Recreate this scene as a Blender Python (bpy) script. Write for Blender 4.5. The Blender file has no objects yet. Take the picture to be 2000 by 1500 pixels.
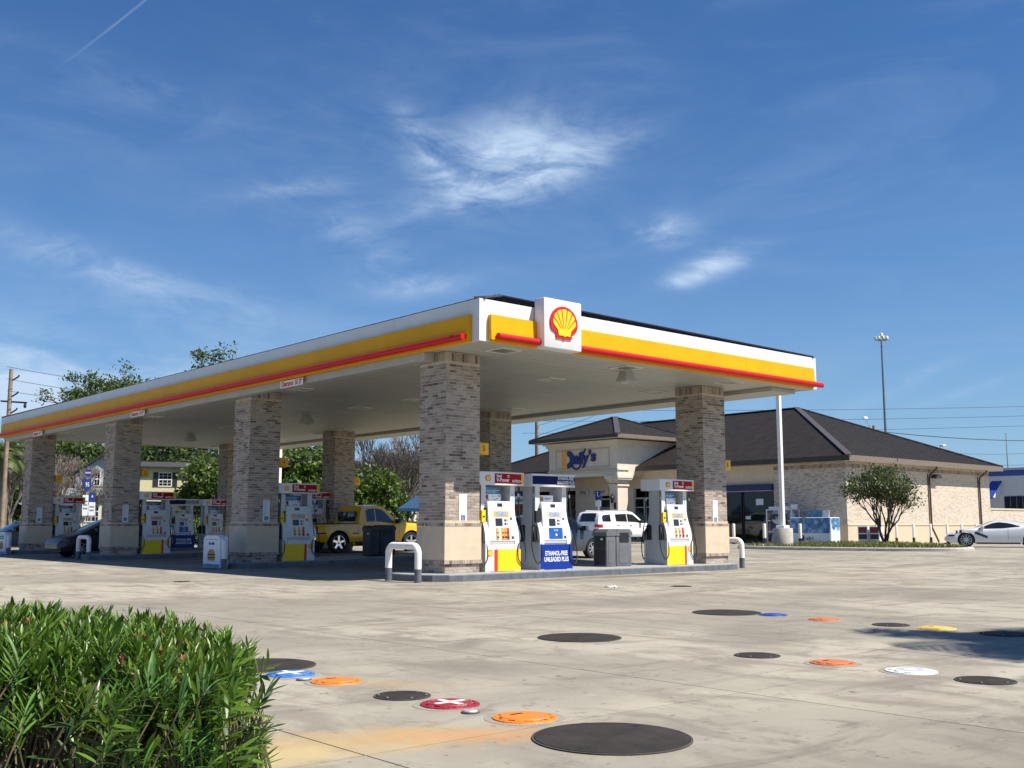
import bpy, bmesh, math, random
from mathutils import Vector, Matrix, noise
R = math.radians
rnd = random.Random(7)
S = bpy.context.scene
COL = S.collection

# ------------------------------------------------------------------ camera
CAMLOC = Vector((-14.116, -17.236, 1.200)); YAW = R(48.893); PITCH = R(7.572)
cam = bpy.data.cameras.new('camera'); cam_o = bpy.data.objects.new('camera', cam); COL.objects.link(cam_o)
cam.sensor_fit = 'HORIZONTAL'; cam.sensor_width = 36.0; cam.lens = 36.0*2077.4/2000.0
cam.clip_start = 0.05; cam.clip_end = 3000
cam_o.location = CAMLOC; cam_o.rotation_euler = (math.pi/2+PITCH, 0, YAW-math.pi/2)
S.camera = cam_o

# ------------------------------------------------------------------ light
SUNV = Vector((0.31, -0.615, 1.0)).normalized()
W = bpy.data.worlds.new('World'); S.world = W; W.use_nodes = True
SUN_EL = math.asin(SUNV.z); SUN_AZ = math.atan2(SUNV.x, SUNV.y)
sun = bpy.data.lights.new('sun', 'SUN'); sun.energy = 5.0; sun.angle = R(0.53); sun.color = (1.0, .93, .82)
sun_o = bpy.data.objects.new('sun', sun); COL.objects.link(sun_o)
sun_o.rotation_euler = SUNV.to_track_quat('Z', 'Y').to_euler(); sun_o.location = (0, 0, 40)
S.view_settings.view_transform = 'Standard'; S.view_settings.look = 'None'
S.view_settings.exposure = 0.65; S.view_settings.gamma = 1.0; S.view_settings.use_curve_mapping = False
S.cycles.max_bounces = 7; S.cycles.diffuse_bounces = 4; S.cycles.transparent_max_bounces = 8

def ray_dir(px, py):
    d = Vector((math.cos(PITCH)*math.cos(YAW), math.cos(PITCH)*math.sin(YAW), math.sin(PITCH)))
    r = Vector((math.sin(YAW), -math.cos(YAW), 0)); u = r.cross(d)
    return (d*2077.4+r*(px-1000)-u*(py-750)).normalized()

def build_world():
    nt = W.node_tree; N = nt.nodes; L = nt.links; N.clear()
    def n(t, **k):
        o = N.new(t)
        for a, b in k.items(): setattr(o, a, b)
        return o
    out = n('ShaderNodeOutputWorld'); bg = n('ShaderNodeBackground'); bg.inputs['Strength'].default_value = 0.058
    sky = n('ShaderNodeTexSky', sky_type='NISHITA', sun_disc=False)
    sky.sun_elevation = SUN_EL; sky.sun_rotation = SUN_AZ; sky.altitude = 0
    sky.air_density = 1.0; sky.dust_density = 0.35; sky.ozone_density = 2.2
    tc = n('ShaderNodeTexCoord'); sep = n('ShaderNodeSeparateXYZ'); L.new(tc.outputs['Generated'], sep.inputs[0])
    def m(op, a, b=None, c=None):
        o = n('ShaderNodeMath', operation=op)
        for i, v in enumerate((a, b, c)):
            if v is None: continue
            if isinstance(v, (int, float)): o.inputs[i].default_value = v
            else: L.new(v, o.inputs[i])
        return o.outputs[0]
    az = m('ARCTAN2', sep.outputs['Y'], sep.outputs['X']); el = m('ARCSINE', sep.outputs['Z'])
    comb = n('ShaderNodeCombineXYZ'); L.new(az, comb.inputs[0]); L.new(el, comb.inputs[1])
    # wispy texture: warped, stretched fractal noise in (azimuth, elevation)
    def fbm(scale, rot, sx, sy, det, rough, dist, off):
        mp = n('ShaderNodeMapping'); mp.inputs['Rotation'].default_value = (0, 0, R(rot))
        mp.inputs['Scale'].default_value = (sx, sy, 1); mp.inputs['Location'].default_value = (off, off*.7, off)
        L.new(comb.outputs[0], mp.inputs[0])
        t = n('ShaderNodeTexNoise'); t.inputs['Scale'].default_value = scale; t.inputs['Detail'].default_value = det
        t.inputs['Roughness'].default_value = rough; t.inputs['Distortion'].default_value = dist
        L.new(mp.outputs[0], t.inputs['Vector']); return t.outputs['Fac']
    f1 = fbm(8, 25, 1.0, 2.4, 9, .58, 1.0, 3.1)
    f2 = fbm(24, -18, 1, 2.2, 9, .6, 1.0, 7.7)
    f3 = fbm(4, 8, 1, 3.5, 8, .6, .8, 1.3)
    def ramp(v, a, b):
        o = n('ShaderNodeMapRange', interpolation_type='SMOOTHSTEP'); o.inputs[1].default_value = a; o.inputs[2].default_value = b
        L.new(v, o.inputs[0]); return o.outputs[0]
    # cloud groups: px, py, half-size along / across (radians), tilt in the picture (deg), density
    groups = [(1020, 295, .062, .030, 8, .95), (835, 295, .038, .014, -48, .95), (1080, 335, .070, .013, 20, .75), (930, 385, .060, .013, 15, .60), (960, 330, .05, .03, 0, .35),
              (1288, 452, .027, .013, 0, 1.15), (1400, 515, .034, .010, 16, 1.1), (1350, 545, .022, .006, 8, .7), (570, 372, .045, .008, 8, .42),
              (720, 480, .060, .024, -22, .38), (800, 558, .045, .010, 4, .55), (180, 515, .11, .012, -14, .42), (330, 560, .10, .016, -10, .34),
              (270, 170, .06, .012, -16, .20), (1780, 745, .075, .006, 24, .36), (1900, 760, .05, .004, 16, .2), (80, 715, .16, .030, -6, .85), (420, 640, .12, .016, -8, .25), (700, 300, .25, .09, 10, .10)]
    total = None
    for px, py, sa, sb, tilt, dens in groups:
        d = ray_dir(px, py); a0 = math.atan2(d.y, d.x); e0 = math.asin(d.z)
        du = m('SUBTRACT', az, a0); dv = m('SUBTRACT', el, e0)
        c, s_ = math.cos(R(180-tilt)), math.sin(R(180-tilt))
        u = m('DIVIDE', m('ADD', m('MULTIPLY', du, c), m('MULTIPLY', dv, s_)), sa)
        v = m('DIVIDE', m('ADD', m('MULTIPLY', du, -s_), m('MULTIPLY', dv, c)), sb)
        g = m('EXPONENT', m('MULTIPLY', m('ADD', m('MULTIPLY', u, u), m('MULTIPLY', v, v)), -0.9))
        g = m('MULTIPLY', g, dens)
        total = g if total is None else m('ADD', total, g)
    mix = m('ADD', m('MULTIPLY', f1, .68), m('MULTIPLY', f2, .32))
    tex = ramp(mix, .33, .70)
    cl = m('MULTIPLY', total, tex)
    # faint veil of high cloud all over the sky
    veil = m('MULTIPLY', ramp(f3, .42, .8), .11)
    # contrail: a thin streak at the upper left
    d1 = ray_dir(290, -5); d2 = ray_dir(110, 135)
    a1, e1, a2, e2 = math.atan2(d1.y, d1.x), math.asin(d1.z), math.atan2(d2.y, d2.x), math.asin(d2.z)
    ln = math.hypot(a2-a1, e2-e1); ux, uy = (a2-a1)/ln, (e2-e1)/ln
    du = m('SUBTRACT', az, a1); dv = m('SUBTRACT', el, e1)
    along = m('ADD', m('MULTIPLY', du, ux), m('MULTIPLY', dv, uy)); across = m('ADD', m('MULTIPLY', du, -uy), m('MULTIPLY', dv, ux))
    tr = m('EXPONENT', m('MULTIPLY', m('POWER', m('DIVIDE', m('ABSOLUTE', across), .0010), 2.0), -1.0))
    tr = m('MULTIPLY', m('MULTIPLY', tr, ramp(along, -.25, -.05)), m('MULTIPLY', ramp(m('MULTIPLY', along, -1), -ln*1.1, -ln*.3), .17))
    # low cumulus at the left horizon
    d = ray_dir(45, 778); a0 = math.atan2(d.y, d.x); e0 = math.asin(d.z)
    du = m('DIVIDE', m('SUBTRACT', az, a0), .036); dv = m('DIVIDE', m('SUBTRACT', el, e0), .021)
    rr = m('ADD', m('ADD', m('MULTIPLY', du, du), m('MULTIPLY', dv, dv)), m('MULTIPLY', m('SUBTRACT', f2, .5), 2.2))
    cum = m('MULTIPLY', m('SUBTRACT', 1.0, ramp(rr, .5, 1.5)), .95)
    hz = m('MULTIPLY', m('EXPONENT', m('MULTIPLY', m('MAXIMUM', el, 0.0), -6.5)), .80)
    dens = m('MINIMUM', m('ADD', m('ADD', m('ADD', cl, veil), tr), cum), 1.0)
    hsv = n('ShaderNodeHueSaturation'); hsv.inputs['Hue'].default_value = .502; hsv.inputs['Saturation'].default_value = 1.13; hsv.inputs['Value'].default_value = 1.0
    L.new(sky.outputs[0], hsv.inputs['Color'])
    tint = n('ShaderNodeMix', data_type='RGBA', blend_type='MULTIPLY'); tint.inputs['Factor'].default_value = 1.0
    L.new(hsv.outputs[0], tint.inputs[6]); tint.inputs[7].default_value = (.53, .90, 1.23, 1)
    hm = n('ShaderNodeMix', data_type='RGBA'); L.new(hz, hm.inputs['Factor']); L.new(tint.outputs[2], hm.inputs[6]); hm.inputs[7].default_value = (4.3, 6.2, 8.8, 1)
    mx = n('ShaderNodeMix', data_type='RGBA'); L.new(dens, mx.inputs['Factor'])
    L.new(hm.outputs[2], mx.inputs[6]); mx.inputs[7].default_value = (6.2, 7.9, 10.2, 1)
    L.new(mx.outputs[2], bg.inputs['Color']); L.new(bg.outputs[0], out.inputs[0])
build_world()

# ------------------------------------------------------------------ materials
MATS = {}
def mat(name, col, rough=.6, metal=0., var=.08, scale=6., bump=0., bscale=60., spec=.5, coat=0., emit=None, trans=0., world=False, col2=None, cmin=.35, cmax=.65, island=0., objrand=0., rvar=.0):
    if name in MATS: return MATS[name]
    m_ = bpy.data.materials.new(name); m_.use_nodes = True; nt = m_.node_tree; N = nt.nodes; L = nt.links
    b = N['Principled BSDF']; b.inputs['Roughness'].default_value = rough; b.inputs['Metallic'].default_value = metal
    b.inputs['Specular IOR Level'].default_value = spec
    if coat: b.inputs['Coat Weight'].default_value = coat; b.inputs['Coat Roughness'].default_value = .05
    if trans: b.inputs['Transmission Weight'].default_value = trans
    if emit: b.inputs['Emission Color'].default_value = (*emit[0], 1); b.inputs['Emission Strength'].default_value = emit[1]
    if world:
        g = N.new('ShaderNodeNewGeometry'); vec = g.outputs['Position']
    else:
        g = N.new('ShaderNodeTexCoord'); vec = g.outputs['Object']
    t = N.new('ShaderNodeTexNoise'); t.inputs['Scale'].default_value = scale; t.inputs['Detail'].default_value = 6; t.inputs['Roughness'].default_value = .6
    L.new(vec, t.inputs['Vector'])
    cr = N.new('ShaderNodeValToRGB'); L.new(t.outputs['Fac'], cr.inputs[0])
    c2 = col2 if col2 else tuple(min(1, c*(1+var)) for c in col)
    c1 = col if col2 else tuple(c*(1-var) for c in col)
    cr.color_ramp.elements[0].color = (*c1, 1); cr.color_ramp.elements[1].color = (*c2, 1)
    cr.color_ramp.elements[0].position = cmin; cr.color_ramp.elements[1].position = cmax
    last = cr.outputs[0]
    for amt, typ in ((island, 'I'), (objrand, 'O')):
        if not amt: continue
        if typ == 'I': q = N.new('ShaderNodeNewGeometry').outputs['Random Per Island']
        else: q = N.new('ShaderNodeObjectInfo').outputs['Random']
        mr = N.new('ShaderNodeMapRange'); mr.inputs[3].default_value = 1-amt; mr.inputs[4].default_value = 1+amt; L.new(q, mr.inputs[0])
        h = N.new('ShaderNodeHueSaturation'); L.new(mr.outputs[0], h.inputs['Value']); L.new(last, h.inputs['Color']); last = h.outputs[0]
    L.new(last, b.inputs['Base Color'])
    if rvar:
        mr = N.new('ShaderNodeMapRange'); mr.inputs[3].default_value = rough-rvar; mr.inputs[4].default_value = rough+rvar; L.new(t.outputs['Fac'], mr.inputs[0]); L.new(mr.outputs[0], b.inputs['Roughness'])
    if bump:
        t2 = N.new('ShaderNodeTexNoise'); t2.inputs['Scale'].default_value = bscale; t2.inputs['Detail'].default_value = 4; L.new(vec, t2.inputs['Vector'])
        bp = N.new('ShaderNodeBump'); bp.inputs['Strength'].default_value = bump; bp.inputs['Distance'].default_value = .01
        L.new(t2.outputs['Fac'], bp.inputs['Height']); L.new(bp.outputs[0], b.inputs['Normal'])
    MATS[name] = m_; return m_

WHITE = mat('white_panel', (.72, .72, .72), .4, var=.05, scale=1.6, rvar=.06, spec=.35)
SOFFIT = mat('soffit_panel', (.43, .43, .40), .5, var=.05, scale=1.5, objrand=.03)
YEL = mat('yellow_fascia', (.82, .385, .002), .5, var=.05, scale=1.4, spec=.2)
RED = mat('red_tube', (.58, .008, .014), .4, var=.06, scale=3, spec=.3)
ROOF = mat('dark_roof_metal', (.023, .0185, .0145), .6, spec=.22, metal=.0, var=.22, scale=2.0, rvar=.08)
ROOFT = mat('roof_trim', (.075, .065, .058), .45, var=.1)
ROOFB = mat('brown_trim', (.055, .038, .030), .5, var=.15)
MORTAR = mat('mortar', (.52, .46, .39), .9, var=.12, scale=5, bump=.3, bscale=90)
STONE = mat('cast_stone', (.60, .49, .36), .85, var=.06, scale=3, bump=.25, bscale=120)
STUCCO = mat('cream_stucco', (.62, .52, .39), .85, var=.06, scale=2.2, bump=.3, bscale=80)
STUCCO2 = mat('pale_stucco', (.66, .59, .48), .8, var=.05, scale=2.2, bump=.2, bscale=80)
STUCT = mat('tan_trim', (.50, .43, .33), .8, var=.05)
ISLC = mat('island_concrete', (.30, .31, .31), .8, var=.15, scale=4, bump=.3, bscale=70, world=True)
GREYP = mat('grey_kerb_paint', (.115, .13, .15), .55, var=.2, scale=5)
WPAINT = mat('white_pipe_paint', (.80, .79, .76), .45, var=.06, scale=9, bump=.15, bscale=40)
CREAMP = mat('cream_pipe_paint', (.78, .74, .58), .5, var=.05, scale=9)
NAVY = mat('navy_paint', (.012, .02, .085), .4, var=.1)
BLUE = mat('pump_blue', (.006, .034, .27), .5, var=.06, spec=.25)
BLUED = mat('valance_blue', (.005, .012, .085), .5, var=.06, spec=.15)
PUMPW = mat('pump_white', (.70, .71, .72), .35, var=.04, scale=8)
PUMPG = mat('pump_side_grey', (.46, .47, .48), .45, var=.06, scale=5)
PYEL = mat('pump_yellow', (.90, .62, .01), .4, var=.04)
PRED = mat('pump_red', (.42, .004, .008), .5, var=.05, spec=.15)
PRED2 = mat('pump_stripe_red', (.70, .035, .01), .4, var=.05)
ORNG = mat('grade_button_orange', (.85, .42, .06), .45)
BLACK = mat('black_rubber', (.012, .012, .013), .55, var=.2)
DGREY = mat('dark_display', (.03, .033, .04), .2, var=.1)
STEEL = mat('bright_metal', (.6, .6, .6), .3, metal=1.0, var=.05)
GALV = mat('galvanised_metal', (.42, .44, .46), .45, metal=.3, var=.1)
PAPER = mat('paper_white', (.72, .76, .80), .6, var=.03)
INKG = mat('grey_ink', (.35, .40, .45), .7)
INKB = mat('blue_ink', (.01, .03, .22), .6)
INKW = mat('white_ink', (.8, .8, .8), .5, var=.01)
INKR = mat('red_ink', (.55, .02, .03), .6)
BINM = mat('bin_grey_plastic', (.13, .135, .15), .5, var=.1, scale=7)
BIND = mat('bin_dark_panel', (.022, .024, .022), .5, var=.15)
BINN = mat('bin_navy_plastic', (.016, .02, .034), .5, var=.15)
GLASSD = mat('dark_window_glass', (.008, .011, .012), .05, var=.2, spec=.45)
CARGL = mat('car_glass', (.012, .015, .018), .05, var=.1, spec=.8)
TYRE = mat('tyre_rubber', (.014, .014, .015), .8, var=.2)
CONCP = mat('footing_concrete', (.46, .43, .37), .9, var=.12, scale=4, bump=.4, bscale=50)
BARK = mat('bark', (.10, .078, .058), .9, var=.3, scale=5, bump=.5, bscale=20)
BARKL = mat('pale_bark', (.185, .155, .13), .9, var=.25, scale=5)
SHELLY = mat('emblem_yellow', (.92, .60, .015), .4, var=.02)
SHELLR = mat('emblem_red', (.66, .01, .015), .4, var=.03)
WIRE = mat('wire_black', (.03, .035, .045), .6)
WOODP = mat('utility_pole_wood', (.27, .20, .15), .9, var=.25, scale=3)
STEELPL = mat('steel_plate', (.022, .020, .019), .8, spec=.2, col2=(.048, .040, .034), scale=4, bump=.5, bscale=160, cmin=.3, cmax=.7)

def brickmat(name, src):
    """bricks: mostly buff grey, some brown, a few nearly black; picked per brick"""
    if name in MATS: return MATS[name]
    m_ = bpy.data.materials.new(name); m_.use_nodes = True; nt = m_.node_tree; N = nt.nodes; L = nt.links
    b = N['Principled BSDF']; b.inputs['Roughness'].default_value = .9; b.inputs['Specular IOR Level'].default_value = .2
    q = N.new('ShaderNodeNewGeometry').outputs['Random Per Island'] if src == 'I' else N.new('ShaderNodeObjectInfo').outputs['Random']
    g = N.new('ShaderNodeNewGeometry')
    tl = N.new('ShaderNodeTexNoise'); tl.inputs['Scale'].default_value = 1.1; tl.inputs['Detail'].default_value = 2; L.new(g.outputs['Position'], tl.inputs['Vector'])
    ad = N.new('ShaderNodeMath'); ad.operation = 'MULTIPLY_ADD'; L.new(tl.outputs['Fac'], ad.inputs[0]); ad.inputs[1].default_value = .5; ad.inputs[2].default_value = -.22
    s2 = N.new('ShaderNodeMath'); s2.operation = 'ADD'; L.new(q, s2.inputs[0]); L.new(ad.outputs[0], s2.inputs[1])
    cr = N.new('ShaderNodeValToRGB'); L.new(s2.outputs[0], cr.inputs[0]); cr.color_ramp.interpolation = 'LINEAR'
    e = cr.color_ramp.elements; e[0].position = 0.0; e[0].color = (.15, .115, .095, 1); e[1].position = 1.0; e[1].color = (.48, .405, .34, 1)
    for p, c in ((.07, (.19, .147, .122)), (.16, (.26, .208, .172)), (.30, (.33, .272, .225)), (.52, (.385, .32, .265)), (.75, (.43, .36, .30))):
        x = e.new(p); x.color = (*c, 1)
    t = N.new('ShaderNodeTexNoise'); t.inputs['Scale'].default_value = 38; t.inputs['Detail'].default_value = 5; L.new(g.outputs['Position'], t.inputs['Vector'])
    mx = N.new('ShaderNodeMix'); mx.data_type = 'RGBA'; mx.blend_type = 'MULTIPLY'; mx.inputs['Factor'].default_value = .55
    mr = N.new('ShaderNodeMapRange'); mr.inputs[1].default_value = .3; mr.inputs[2].default_value = .7; mr.inputs[3].default_value = .65; mr.inputs[4].default_value = 1.25
    L.new(t.outputs['Fac'], mr.inputs[0]); L.new(mr.outputs[0], mx.inputs[7]); L.new(cr.outputs[0], mx.inputs[6]); L.new(mx.outputs[2], b.inputs['Base Color'])
    bp = N.new('ShaderNodeBump'); bp.inputs['Strength'].default_value = .4; bp.inputs['Distance'].default_value = .006; L.new(t.outputs['Fac'], bp.inputs['Height']); L.new(bp.outputs[0], b.inputs['Normal'])
    MATS[name] = m_; return m_
BRICK_I = brickmat('brick_island', 'I'); BRICK_O = brickmat('brick_object', 'O')

def brickwall(name, swap):
    """far store walls: bricks under 8 px wide, so texture carries them"""
    m_ = bpy.data.materials.new(name); m_.use_nodes = True; nt = m_.node_tree; N = nt.nodes; L = nt.links
    b = N['Principled BSDF']; b.inputs['Roughness'].default_value = .9; b.inputs['Specular IOR Level'].default_value = .2
    g = N.new('ShaderNodeNewGeometry'); sp = N.new('ShaderNodeSeparateXYZ'); L.new(g.outputs['Position'], sp.inputs[0])
    cb = N.new('ShaderNodeCombineXYZ'); L.new(sp.outputs['Y' if swap else 'X'], cb.inputs[0]); L.new(sp.outputs['Z'], cb.inputs[1])
    bt = N.new('ShaderNodeTexBrick'); L.new(cb.outputs[0], bt.inputs['Vector']); bt.inputs['Scale'].default_value = 1
    bt.inputs['Brick Width'].default_value = .203; bt.inputs['Row Height'].default_value = .0677; bt.inputs['Mortar Size'].default_value = .006; bt.inputs['Mortar Smooth'].default_value = .2
    bt.inputs['Color1'].default_value = (0, 0, 0, 1); bt.inputs['Color2'].default_value = (1, 1, 1, 1); bt.inputs['Mortar'].default_value = (.7, .7, .7, 1)
    tl = N.new('ShaderNodeTexNoise'); tl.inputs['Scale'].default_value = .9; tl.inputs['Detail'].default_value = 3; L.new(cb.outputs[0], tl.inputs['Vector'])
    tf = N.new('ShaderNodeTexNoise'); tf.inputs['Scale'].default_value = 5; tf.inputs['Detail'].default_value = 5; L.new(cb.outputs[0], tf.inputs['Vector'])
    a = N.new('ShaderNodeMath'); a.operation = 'MULTIPLY_ADD'; L.new(tl.outputs['Fac'], a.inputs[0]); a.inputs[1].default_value = .5; a.inputs[2].default_value = -.10
    a2 = N.new('ShaderNodeMath'); a2.operation = 'MULTIPLY_ADD'; L.new(tf.outputs['Fac'], a2.inputs[0]); a2.inputs[1].default_value = .3; L.new(a.outputs[0], a2.inputs[2])
    s2 = N.new('ShaderNodeMath'); s2.operation = 'ADD'; L.new(bt.outputs['Color'], s2.inputs[0]); L.new(a2.outputs[0], s2.inputs[1])
    cr = N.new('ShaderNodeValToRGB'); L.new(s2.outputs[0], cr.inputs[0]); e = cr.color_ramp.elements
    e[0].position = .05; e[0].color = (.24, .19, .145, 1) if not swap else (.15, .12, .095, 1); e[1].position = 1.0; e[1].color = (.66, .57, .47, 1)  # sun and shade put into the ramp: paler sunlit side, darker front
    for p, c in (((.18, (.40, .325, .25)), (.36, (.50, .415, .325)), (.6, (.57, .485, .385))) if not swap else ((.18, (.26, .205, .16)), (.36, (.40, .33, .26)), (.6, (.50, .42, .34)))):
        x = e.new(p); x.color = (*c, 1)
    L.new(cr.outputs[0], b.inputs['Base Color'])
    bp = N.new('ShaderNodeBump'); bp.inputs['Strength'].default_value = .6; bp.inputs['Distance'].default_value = .01; bp.invert = True
    L.new(bt.outputs['Fac'], bp.inputs['Height']); L.new(bp.outputs[0], b.inputs['Normal'])
    return m_
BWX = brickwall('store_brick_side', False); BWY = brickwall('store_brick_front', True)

def concrete():
    m_ = bpy.data.materials.new('forecourt_concrete'); m_.use_nodes = True; nt = m_.node_tree; N = nt.nodes; L = nt.links
    b = N['Principled BSDF']; b.inputs['Specular IOR Level'].default_value = .25
    g = N.new('ShaderNodeNewGeometry'); pos = g.outputs['Position']
    def noi(scale, det=6, rough=.6, sx=1, sy=1, rot=0, dist=0, off=0):
        mp = N.new('ShaderNodeMapping'); mp.inputs['Scale'].default_value = (sx, sy, 1); mp.inputs['Rotation'].default_value = (0, 0, R(rot)); mp.inputs['Location'].default_value = (off, off, 0)
        L.new(pos, mp.inputs[0]); t = N.new('ShaderNodeTexNoise'); t.inputs['Scale'].default_value = scale; t.inputs['Detail'].default_value = det; t.inputs['Roughness'].default_value = rough; t.inputs['Distortion'].default_value = dist
        L.new(mp.outputs[0], t.inputs['Vector']); return t.outputs['Fac']
    def mr(v, a, b_, c, d):
        o = N.new('ShaderNodeMapRange'); o.interpolation_type = 'SMOOTHSTEP'
        for i, k in enumerate((a, b_, c, d)): o.inputs[i+1].default_value = k
        L.new(v, o.inputs[0]); return o.outputs[0]
    def mixc(f, a, c, mode='MIX'):
        o = N.new('ShaderNodeMix'); o.data_type = 'RGBA'; o.blend_type = mode
        if isinstance(f, float): o.inputs['Factor'].default_value = f
        else: L.new(f, o.inputs['Factor'])
        for i, k in ((6, a), (7, c)):
            if isinstance(k, tuple): o.inputs[i].default_value = (*k, 1)
            else: L.new(k, o.inputs[i])
        return o.outputs[2]
    def mul(a, c):
        o = N.new('ShaderNodeMath'); o.operation = 'MULTIPLY'
        for i, k in enumerate((a, c)):
            if isinstance(k, float): o.inputs[i].default_value = k
            else: L.new(k, o.inputs[i])
        return o.outputs[0]
    c = mixc(mr(noi(.22, 5, .55, dist=.6), .38, .62, 0, 1), (.25, .232, .19), (.36, .335, .272))
    c = mixc(mr(noi(1.1, 7, .65, 1.8, .8, 30, .8), .44, .66, 0, .85), c, (.205, .186, .152))          # traffic grime, streaked
    c = mixc(mr(noi(.7, 7, .7, .6, 1.9, 12, 1.2, 9), .50, .68, 0, .75), c, (.17, .15, .125))
    c = mixc(mr(noi(3.2, 6, .7, off=4), .56, .70, 0, .75), c, (.155, .14, .115))                        # small spots
    c = mixc(mr(noi(8.5, 4, .6, off=14), .64, .71, 0, .8), c, (.09, .08, .07))
    c = mixc(mr(noi(2.0, 7, .7, off=31), .60, .78, 0, .6), c, (.42, .39, .32))                          # worn pale patches
    tone = N.new('ShaderNodeObjectInfo').outputs['Random']
    tn = N.new('ShaderNodeMapRange'); tn.inputs[3].default_value = .94; tn.inputs[4].default_value = 1.05; L.new(tone, tn.inputs[0])
    hs = N.new('ShaderNodeHueSaturation'); L.new(tn.outputs[0], hs.inputs['Value']); L.new(c, hs.inputs['Color']); c = hs.outputs[0]
    def spot(x, y, rx, ry, ang, ns, off):
        mp = N.new('ShaderNodeMapping'); mp.vector_type = 'TEXTURE'; mp.inputs['Location'].default_value = (x, y, 0); mp.inputs['Rotation'].default_value = (0, 0, R(ang)); mp.inputs['Scale'].default_value = (rx, ry, 1)
        L.new(pos, mp.inputs[0]); sp = N.new('ShaderNodeVectorMath'); sp.operation = 'LENGTH'
        s0 = N.new('ShaderNodeVectorMath'); s0.operation = 'MULTIPLY'; s0.inputs[1].default_value = (1, 1, 0); L.new(mp.outputs[0], s0.inputs[0]); L.new(s0.outputs[0], sp.inputs[0])
        a = N.new('ShaderNodeMath'); a.operation = 'MULTIPLY_ADD'; L.new(noi(ns, 6, .65, off=off), a.inputs[0]); a.inputs[1].default_value = 1.5; L.new(sp.outputs['Value'], a.inputs[2])
        return mr(a.outputs[0], .95, 1.75, 1, 0)
    # rust and fuel stains: orange wash by the near fill covers, dark drips by the kerbs; canopy shade painted in as well
    c = mixc(mul(spot(-10.75, -12.0, .95, .62, -25, 3.2, 3), .62), c, (.44, .31, .14))
    c = mixc(mul(spot(-10.1, -12.3, .75, .35, -35, 4.6, 8), .62), c, (.47, .24, .09))
    c = mixc(mul(spot(-11.3, -12.1, .6, .4, 0, 4.1, 5), .6), c, (.48, .38, .17))
    c = mixc(mul(spot(-9.3, -10.3, .8, .3, -60, 3.1, 11), .4), c, (.38, .27, .14))
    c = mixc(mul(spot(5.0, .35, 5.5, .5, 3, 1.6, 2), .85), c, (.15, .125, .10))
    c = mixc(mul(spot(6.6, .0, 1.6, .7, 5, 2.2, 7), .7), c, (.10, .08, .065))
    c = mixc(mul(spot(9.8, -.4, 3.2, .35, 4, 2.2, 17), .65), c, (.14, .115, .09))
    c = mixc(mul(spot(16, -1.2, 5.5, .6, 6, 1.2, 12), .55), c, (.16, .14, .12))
    c = mixc(mul(spot(5.5, 8.0, 8.5, 4.6, 0, .8, 13), .80), c, (.125, .118, .108))  # canopy shade darkened into the concrete colour, first bays
    c = mixc(mul(spot(5.5, 22.0, 8.5, 14, 0, .8, 14), .80), c, (.125, .118, .108))  # same painted canopy shade over the farther bays
    c = mixc(mul(spot(-7.2, -8.6, .7, .25, 40, 2.7, 21), .7), c, (.17, .155, .13))
    c = mixc(mul(spot(-5.0, -12.6, 1.8, .6, 20, 1.5, 24), .5), c, (.21, .19, .16))
    c = mixc(mul(spot(-4.6, -10.2, 2.2, .8, 35, 1.1, 41), .6), c, (.17, .155, .13))
    c = mixc(mul(spot(-1.0, -5.2, 2.6, .7, 20, 1.1, 43), .5), c, (.17, .155, .13))
    c = mixc(mul(spot(-8.2, -9.9, .5, 1.2, 20, 2.1, 47), .55), c, (.16, .145, .12))
    c = mixc(mul(spot(3.5, -8.0, 3.2, .6, 15, 1.1, 51), .45), c, (.18, .16, .135))
    fine = noi(60, 5, .7); c = mixc(.35, c, mixc(fine, (.72, .72, .72), (1.25, 1.24, 1.22)), 'MULTIPLY')
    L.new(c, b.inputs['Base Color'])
    L.new(mr(noi(1.4, 5), .3, .7, .72, .92), b.inputs['Roughness'])
    bp = N.new('ShaderNodeBump'); bp.inputs['Strength'].default_value = .35; bp.inputs['Distance'].default_value = .006
    L.new(noi(45, 6, .7), bp.inputs['Height']); L.new(bp.outputs[0], b.inputs['Normal'])
    return m_
CONC = concrete()
GRASS = mat('grass_ground', (.05, .085, .02), .9, col2=(.13, .13, .05), scale=.5, world=True, bump=.6, bscale=4)
ASPH = mat('asphalt', (.055, .055, .055), .9, var=.2, scale=.8, world=True)
COLLAR = mat('collar_concrete', (.26, .235, .19), .9, var=.15, scale=9, bump=.4, bscale=60)
JOINT = mat('joint_sealant', (.06, .055, .05), .9, var=.2)

T = Matrix.Translation
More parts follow.
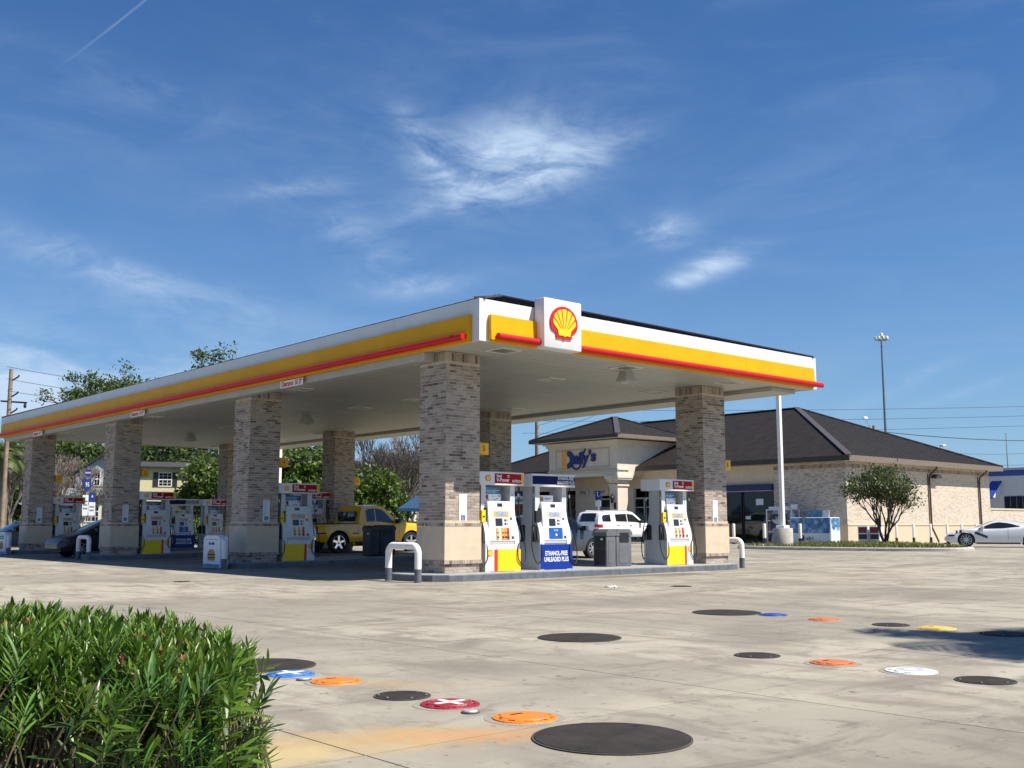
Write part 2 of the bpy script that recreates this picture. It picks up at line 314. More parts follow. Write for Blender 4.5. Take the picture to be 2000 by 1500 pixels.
# ------------------------------------------------------------------ mesh builder
class MB:
    def __init__(s): s.v = []; s.f = []; s.m = []; s.mats = []
    def mi(s, m):
        if m not in s.mats: s.mats.append(m)
        return s.mats.index(m)
    def add(s, vs, fs, m, M=None):
        o = len(s.v); k = s.mi(m)
        for p in vs: s.v.append(tuple(M @ Vector(p)) if M else tuple(p))
        for f in fs: s.f.append([i+o for i in f]); s.m.append(k)
        return s
    def box(s, a, b, m, M=None):
        x0, y0, z0 = a; x1, y1, z1 = b
        return s.add([(x0, y0, z0), (x1, y0, z0), (x1, y1, z0), (x0, y1, z0), (x0, y0, z1), (x1, y0, z1), (x1, y1, z1), (x0, y1, z1)],
                     [(0, 3, 2, 1), (4, 5, 6, 7), (0, 1, 5, 4), (1, 2, 6, 5), (2, 3, 7, 6), (3, 0, 4, 7)], m, M)
    def bbox(s, a, b, m, r=.01, M=None):
        """box with chamfered vertical and horizontal edges (24 verts)"""
        x0, y0, z0 = a; x1, y1, z1 = b; r = min(r, (x1-x0)/3, (y1-y0)/3, (z1-z0)/3)
        bm = bmesh.new(); bmesh.ops.create_cube(bm, size=1)
        for v in bm.verts: v.co = Vector(((x0+x1)/2+v.co.x*(x1-x0), (y0+y1)/2+v.co.y*(y1-y0), (z0+z1)/2+v.co.z*(z1-z0)))
        bmesh.ops.bevel(bm, geom=bm.edges[:], offset=r, segments=2, affect='EDGES', profile=.5)
        bm.verts.index_update(); s.add([v.co.copy() for v in bm.verts], [[v.index for v in f.verts] for f in bm.faces], m, M); bm.free(); return s
    def prism(s, poly, d, m, M=None, cap=True):
        """poly in local XZ, extruded along +Y by d (from y=0)"""
        n = len(poly); vs = [(x, 0, z) for x, z in poly]+[(x, d, z) for x, z in poly]
        fs = [(i, (i+1) % n, (i+1) % n+n, i+n) for i in range(n)]
        if cap: fs += [list(range(n))[::-1], list(range(n, 2*n))]
        return s.add(vs, fs, m, M)
    def cyl(s, p, q, r0, r1, m, n=12, cap=True):
        p = Vector(p); q = Vector(q); d = (q-p).normalized(); a = d.orthogonal().normalized(); b = d.cross(a)
        vs = []
        for c, r in ((p, r0), (q, r1)):
            for i in range(n):
                t = 2*math.pi*i/n; vs.append(c+(a*math.cos(t)+b*math.sin(t))*r)
        fs = [(i, (i+1) % n, (i+1) % n+n, i+n) for i in range(n)]
        if cap: fs += [list(range(n))[::-1], list(range(n, 2*n))]
        return s.add(vs, fs, m)
    def tube(s, pts, r, m, n=8, cap=True):
        pts = [Vector(p) for p in pts]; k = len(pts); vs = []; ref = None
        for i, p in enumerate(pts):
            d = (pts[min(i+1, k-1)]-pts[max(i-1, 0)]).normalized()
            if ref is None: ref = d.orthogonal().normalized()
            a = (ref-d*ref.dot(d)).normalized(); ref = a; b = d.cross(a); rr = r[i] if isinstance(r, (list, tuple)) else r
            for j in range(n):
                t = 2*math.pi*j/n; vs.append(p+(a*math.cos(t)+b*math.sin(t))*rr)
        fs = []
        for i in range(k-1):
            for j in range(n): fs.append((i*n+j, i*n+(j+1) % n, (i+1)*n+(j+1) % n, (i+1)*n+j))
        if cap: fs += [list(range(n))[::-1], list(range((k-1)*n, k*n))]
        return s.add(vs, fs, m)
    def lathe(s, prof, m, n=24, M=None):
        vs = []; fs = []
        for r, z in prof:
            for j in range(n):
                t = 2*math.pi*j/n; vs.append((r*math.cos(t), r*math.sin(t), z))
        for i in range(len(prof)-1):
            for j in range(n): fs.append((i*n+j, i*n+(j+1) % n, (i+1)*n+(j+1) % n, (i+1)*n+j))
        return s.add(vs, fs, m, M)
    def build(s, name, parent=None, smooth=False, loc=None, rot=None):
        me = bpy.data.meshes.new(name); me.from_pydata(s.v, [], s.f)
        for m in s.mats: me.materials.append(m)
        me.polygons.foreach_set('material_index', s.m)
        if smooth:
            me.polygons.foreach_set('use_smooth', [True]*len(s.f))
            try: me.set_sharp_from_angle(angle=R(38))
            except Exception: pass
        me.update()
        return link(name, me, parent, loc, rot)
def link(name, data, parent=None, loc=None, rot=None):
    o = bpy.data.objects.new(name, data); COL.objects.link(o)
    if parent: o.parent = parent
    if loc: o.location = loc
    if rot: o.rotation_euler = rot
    return o
def tag(o, label=None, cat=None, group=None, kind=None):
    if label: o['label'] = label
    if cat: o['category'] = cat
    if group: o['group'] = group
    if kind: o['kind'] = kind
    return o
def empty(name, loc, rz=0): return link(name, None, None, loc, (0, 0, rz))
def dup(root, loc, rz=None, label=None, group=None, scale=None):
    r = root.copy(); COL.objects.link(r); r.location = loc
    if rz is not None: r.rotation_euler = (0, 0, rz)
    if scale: r.scale = scale
    if label: r['label'] = label
    if group: r['group'] = group
    def rec(src, dst):
        for ch in src.children:
            c = ch.copy(); COL.objects.link(c); c.parent = dst; rec(ch, c)
    rec(root, r); return r
def text(name, body, size, M, m, parent=None, ext=.002, bold=.0, sx=1., align='CENTER', italic=0., spacing=1., fitw=None):
    """flat lettering in local XZ facing -Y, placed by matrix M; becomes a real mesh"""
    cu = bpy.data.curves.new(name, 'FONT'); cu.body = body; cu.size = size; cu.extrude = ext; cu.offset = bold; cu.align_x = align; cu.align_y = 'CENTER'
    cu.resolution_u = 3; cu.shear = italic; cu.space_character = spacing; cu.space_line = .95
    o = bpy.data.objects.new(name, cu); COL.objects.link(o)
    dg = bpy.context.evaluated_depsgraph_get(); dg.update()
    me = bpy.data.meshes.new_from_object(o.evaluated_get(dg)); bpy.data.objects.remove(o); bpy.data.curves.remove(cu)
    if fitw:
        xs_ = [v.co.x for v in me.vertices]; w_ = max(xs_)-min(xs_); c_ = (max(xs_)+min(xs_))/2; sx = fitw/w_
        if align == 'CENTER': me.transform(T((-c_, 0, 0)))
    me.transform(M @ Matrix.Rotation(math.pi/2, 4, 'X') @ Matrix.Scale(sx, 4, (1, 0, 0)))
    me.materials.clear(); me.materials.append(m); me.name = name
    return link(name, me, parent)
def RZ(a): return Matrix.Rotation(a, 4, 'Z')

def sm(x, a, b):
    t = min(1, max(0, (x-a)/(b-a))); return t*t*(3-2*t)
def gz(x, y):
    return .2*sm(x, 9, 30)+.13*sm(x, 1, 7)*sm(y, 4, 12)*(1-sm(y, 25, 31))*(1-sm(x, 13, 24))

# ------------------------------------------------------------------ ground
def ground():
    mb = MB(); mb.add([(-900, -900, -.35), (1200, -900, -.35), (1200, 1200, -.35), (-900, 1200, -.35)], [(0, 1, 2, 3)], GRASS)
    tag(mb.build('ground'), 'wide flat ground of rough grass beyond the station', kind='structure')
    # forecourt: joint-coloured bed with one concrete slab per bay
    xs = [-7.65+3.23*k for k in range(-5, 17)]; ys = [-12.35+3.1*k for k in range(-5, 19)]
    f = empty('forecourt', (0, 0, 0)); tag(f, 'stained pale concrete forecourt of square slabs', kind='structure')
    bed = MB(); q = 10
    X = [xs[0]-.5+(xs[-1]-xs[0]+1)*i/60 for i in range(61)]; Y = [ys[0]-.5+(ys[-1]-ys[0]+1)*i/60 for i in range(61)]
    vs = [(x, y, gz(x, y)-.012) for y in Y for x in X]; fs = [(j*61+i, j*61+i+1, (j+1)*61+i+1, (j+1)*61+i) for j in range(60) for i in range(60)]
    bed.add(vs, fs, JOINT); bed.build('slab_bed', f)
    rest = MB(); g = .0055; n = 4
    for i in range(len(xs)-1):
        for j in range(len(ys)-1):
            x0, x1, y0, y1 = xs[i]+g, xs[i+1]-g, ys[j]+g, ys[j+1]-g
            vs = []; k = n+1
            for b in range(k):
                for a in range(k):
                    x = x0+(x1-x0)*a/n; y = y0+(y1-y0)*b/n; vs.append((x, y, gz(x, y)))
            fs = [(b*k+a, b*k+a+1, (b+1)*k+a+1, (b+1)*k+a) for b in range(n) for a in range(n)]
            # skirts make the joint a real groove
            ring = [a for a in range(k)]+[b*k+n for b in range(1, k)]+[n*k+a for a in range(n-1, -1, -1)]+[b*k for b in range(n-1, 0, -1)]
            o = len(vs); vs += [(vs[r][0], vs[r][1], vs[r][2]-.02) for r in ring]
            fs += [(ring[r], o+r, o+(r+1) % len(ring), ring[(r+1) % len(ring)]) for r in range(len(ring))]
            cx, cy = (x0+x1)/2, (y0+y1)/2
            near = cx < 12 and cy < 10 and cx > -17 and cy > -20
            if near:
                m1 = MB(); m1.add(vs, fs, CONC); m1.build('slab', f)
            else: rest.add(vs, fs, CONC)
    o = rest.build('outer_slabs', f); o['kind'] = 'stuff'
    # concrete apron to the right and behind, road, verge at the back left
    mb = MB()
    def sheet(x0, x1, y0, y1, z, m, nx=12, ny=12):
        vs = []; 
        for b in range(ny+1):
            for a in range(nx+1):
                x = x0+(x1-x0)*a/nx; y = y0+(y1-y0)*b/ny; vs.append((x, y, (gz(x, y) if z is None else z)))
        mb.add(vs, [(b*(nx+1)+a, b*(nx+1)+a+1, (b+1)*(nx+1)+a+1, (b+1)*(nx+1)+a) for b in range(ny) for a in range(nx)], m)
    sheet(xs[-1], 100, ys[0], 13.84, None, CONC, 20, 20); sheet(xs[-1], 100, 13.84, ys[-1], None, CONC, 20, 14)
    tag(mb.build('apron'), 'pale concrete apron running past the store', kind='structure')
    mb = MB(); sheet(-60, 120, ys[-1]+3.2, ys[-1]+13, -.10, ASPH); tag(mb.build('road'), 'grey street behind the station', kind='structure')
    mb = MB(); sheet(-60, 120, ys[-1], ys[-1]+1.5, .02, GRASS, 40, 1); sheet(-60, 120, ys[-1]+13.4, ys[-1]+40, -.02, GRASS)
    tag(mb.build('verge'), 'strip of grass along the street', kind='structure')
    mb = MB(); sheet(-60, 120, ys[-1]+1.5, ys[-1]+3.2, .04, CONC); tag(mb.build('pavement'), 'pale pavement along the street behind the pumps', kind='structure')
ground()

# ------------------------------------------------------------------ brick columns
WX, WY = .99, .99
BRICK_MESH = {}
def brick_mesh(w, h, d, m, key):
    if key in BRICK_MESH: return BRICK_MESH[key]
    mb = MB(); b = .002
    mb.box((-w/2, 0, -h/2), (w/2, d, h/2), m)
    me = bpy.data.meshes.new('brick'); me.from_pydata(mb.v, [], mb.f); me.materials.append(m); BRICK_MESH[key] = me; return me
def column(x0, y0, label, nparts, zb=.15, name='brick_column'):
    """x0,y0 = the corner nearest the camera; -X and -Y faces show"""
    root = empty(name, (x0, y0, zb)); tag(root, label, 'column', 'brick columns carrying the canopy')
    H = 5.1-zb; w = WX; rr = random.Random(int(x0*100+y0*7))
    core = MB(); core.box((.006, .006, 1.15), (w-.006, w-.006, H-.001), MORTAR); core.box((.006, .006, 0), (w-.006, w-.006, .24), MORTAR); core.build('mortar_core', root)
    st = MB(); e = .028
    st.box((-e, -e, .283), (w+e, w+e, 1.03), STONE); st.build('stone_wainscot', root)
    cp = MB()
    for cz0, cz1, ee in ((1.032, 1.10, .034), (.205, .281, .045)):
        n = 15
        for fx in range(4):
            for i in range(n):
                a = -ee+(w+2*ee)*i/n+.004; b = -ee+(w+2*ee)*(i+1)/n-.004; d = .10
                if fx == 0: cp.box((a, -ee, cz0), (b, -ee+d, cz1), BRICK_I)
                elif fx == 1: cp.box((-ee, a, cz0), (-ee+d, b, cz1), BRICK_I)
                elif fx == 2: cp.box((a, w+ee-d, cz0), (b, w+ee, cz1), BRICK_I)
                else: cp.box((w+ee-d, a, cz0), (w+ee, b, cz1), BRICK_I)
    cp.box((-.02, -.02, 1.034), (w+.02, w+.02, 1.096), MORTAR); cp.box((-.03, -.03, .207), (w+.03, w+.03, .279), MORTAR)
    cp.box((-.01, -.01, 1.097), (w+.01, w+.01, 1.16), STONE)
    o = cp.build('header_course', root); o['kind'] = 'stuff'
    # courses: (z centre, height, kind)
    bl, bh, j = .198, .0535, .017; cands = []; cz = .0677
    ncourse = int((H-.215-1.16)/cz)
    rows = [(.034+k*cz, 0, k) for k in range(3)]+[(1.16+.034+k*cz, 0, k) for k in range(ncourse)]
    ztop = H-.012-.1
    for face in range(4):
        for z, t, k in rows:
            off = (k % 2)*.5
            i = 0; s = 0.0
            edges = []; u = -off*w/5 if k % 2 else 0
            while u < w-1e-6:
                a = max(0, u); b = min(w, u+w/5); edges.append((a, b)); u += w/5
            for a, b in edges:
                cands.append((face, (a+b)/2, z, b-a-j, bh))
        for i in range(13):
            a = w*i/13; cands.append((face, a+w/26, ztop, w/13-j, .19))
    wr = Vector((x0, y0, zb))
    def place(c):
        face, u, z, ww, hh = c; jit = rr.uniform(-.0015, .0025)
        if face == 0: return Vector((u, -jit, z)), 0
        if face == 1: return Vector((-jit, u, z)), -math.pi/2
        if face == 2: return Vector((u, w+jit, z)), math.pi
        return Vector((w+jit, u, z)), math.pi/2
    vis = [c for c in cands if c[0] < 2]; hid = [c for c in cands if c[0] >= 2]
    vis.sort(key=lambda c: -(c[3]*c[4]*(.75 if c[0] == 0 else .55))/((wr+place(c)[0]-CAMLOC).length**2))
    if nparts < len(vis) and nparts: rr.shuffle(vis) if False else None
    for c in vis[:nparts]:
        p, rz = place(c); me = brick_mesh(c[3], c[4], .03, BRICK_O, (round(c[3], 4), c[4], 'O'))
        link('brick', me, root, p, (0, 0, rz))
    mb = MB()
    for c in vis[nparts:]+hid:
        p, rz = place(c); mb.box((-c[3]/2, 0, -c[4]/2), (c[3]/2, .03, c[4]/2), BRICK_I, T(p) @ RZ(rz))
    o = mb.build('brickwork', root); o['kind'] = 'stuff'
    return root
def gi(x, y): return gz(x, y)+.15
COLS = [(.354, 1.60, 'brick column at the near corner of the canopy, half in sun', 300), (9.41, 1.60, 'brick column at the far right corner beside the right-hand pump', 300),
        (.354, 10.89, 'shaded brick column in the second row behind the burger sign', 300), (.354, 21.23, 'shaded brick column right behind the bare white hoop', 0),
        (.354, 30.66, 'leftmost brick column at the far end of the canopy', 0),
        (9.41, 10.89, 'dim brick column seen just right of the near corner column', 300), (9.45, 21.0, 'brick column behind the yellow pickup truck', 0),
        (9.41, 30.66, 'sliver of brick column between two left pumps and the second row column', 0)]
for x, y, lb, n in COLS: column(x, y, lb, n, gi(x, y))

# ------------------------------------------------------------------ pump islands
def island(yc, label):
    x0, x1, hw = -.45, 10.62, 1.12; mb = MB(); n = 60; vs = []; prof = []
    # plan outline with rounded ends
    pts = []
    for k in range(9): a = math.pi/2+math.pi*k/8; pts.append((x0+hw*.75+math.cos(a)*hw*.75, yc+math.sin(a)*hw))
    for k in range(1, 24): pts.append((x0+hw*.75+(x1-x0-hw*1.5)*k/24, yc-hw))
    for k in range(9): a = -math.pi/2+math.pi*k/8; pts.append((x1-hw*.75+math.cos(a)*hw*.75, yc+math.sin(a)*hw))
    for k in range(23, 0, -1): pts.append((x0+hw*.75+(x1-x0-hw*1.5)*k/24, yc+hw))
    n = len(pts); vs = []
    for (x, y) in pts: vs.append((x, y, gz(x, y)-.05))
    for (x, y) in pts: vs.append((x, y, gz(x, y)+.13))
    c = .02
    for (x, y) in pts: vs.append((x+(c if x < 0 else -c if x > 10 else 0), yc+(y-yc)*(1-c/hw), gz(x, y)+.15))
    for (x, y) in pts: vs.append((x+(c if x < 0 else -c if x > 10 else 0)*5, yc+(y-yc)*(1-5*c/hw), gz(x, y)+.15))
    fs = []; fm = []
    for r in range(3):
        for i in range(n): fs.append((r*n+i, r*n+(i+1) % n, (r+1)*n+(i+1) % n, (r+1)*n+i)); fm.append(r)
    mb.add(vs, [f for f, m in zip(fs, fm) if m < 2], GREYP); mb2 = MB(); mb2.add(vs, [f for f, m in zip(fs, fm) if m == 2]+[list(range(3*n, 4*n))], ISLC)
    root = empty('pump_island', (0, 0, 0)); tag(root, label, kind='structure')
    mb.build('kerb', root); mb2.build('island_top', root)
for yc, lb in ((2.1, 'raised concrete pump island with grey kerb in front'), (11.39, 'second pump island in the canopy shade'), (21.73, 'third pump island'), (31.16, 'farthest pump island')):
    island(yc, lb)

# ------------------------------------------------------------------ emblem
def print_bars(name, x0, x1, z, n, M, m, parent, h=.03, gap=.05, seed=1):
    """lines of small print too far away to read: short ink strokes"""
    r = random.Random(seed)
    for i in range(n):
        mb = MB(); x = x0
        while x < x1:
            w = r.uniform(.02, .06)*(x1-x0)*2; mb.box((x, -.003, z-i*gap), (min(x+w, x1), 0, z-i*gap+h), m, M); x += w+.02
        o = mb.build(name, parent); o['kind'] = 'stuff'
def pecten(name, h, M, parent=None, ext=.02):
    """scallop emblem: red backing, yellow lobes with thin ribs; local XZ facing -Y, h = full height"""
    k = h/.74; out = []
    cx, cz, rx, rz = 0, .0, .42, .375
    for i in range(41):
        a = R(-28+236*i/40); out.append((cx+rx*math.cos(a), cz+rz*math.sin(a)))
    out += [(-.245, -.235), (-.235, -.355), (-.06, -.355), (0, -.385), (.06, -.355), (.235, -.355), (.245, -.235)]
    out = [(x*k, z*k) for x, z in out]
    mb = MB(); mb.prism(out, -ext, SHELLR, M); mb.build(name+'_back', parent)
    # yellow: seven lobes
    lob = []; base = (0, -.20); n = 7; a0, a1 = R(-12), R(192)
    for i in range(n):
        for q in range(7):
            t = (i+q/6)/n; a = a0+(a1-a0)*t; bulge = 1+.045*math.sin(math.pi*q/6); lob.append((.335*bulge*math.cos(a), .005+.295*bulge*math.sin(a)))
    lob += [(-.205, -.17), (-.175, -.295), (-.05, -.29), (0, -.315), (.05, -.29), (.175, -.295), (.205, -.17)]
    lob = [(x*k, z*k) for x, z in lob]
    mb = MB(); mb.prism(lob, -ext*.5, SHELLY, M @ T((0, -ext, 0))); mb.build(name+'_shell', parent)
    mb = MB()
    for i in range(1, n):
        a = a0+(a1-a0)*i/n; ex, ez = .335*math.cos(a), .005+.295*math.sin(a); bx = (i-3.5)*-.042; bz = -.13
        dx, dz = ex-bx, ez-bz; L = math.hypot(dx, dz); px, pz = -dz/L, dx/L; w1, w0 = .011, .003
        mb.prism([((bx-px*w0)*k, (bz-pz*w0)*k), ((bx+px*w0)*k, (bz+pz*w0)*k), ((ex+px*w1)*k, (ez+pz*w1)*k), ((ex-px*w1)*k, (ez-pz*w1)*k)], -ext*.2, SHELLR, M @ T((0, -ext*1.5, 0)))
    mb.build(name+'_ribs', parent)
def mini_pecten(name, h, M, parent):
    k = h/.74; mb = MB()
    o = [(.40*math.cos(R(-28+236*i/16))*k, .375*math.sin(R(-28+236*i/16))*k) for i in range(17)]+[(-.23*k, -.33*k), (.23*k, -.33*k)]
    mb.prism(o, -.004, SHELLR, M); mb.prism([(x*.82, z*.82) for x, z in o], -.003, SHELLY, M @ T((0, -.004, 0))); mb.build(name, parent)

# ------------------------------------------------------------------ canopy
LX, LY, HB, HT = 12.64, 34.1, 5.1, 6.015
def canopy():
    root = empty('canopy', (0, 0, HB)); root['label'] = 'long fuel station canopy with white, yellow and red fascia on brick columns'; root['category'] = 'canopy'
    P = lambda x, y, z: (x, y, z-HB)
    t = .05
    for a, b in (((0, 0), (LX, t)), ((0, t), (t, LY-t)), ((LX-t, t), (LX, LY-t)), ((0, LY-t), (LX, LY))):
        alongx = (b[0]-a[0]) > (b[1]-a[1]); ln = (b[0]-a[0]) if alongx else (b[1]-a[1]); ns = max(1, round(ln/3.05))
        for i in range(ns):
            u0 = ln*i/ns+(.003 if i else 0); u1 = ln*(i+1)/ns-(.003 if i < ns-1 else 0); j0 = rnd.uniform(-.0015, .0015)
            mb = MB(); mb.box(P(a[0]+u0, a[1]+(j0 if a[1] == 0 else 0), HB), P(a[0]+u1, b[1], HT), WHITE) if alongx else mb.box(P(a[0]+(j0 if a[0] == 0 else 0), a[1]+u0, HB), P(b[0], a[1]+u1, HT), WHITE)
            mb.build('fascia_panel', root)
    # soffit panels 0.4 m wide, running along X
    w = .4; n = int((LY-.2)/w); mb = MB(); mb.box((.0, 0, 0), (LX-.2, w-.022, .03), SOFFIT)
    me = bpy.data.meshes.new('soffit_panel'); me.from_pydata(mb.v, [], mb.f); me.materials.append(SOFFIT)
    for i in range(n): link('soffit_panel', me, root, (.1, .1+i*w, .012))
    mb = MB(); mb.box(P(.06, .06, HB+.05), P(LX-.06, LY-.06, HB+.06), BLACK); mb.box(P(.06, .06, HB+.062), P(LX-.06, LY-.06, HB+.10), WHITE); mb.build('deck', root)
    # lip trim under the fascia
    mb = MB(); STR = YEL
    mb.box(P(.30, -.10, HB-.012), P(1.55, .0-.002, HB+.03), STR); mb.box(P(2.72, -.10, HB-.012), P(LX-.30, -.002, HB+.03), STR); mb.box(P(-.10, .25, HB-.012), P(-.002, LY-.25, HB+.03), STR); mb.build('fascia_lip', root)
    # yellow bands: bowed outwards at the bottom
    def band(u0, u1, side):
        prof = [(0, 5.67), (-.10, 5.68), (-.105, 5.50), (-.115, 5.3), (-.12, 5.135), (0, 5.135)]
        mb = MB(); nseg = max(1, round((u1-u0)/3.05))
        for i in range(nseg):
            a = u0+(u1-u0)*i/nseg+.003; b = u0+(u1-u0)*(i+1)/nseg-.003; vs = []
            for u in (a, b):
                for d, z in prof: vs.append(P(u, d-.001, z) if side == 'y' else P(d-.001, u, z))
            m = len(prof); fs = [(k, (k+1) % m, (k+1) % m+m, k+m) for k in range(m)]+[list(range(m))[::-1], list(range(m, 2*m))]
            if side != 'y': fs = [f[::-1] for f in fs]
            p = MB(); p.add(vs, fs, YEL); p.build('yellow_band', root)
    band(.24, 1.60, 'y'); band(2.70, LX-.24, 'y'); band(.24, LY-.4, 'x')
    def tubes(u0, u1, side):
        nseg = max(1, round((u1-u0)/6.1))
        for i in range(nseg):
            a = u0+(u1-u0)*i/nseg+.004; b = u0+(u1-u0)*(i+1)/nseg-.004
            p = MB()
            if side == 'y': p.cyl(P(a, -.19, 5.205), P(b, -.19, 5.205), .073, .073, RED, 20)
            else: p.cyl(P(-.19, a, 5.205), P(-.19, b, 5.205), .073, .073, RED, 20)
            p.build('red_tube', root, smooth=True)
    tubes(.36, 1.62, 'y'); tubes(2.72, LX-.0, 'y'); tubes(.30, LY-.1, 'x')
    # emblem box
    sg = MB(); sg.bbox(P(1.56, -.35, 5.09), P(2.72, -.02, 6.21), WHITE, .03); so = sg.build('sign_box', root, smooth=True)
    pecten('emblem', .74, T(P(2.14, -.352, 5.68)), root, .03)
    # gutters / light housing along the long sides
    for x0, x1 in ((.06, .35), (11.15, 12.30)):
        mb = MB(); mb.bbox(P(x0, 2.05 if x0 < 1 else .5, 4.915 if x0 < 1 else 4.99), P(x1, LY-.6, HB+.008), SOFFIT, .01); mb.build('soffit_box', root)
    # hip roof with standing seams
    z0 = HT-.01; ap = 8.05; yr = 6.8; c = .05
    A = [(c, c), (LX-c, c), (LX-c, LY-c), (c, LY-c)]; r1 = (LX/2, yr); r2 = (LX/2, LY-yr)
    mb = MB(); vs = [P(x, y, z0) for x, y in A]+[P(r1[0], r1[1], ap), P(r2[0], r2[1], ap)]
    mb.add(vs, [(0, 1, 4), (1, 2, 5, 4), (2, 3, 5), (3, 0, 4, 5)], ROOF); mb.build('roof', root)
    seam = MB()
    def rib(p, q, s=.016, m=ROOF, hgt=.05):
        p = Vector(p); q = Vector(q); d = (q-p).normalized(); sd = d.cross(Vector((0, 0, 1))).normalized()*s; up = Vector((0, 0, hgt))
        seam.add([p-sd, p+sd, p+sd+up, p-sd+up, q-sd, q+sd, q+sd+up, q-sd+up], [(0, 1, 2, 3), (4, 7, 6, 5), (0, 4, 5, 1), (1, 5, 6, 2), (2, 6, 7, 3), (3, 7, 4, 0)], m)
    x = .35
    while x < LX-.1:      # end hip faces
        tt = x/(LX/2) if x < LX/2 else (LX-x)/(LX/2)
        for yy, y2 in ((c, c+tt*(yr-c)), (LY-c, LY-c-tt*(yr-c))):
            rib(P(x, yy, z0), P(x, y2, z0+tt*(ap-z0)))
        x += .41
    y = .5
    while y < LY-.1:
        tt = min(1, y/yr, (LY-y)/yr)
        rib(P(c, y, z0), P(c+tt*(LX/2-c), y, z0+tt*(ap-z0))); rib(P(LX-c, y, z0), P(LX-c-tt*(LX/2-c), y, z0+tt*(ap-z0))); y += .41
    seam.build('roof_seams', root)
    seam = MB()
    for a, b in ((A[0], r1), (A[1], r1), (A[2], r2), (A[3], r2)): rib(P(*a, z0), P(*b, ap), .13, ROOFT, .06)
    rib(P(*r1, ap), P(*r2, ap), .13, ROOFT, .06); seam.build('hip_cap', root)
    return root
canopy()

def ceiling_light(x, y, label):
    root = empty('canopy_light', (x, y, HB+.01)); tag(root, label, 'ceiling light', 'recessed lights in the canopy ceiling')
    mb = MB(); s = .30; t = .04
    for a, b in (((-s, -s), (s, -s+t)), ((-s, s-t), (s, s)), ((-s, -s+t), (-s+t, s-t)), ((s-t, -s+t), (s, s-t))): mb.box((a[0], a[1], -.02), (b[0], b[1], .001), WHITE)
    mb.build('frame', root); mb = MB(); mb.box((-s+t, -s+t, -.008), (s-t, s-t, -.001), LENS); mb.build('lens', root); return root
LENS = mat('light_lens', (.20, .19, .17), .25, var=.25, scale=14)
lrows = [(.72, 'near the front edge'), (3.5, 'behind the front island'), (9.75, 'before the second island'), (12.8, 'behind the second island'), (20.2, 'before the third island'), (22.45, 'behind the third island'), (29.2, 'before the farthest island'), (32.3, 'at the far end')]
first = None
for y, w in lrows:
    for x, s in ((1.3, 'left'), (5.35, 'middle'), (9.5, 'right')):
        lb = 'square recessed canopy light %s, %s one of its row' % (w, s)
        if first is None: first = ceiling_light(x, y, lb)
        else: dup(first, (x, y, HB+.01), label=lb)
def wedge(x, y, label):
    root = empty('wedge_speaker', (x, y, HB)); tag(root, label, 'ceiling speaker', 'wedge-shaped fittings hanging from the canopy ceiling')
    mb = MB(); vs = [(-.11, -.11, 0), (.11, -.11, 0), (.11, .11, 0), (-.11, .11, 0), (-.2, -.17, -.24), (.2, -.17, -.24), (.2, .17, -.24), (-.2, .17, -.24)]
    mb.add(vs, [(3, 2, 1, 0), (4, 5, 6, 7), (0, 1, 5, 4), (1, 2, 6, 5), (2, 3, 7, 6), (3, 0, 4, 7)], SOFFIT); mb.box((-.21, -.18, -.29), (.21, .18, -.242), SOFFIT); mb.build('housing', root)
    mb = MB(); mb.box((-.15, -.12, -.295), (.15, .12, -.291), DGREY); mb.build('grille', root)
for x, y, lb in ((5.3, 16.2, 'wedge speaker under the canopy between second and third columns'), (5.5, 26.3, 'wedge speaker under the far left part of the canopy'), (5.75, 1.1, 'wedge speaker close behind the front fascia'), (1.62, 2.9, 'wedge speaker just right of the near column')):
    wedge(x, y, lb)
for yc, lb in ((7.87, 'red lettered clearance sign nearest the corner'), (18.3, 'red lettered clearance sign over the third island'), (28.8, 'smallest clearance sign at the far left')):
    root = empty('clearance_sign', (-.03, yc, 4.98)); tag(root, lb, 'clearance sign', 'clearance signs hanging from the fascia')
    mb = MB(); mb.box((-.008, -.60, -.105), (.008, .60, .085), WPAINT); mb.build('board', root)
    mb = MB(); mb.box((-.004, -.45, .085), (.004, -.43, .14), GALV); mb.box((-.004, .43, .085), (.004, .45, .14), GALV); mb.build('bracket', root)
    text('lettering', "Clearance  16' 0\"", .19, T((-.0095, 0, -.01)) @ RZ(-math.pi/2), INKR, root, bold=.004, sx=.82)

# ------------------------------------------------------------------ things on the columns
def notice(x, y, zb, label, face='y'):
    root = empty('notice_strip', (x, y, zb), 0 if face == 'y' else -math.pi/2); tag(root, label, 'notice', 'paper notices taped to the columns')
    mb = MB(); mb.box((-.11, -.006, 0), (.11, 0, 1.02), PAPER); mb.build('sheet', root)
    mb = MB()
    for i in range(26):
        z = .97-i*.034
        if .42 < z < .56: continue
        mb.box((-.085, -.0075, z), (-.085+rnd.uniform(.08, .17), -.0062, z+.008), INKG)
    o = mb.build('print_lines', root); o['kind'] = 'stuff'
    mb = MB(); mb.box((-.055, -.008, .435), (.055, -.0062, .545), INKB); mb.build('access_symbol', root)
    mb = MB(); M = T((0, -.0085, .49))
    mb.cyl((-.008, -.0085, .528), (-.008, -.0095, .528), .009, .009, INKW, 10); mb.box((-.013, -.0095, .49), (-.003, -.0085, .518), INKW); mb.box((-.013, -.0095, .485), (.022, -.0085, .494), INKW); mb.box((.015, -.0095, .455), (.024, -.0085, .49), INKW)
    ring = [(-.006+.026*math.cos(a), .474+.026*math.sin(a)) for a in [R(100+10*i) for i in range(23)]]+[(-.006+.018*math.cos(a), .474+.018*math.sin(a)) for a in [R(320-10*i) for i in range(23)]]
    mb.prism(ring, .001, INKW, T((0, -.0095, 0))); mb.build('wheelchair_figure', root)
notice(.354+.50, 1.597, gi(.4, 1.6)+.73, 'white printed notice on the sunlit face of the near corner column')
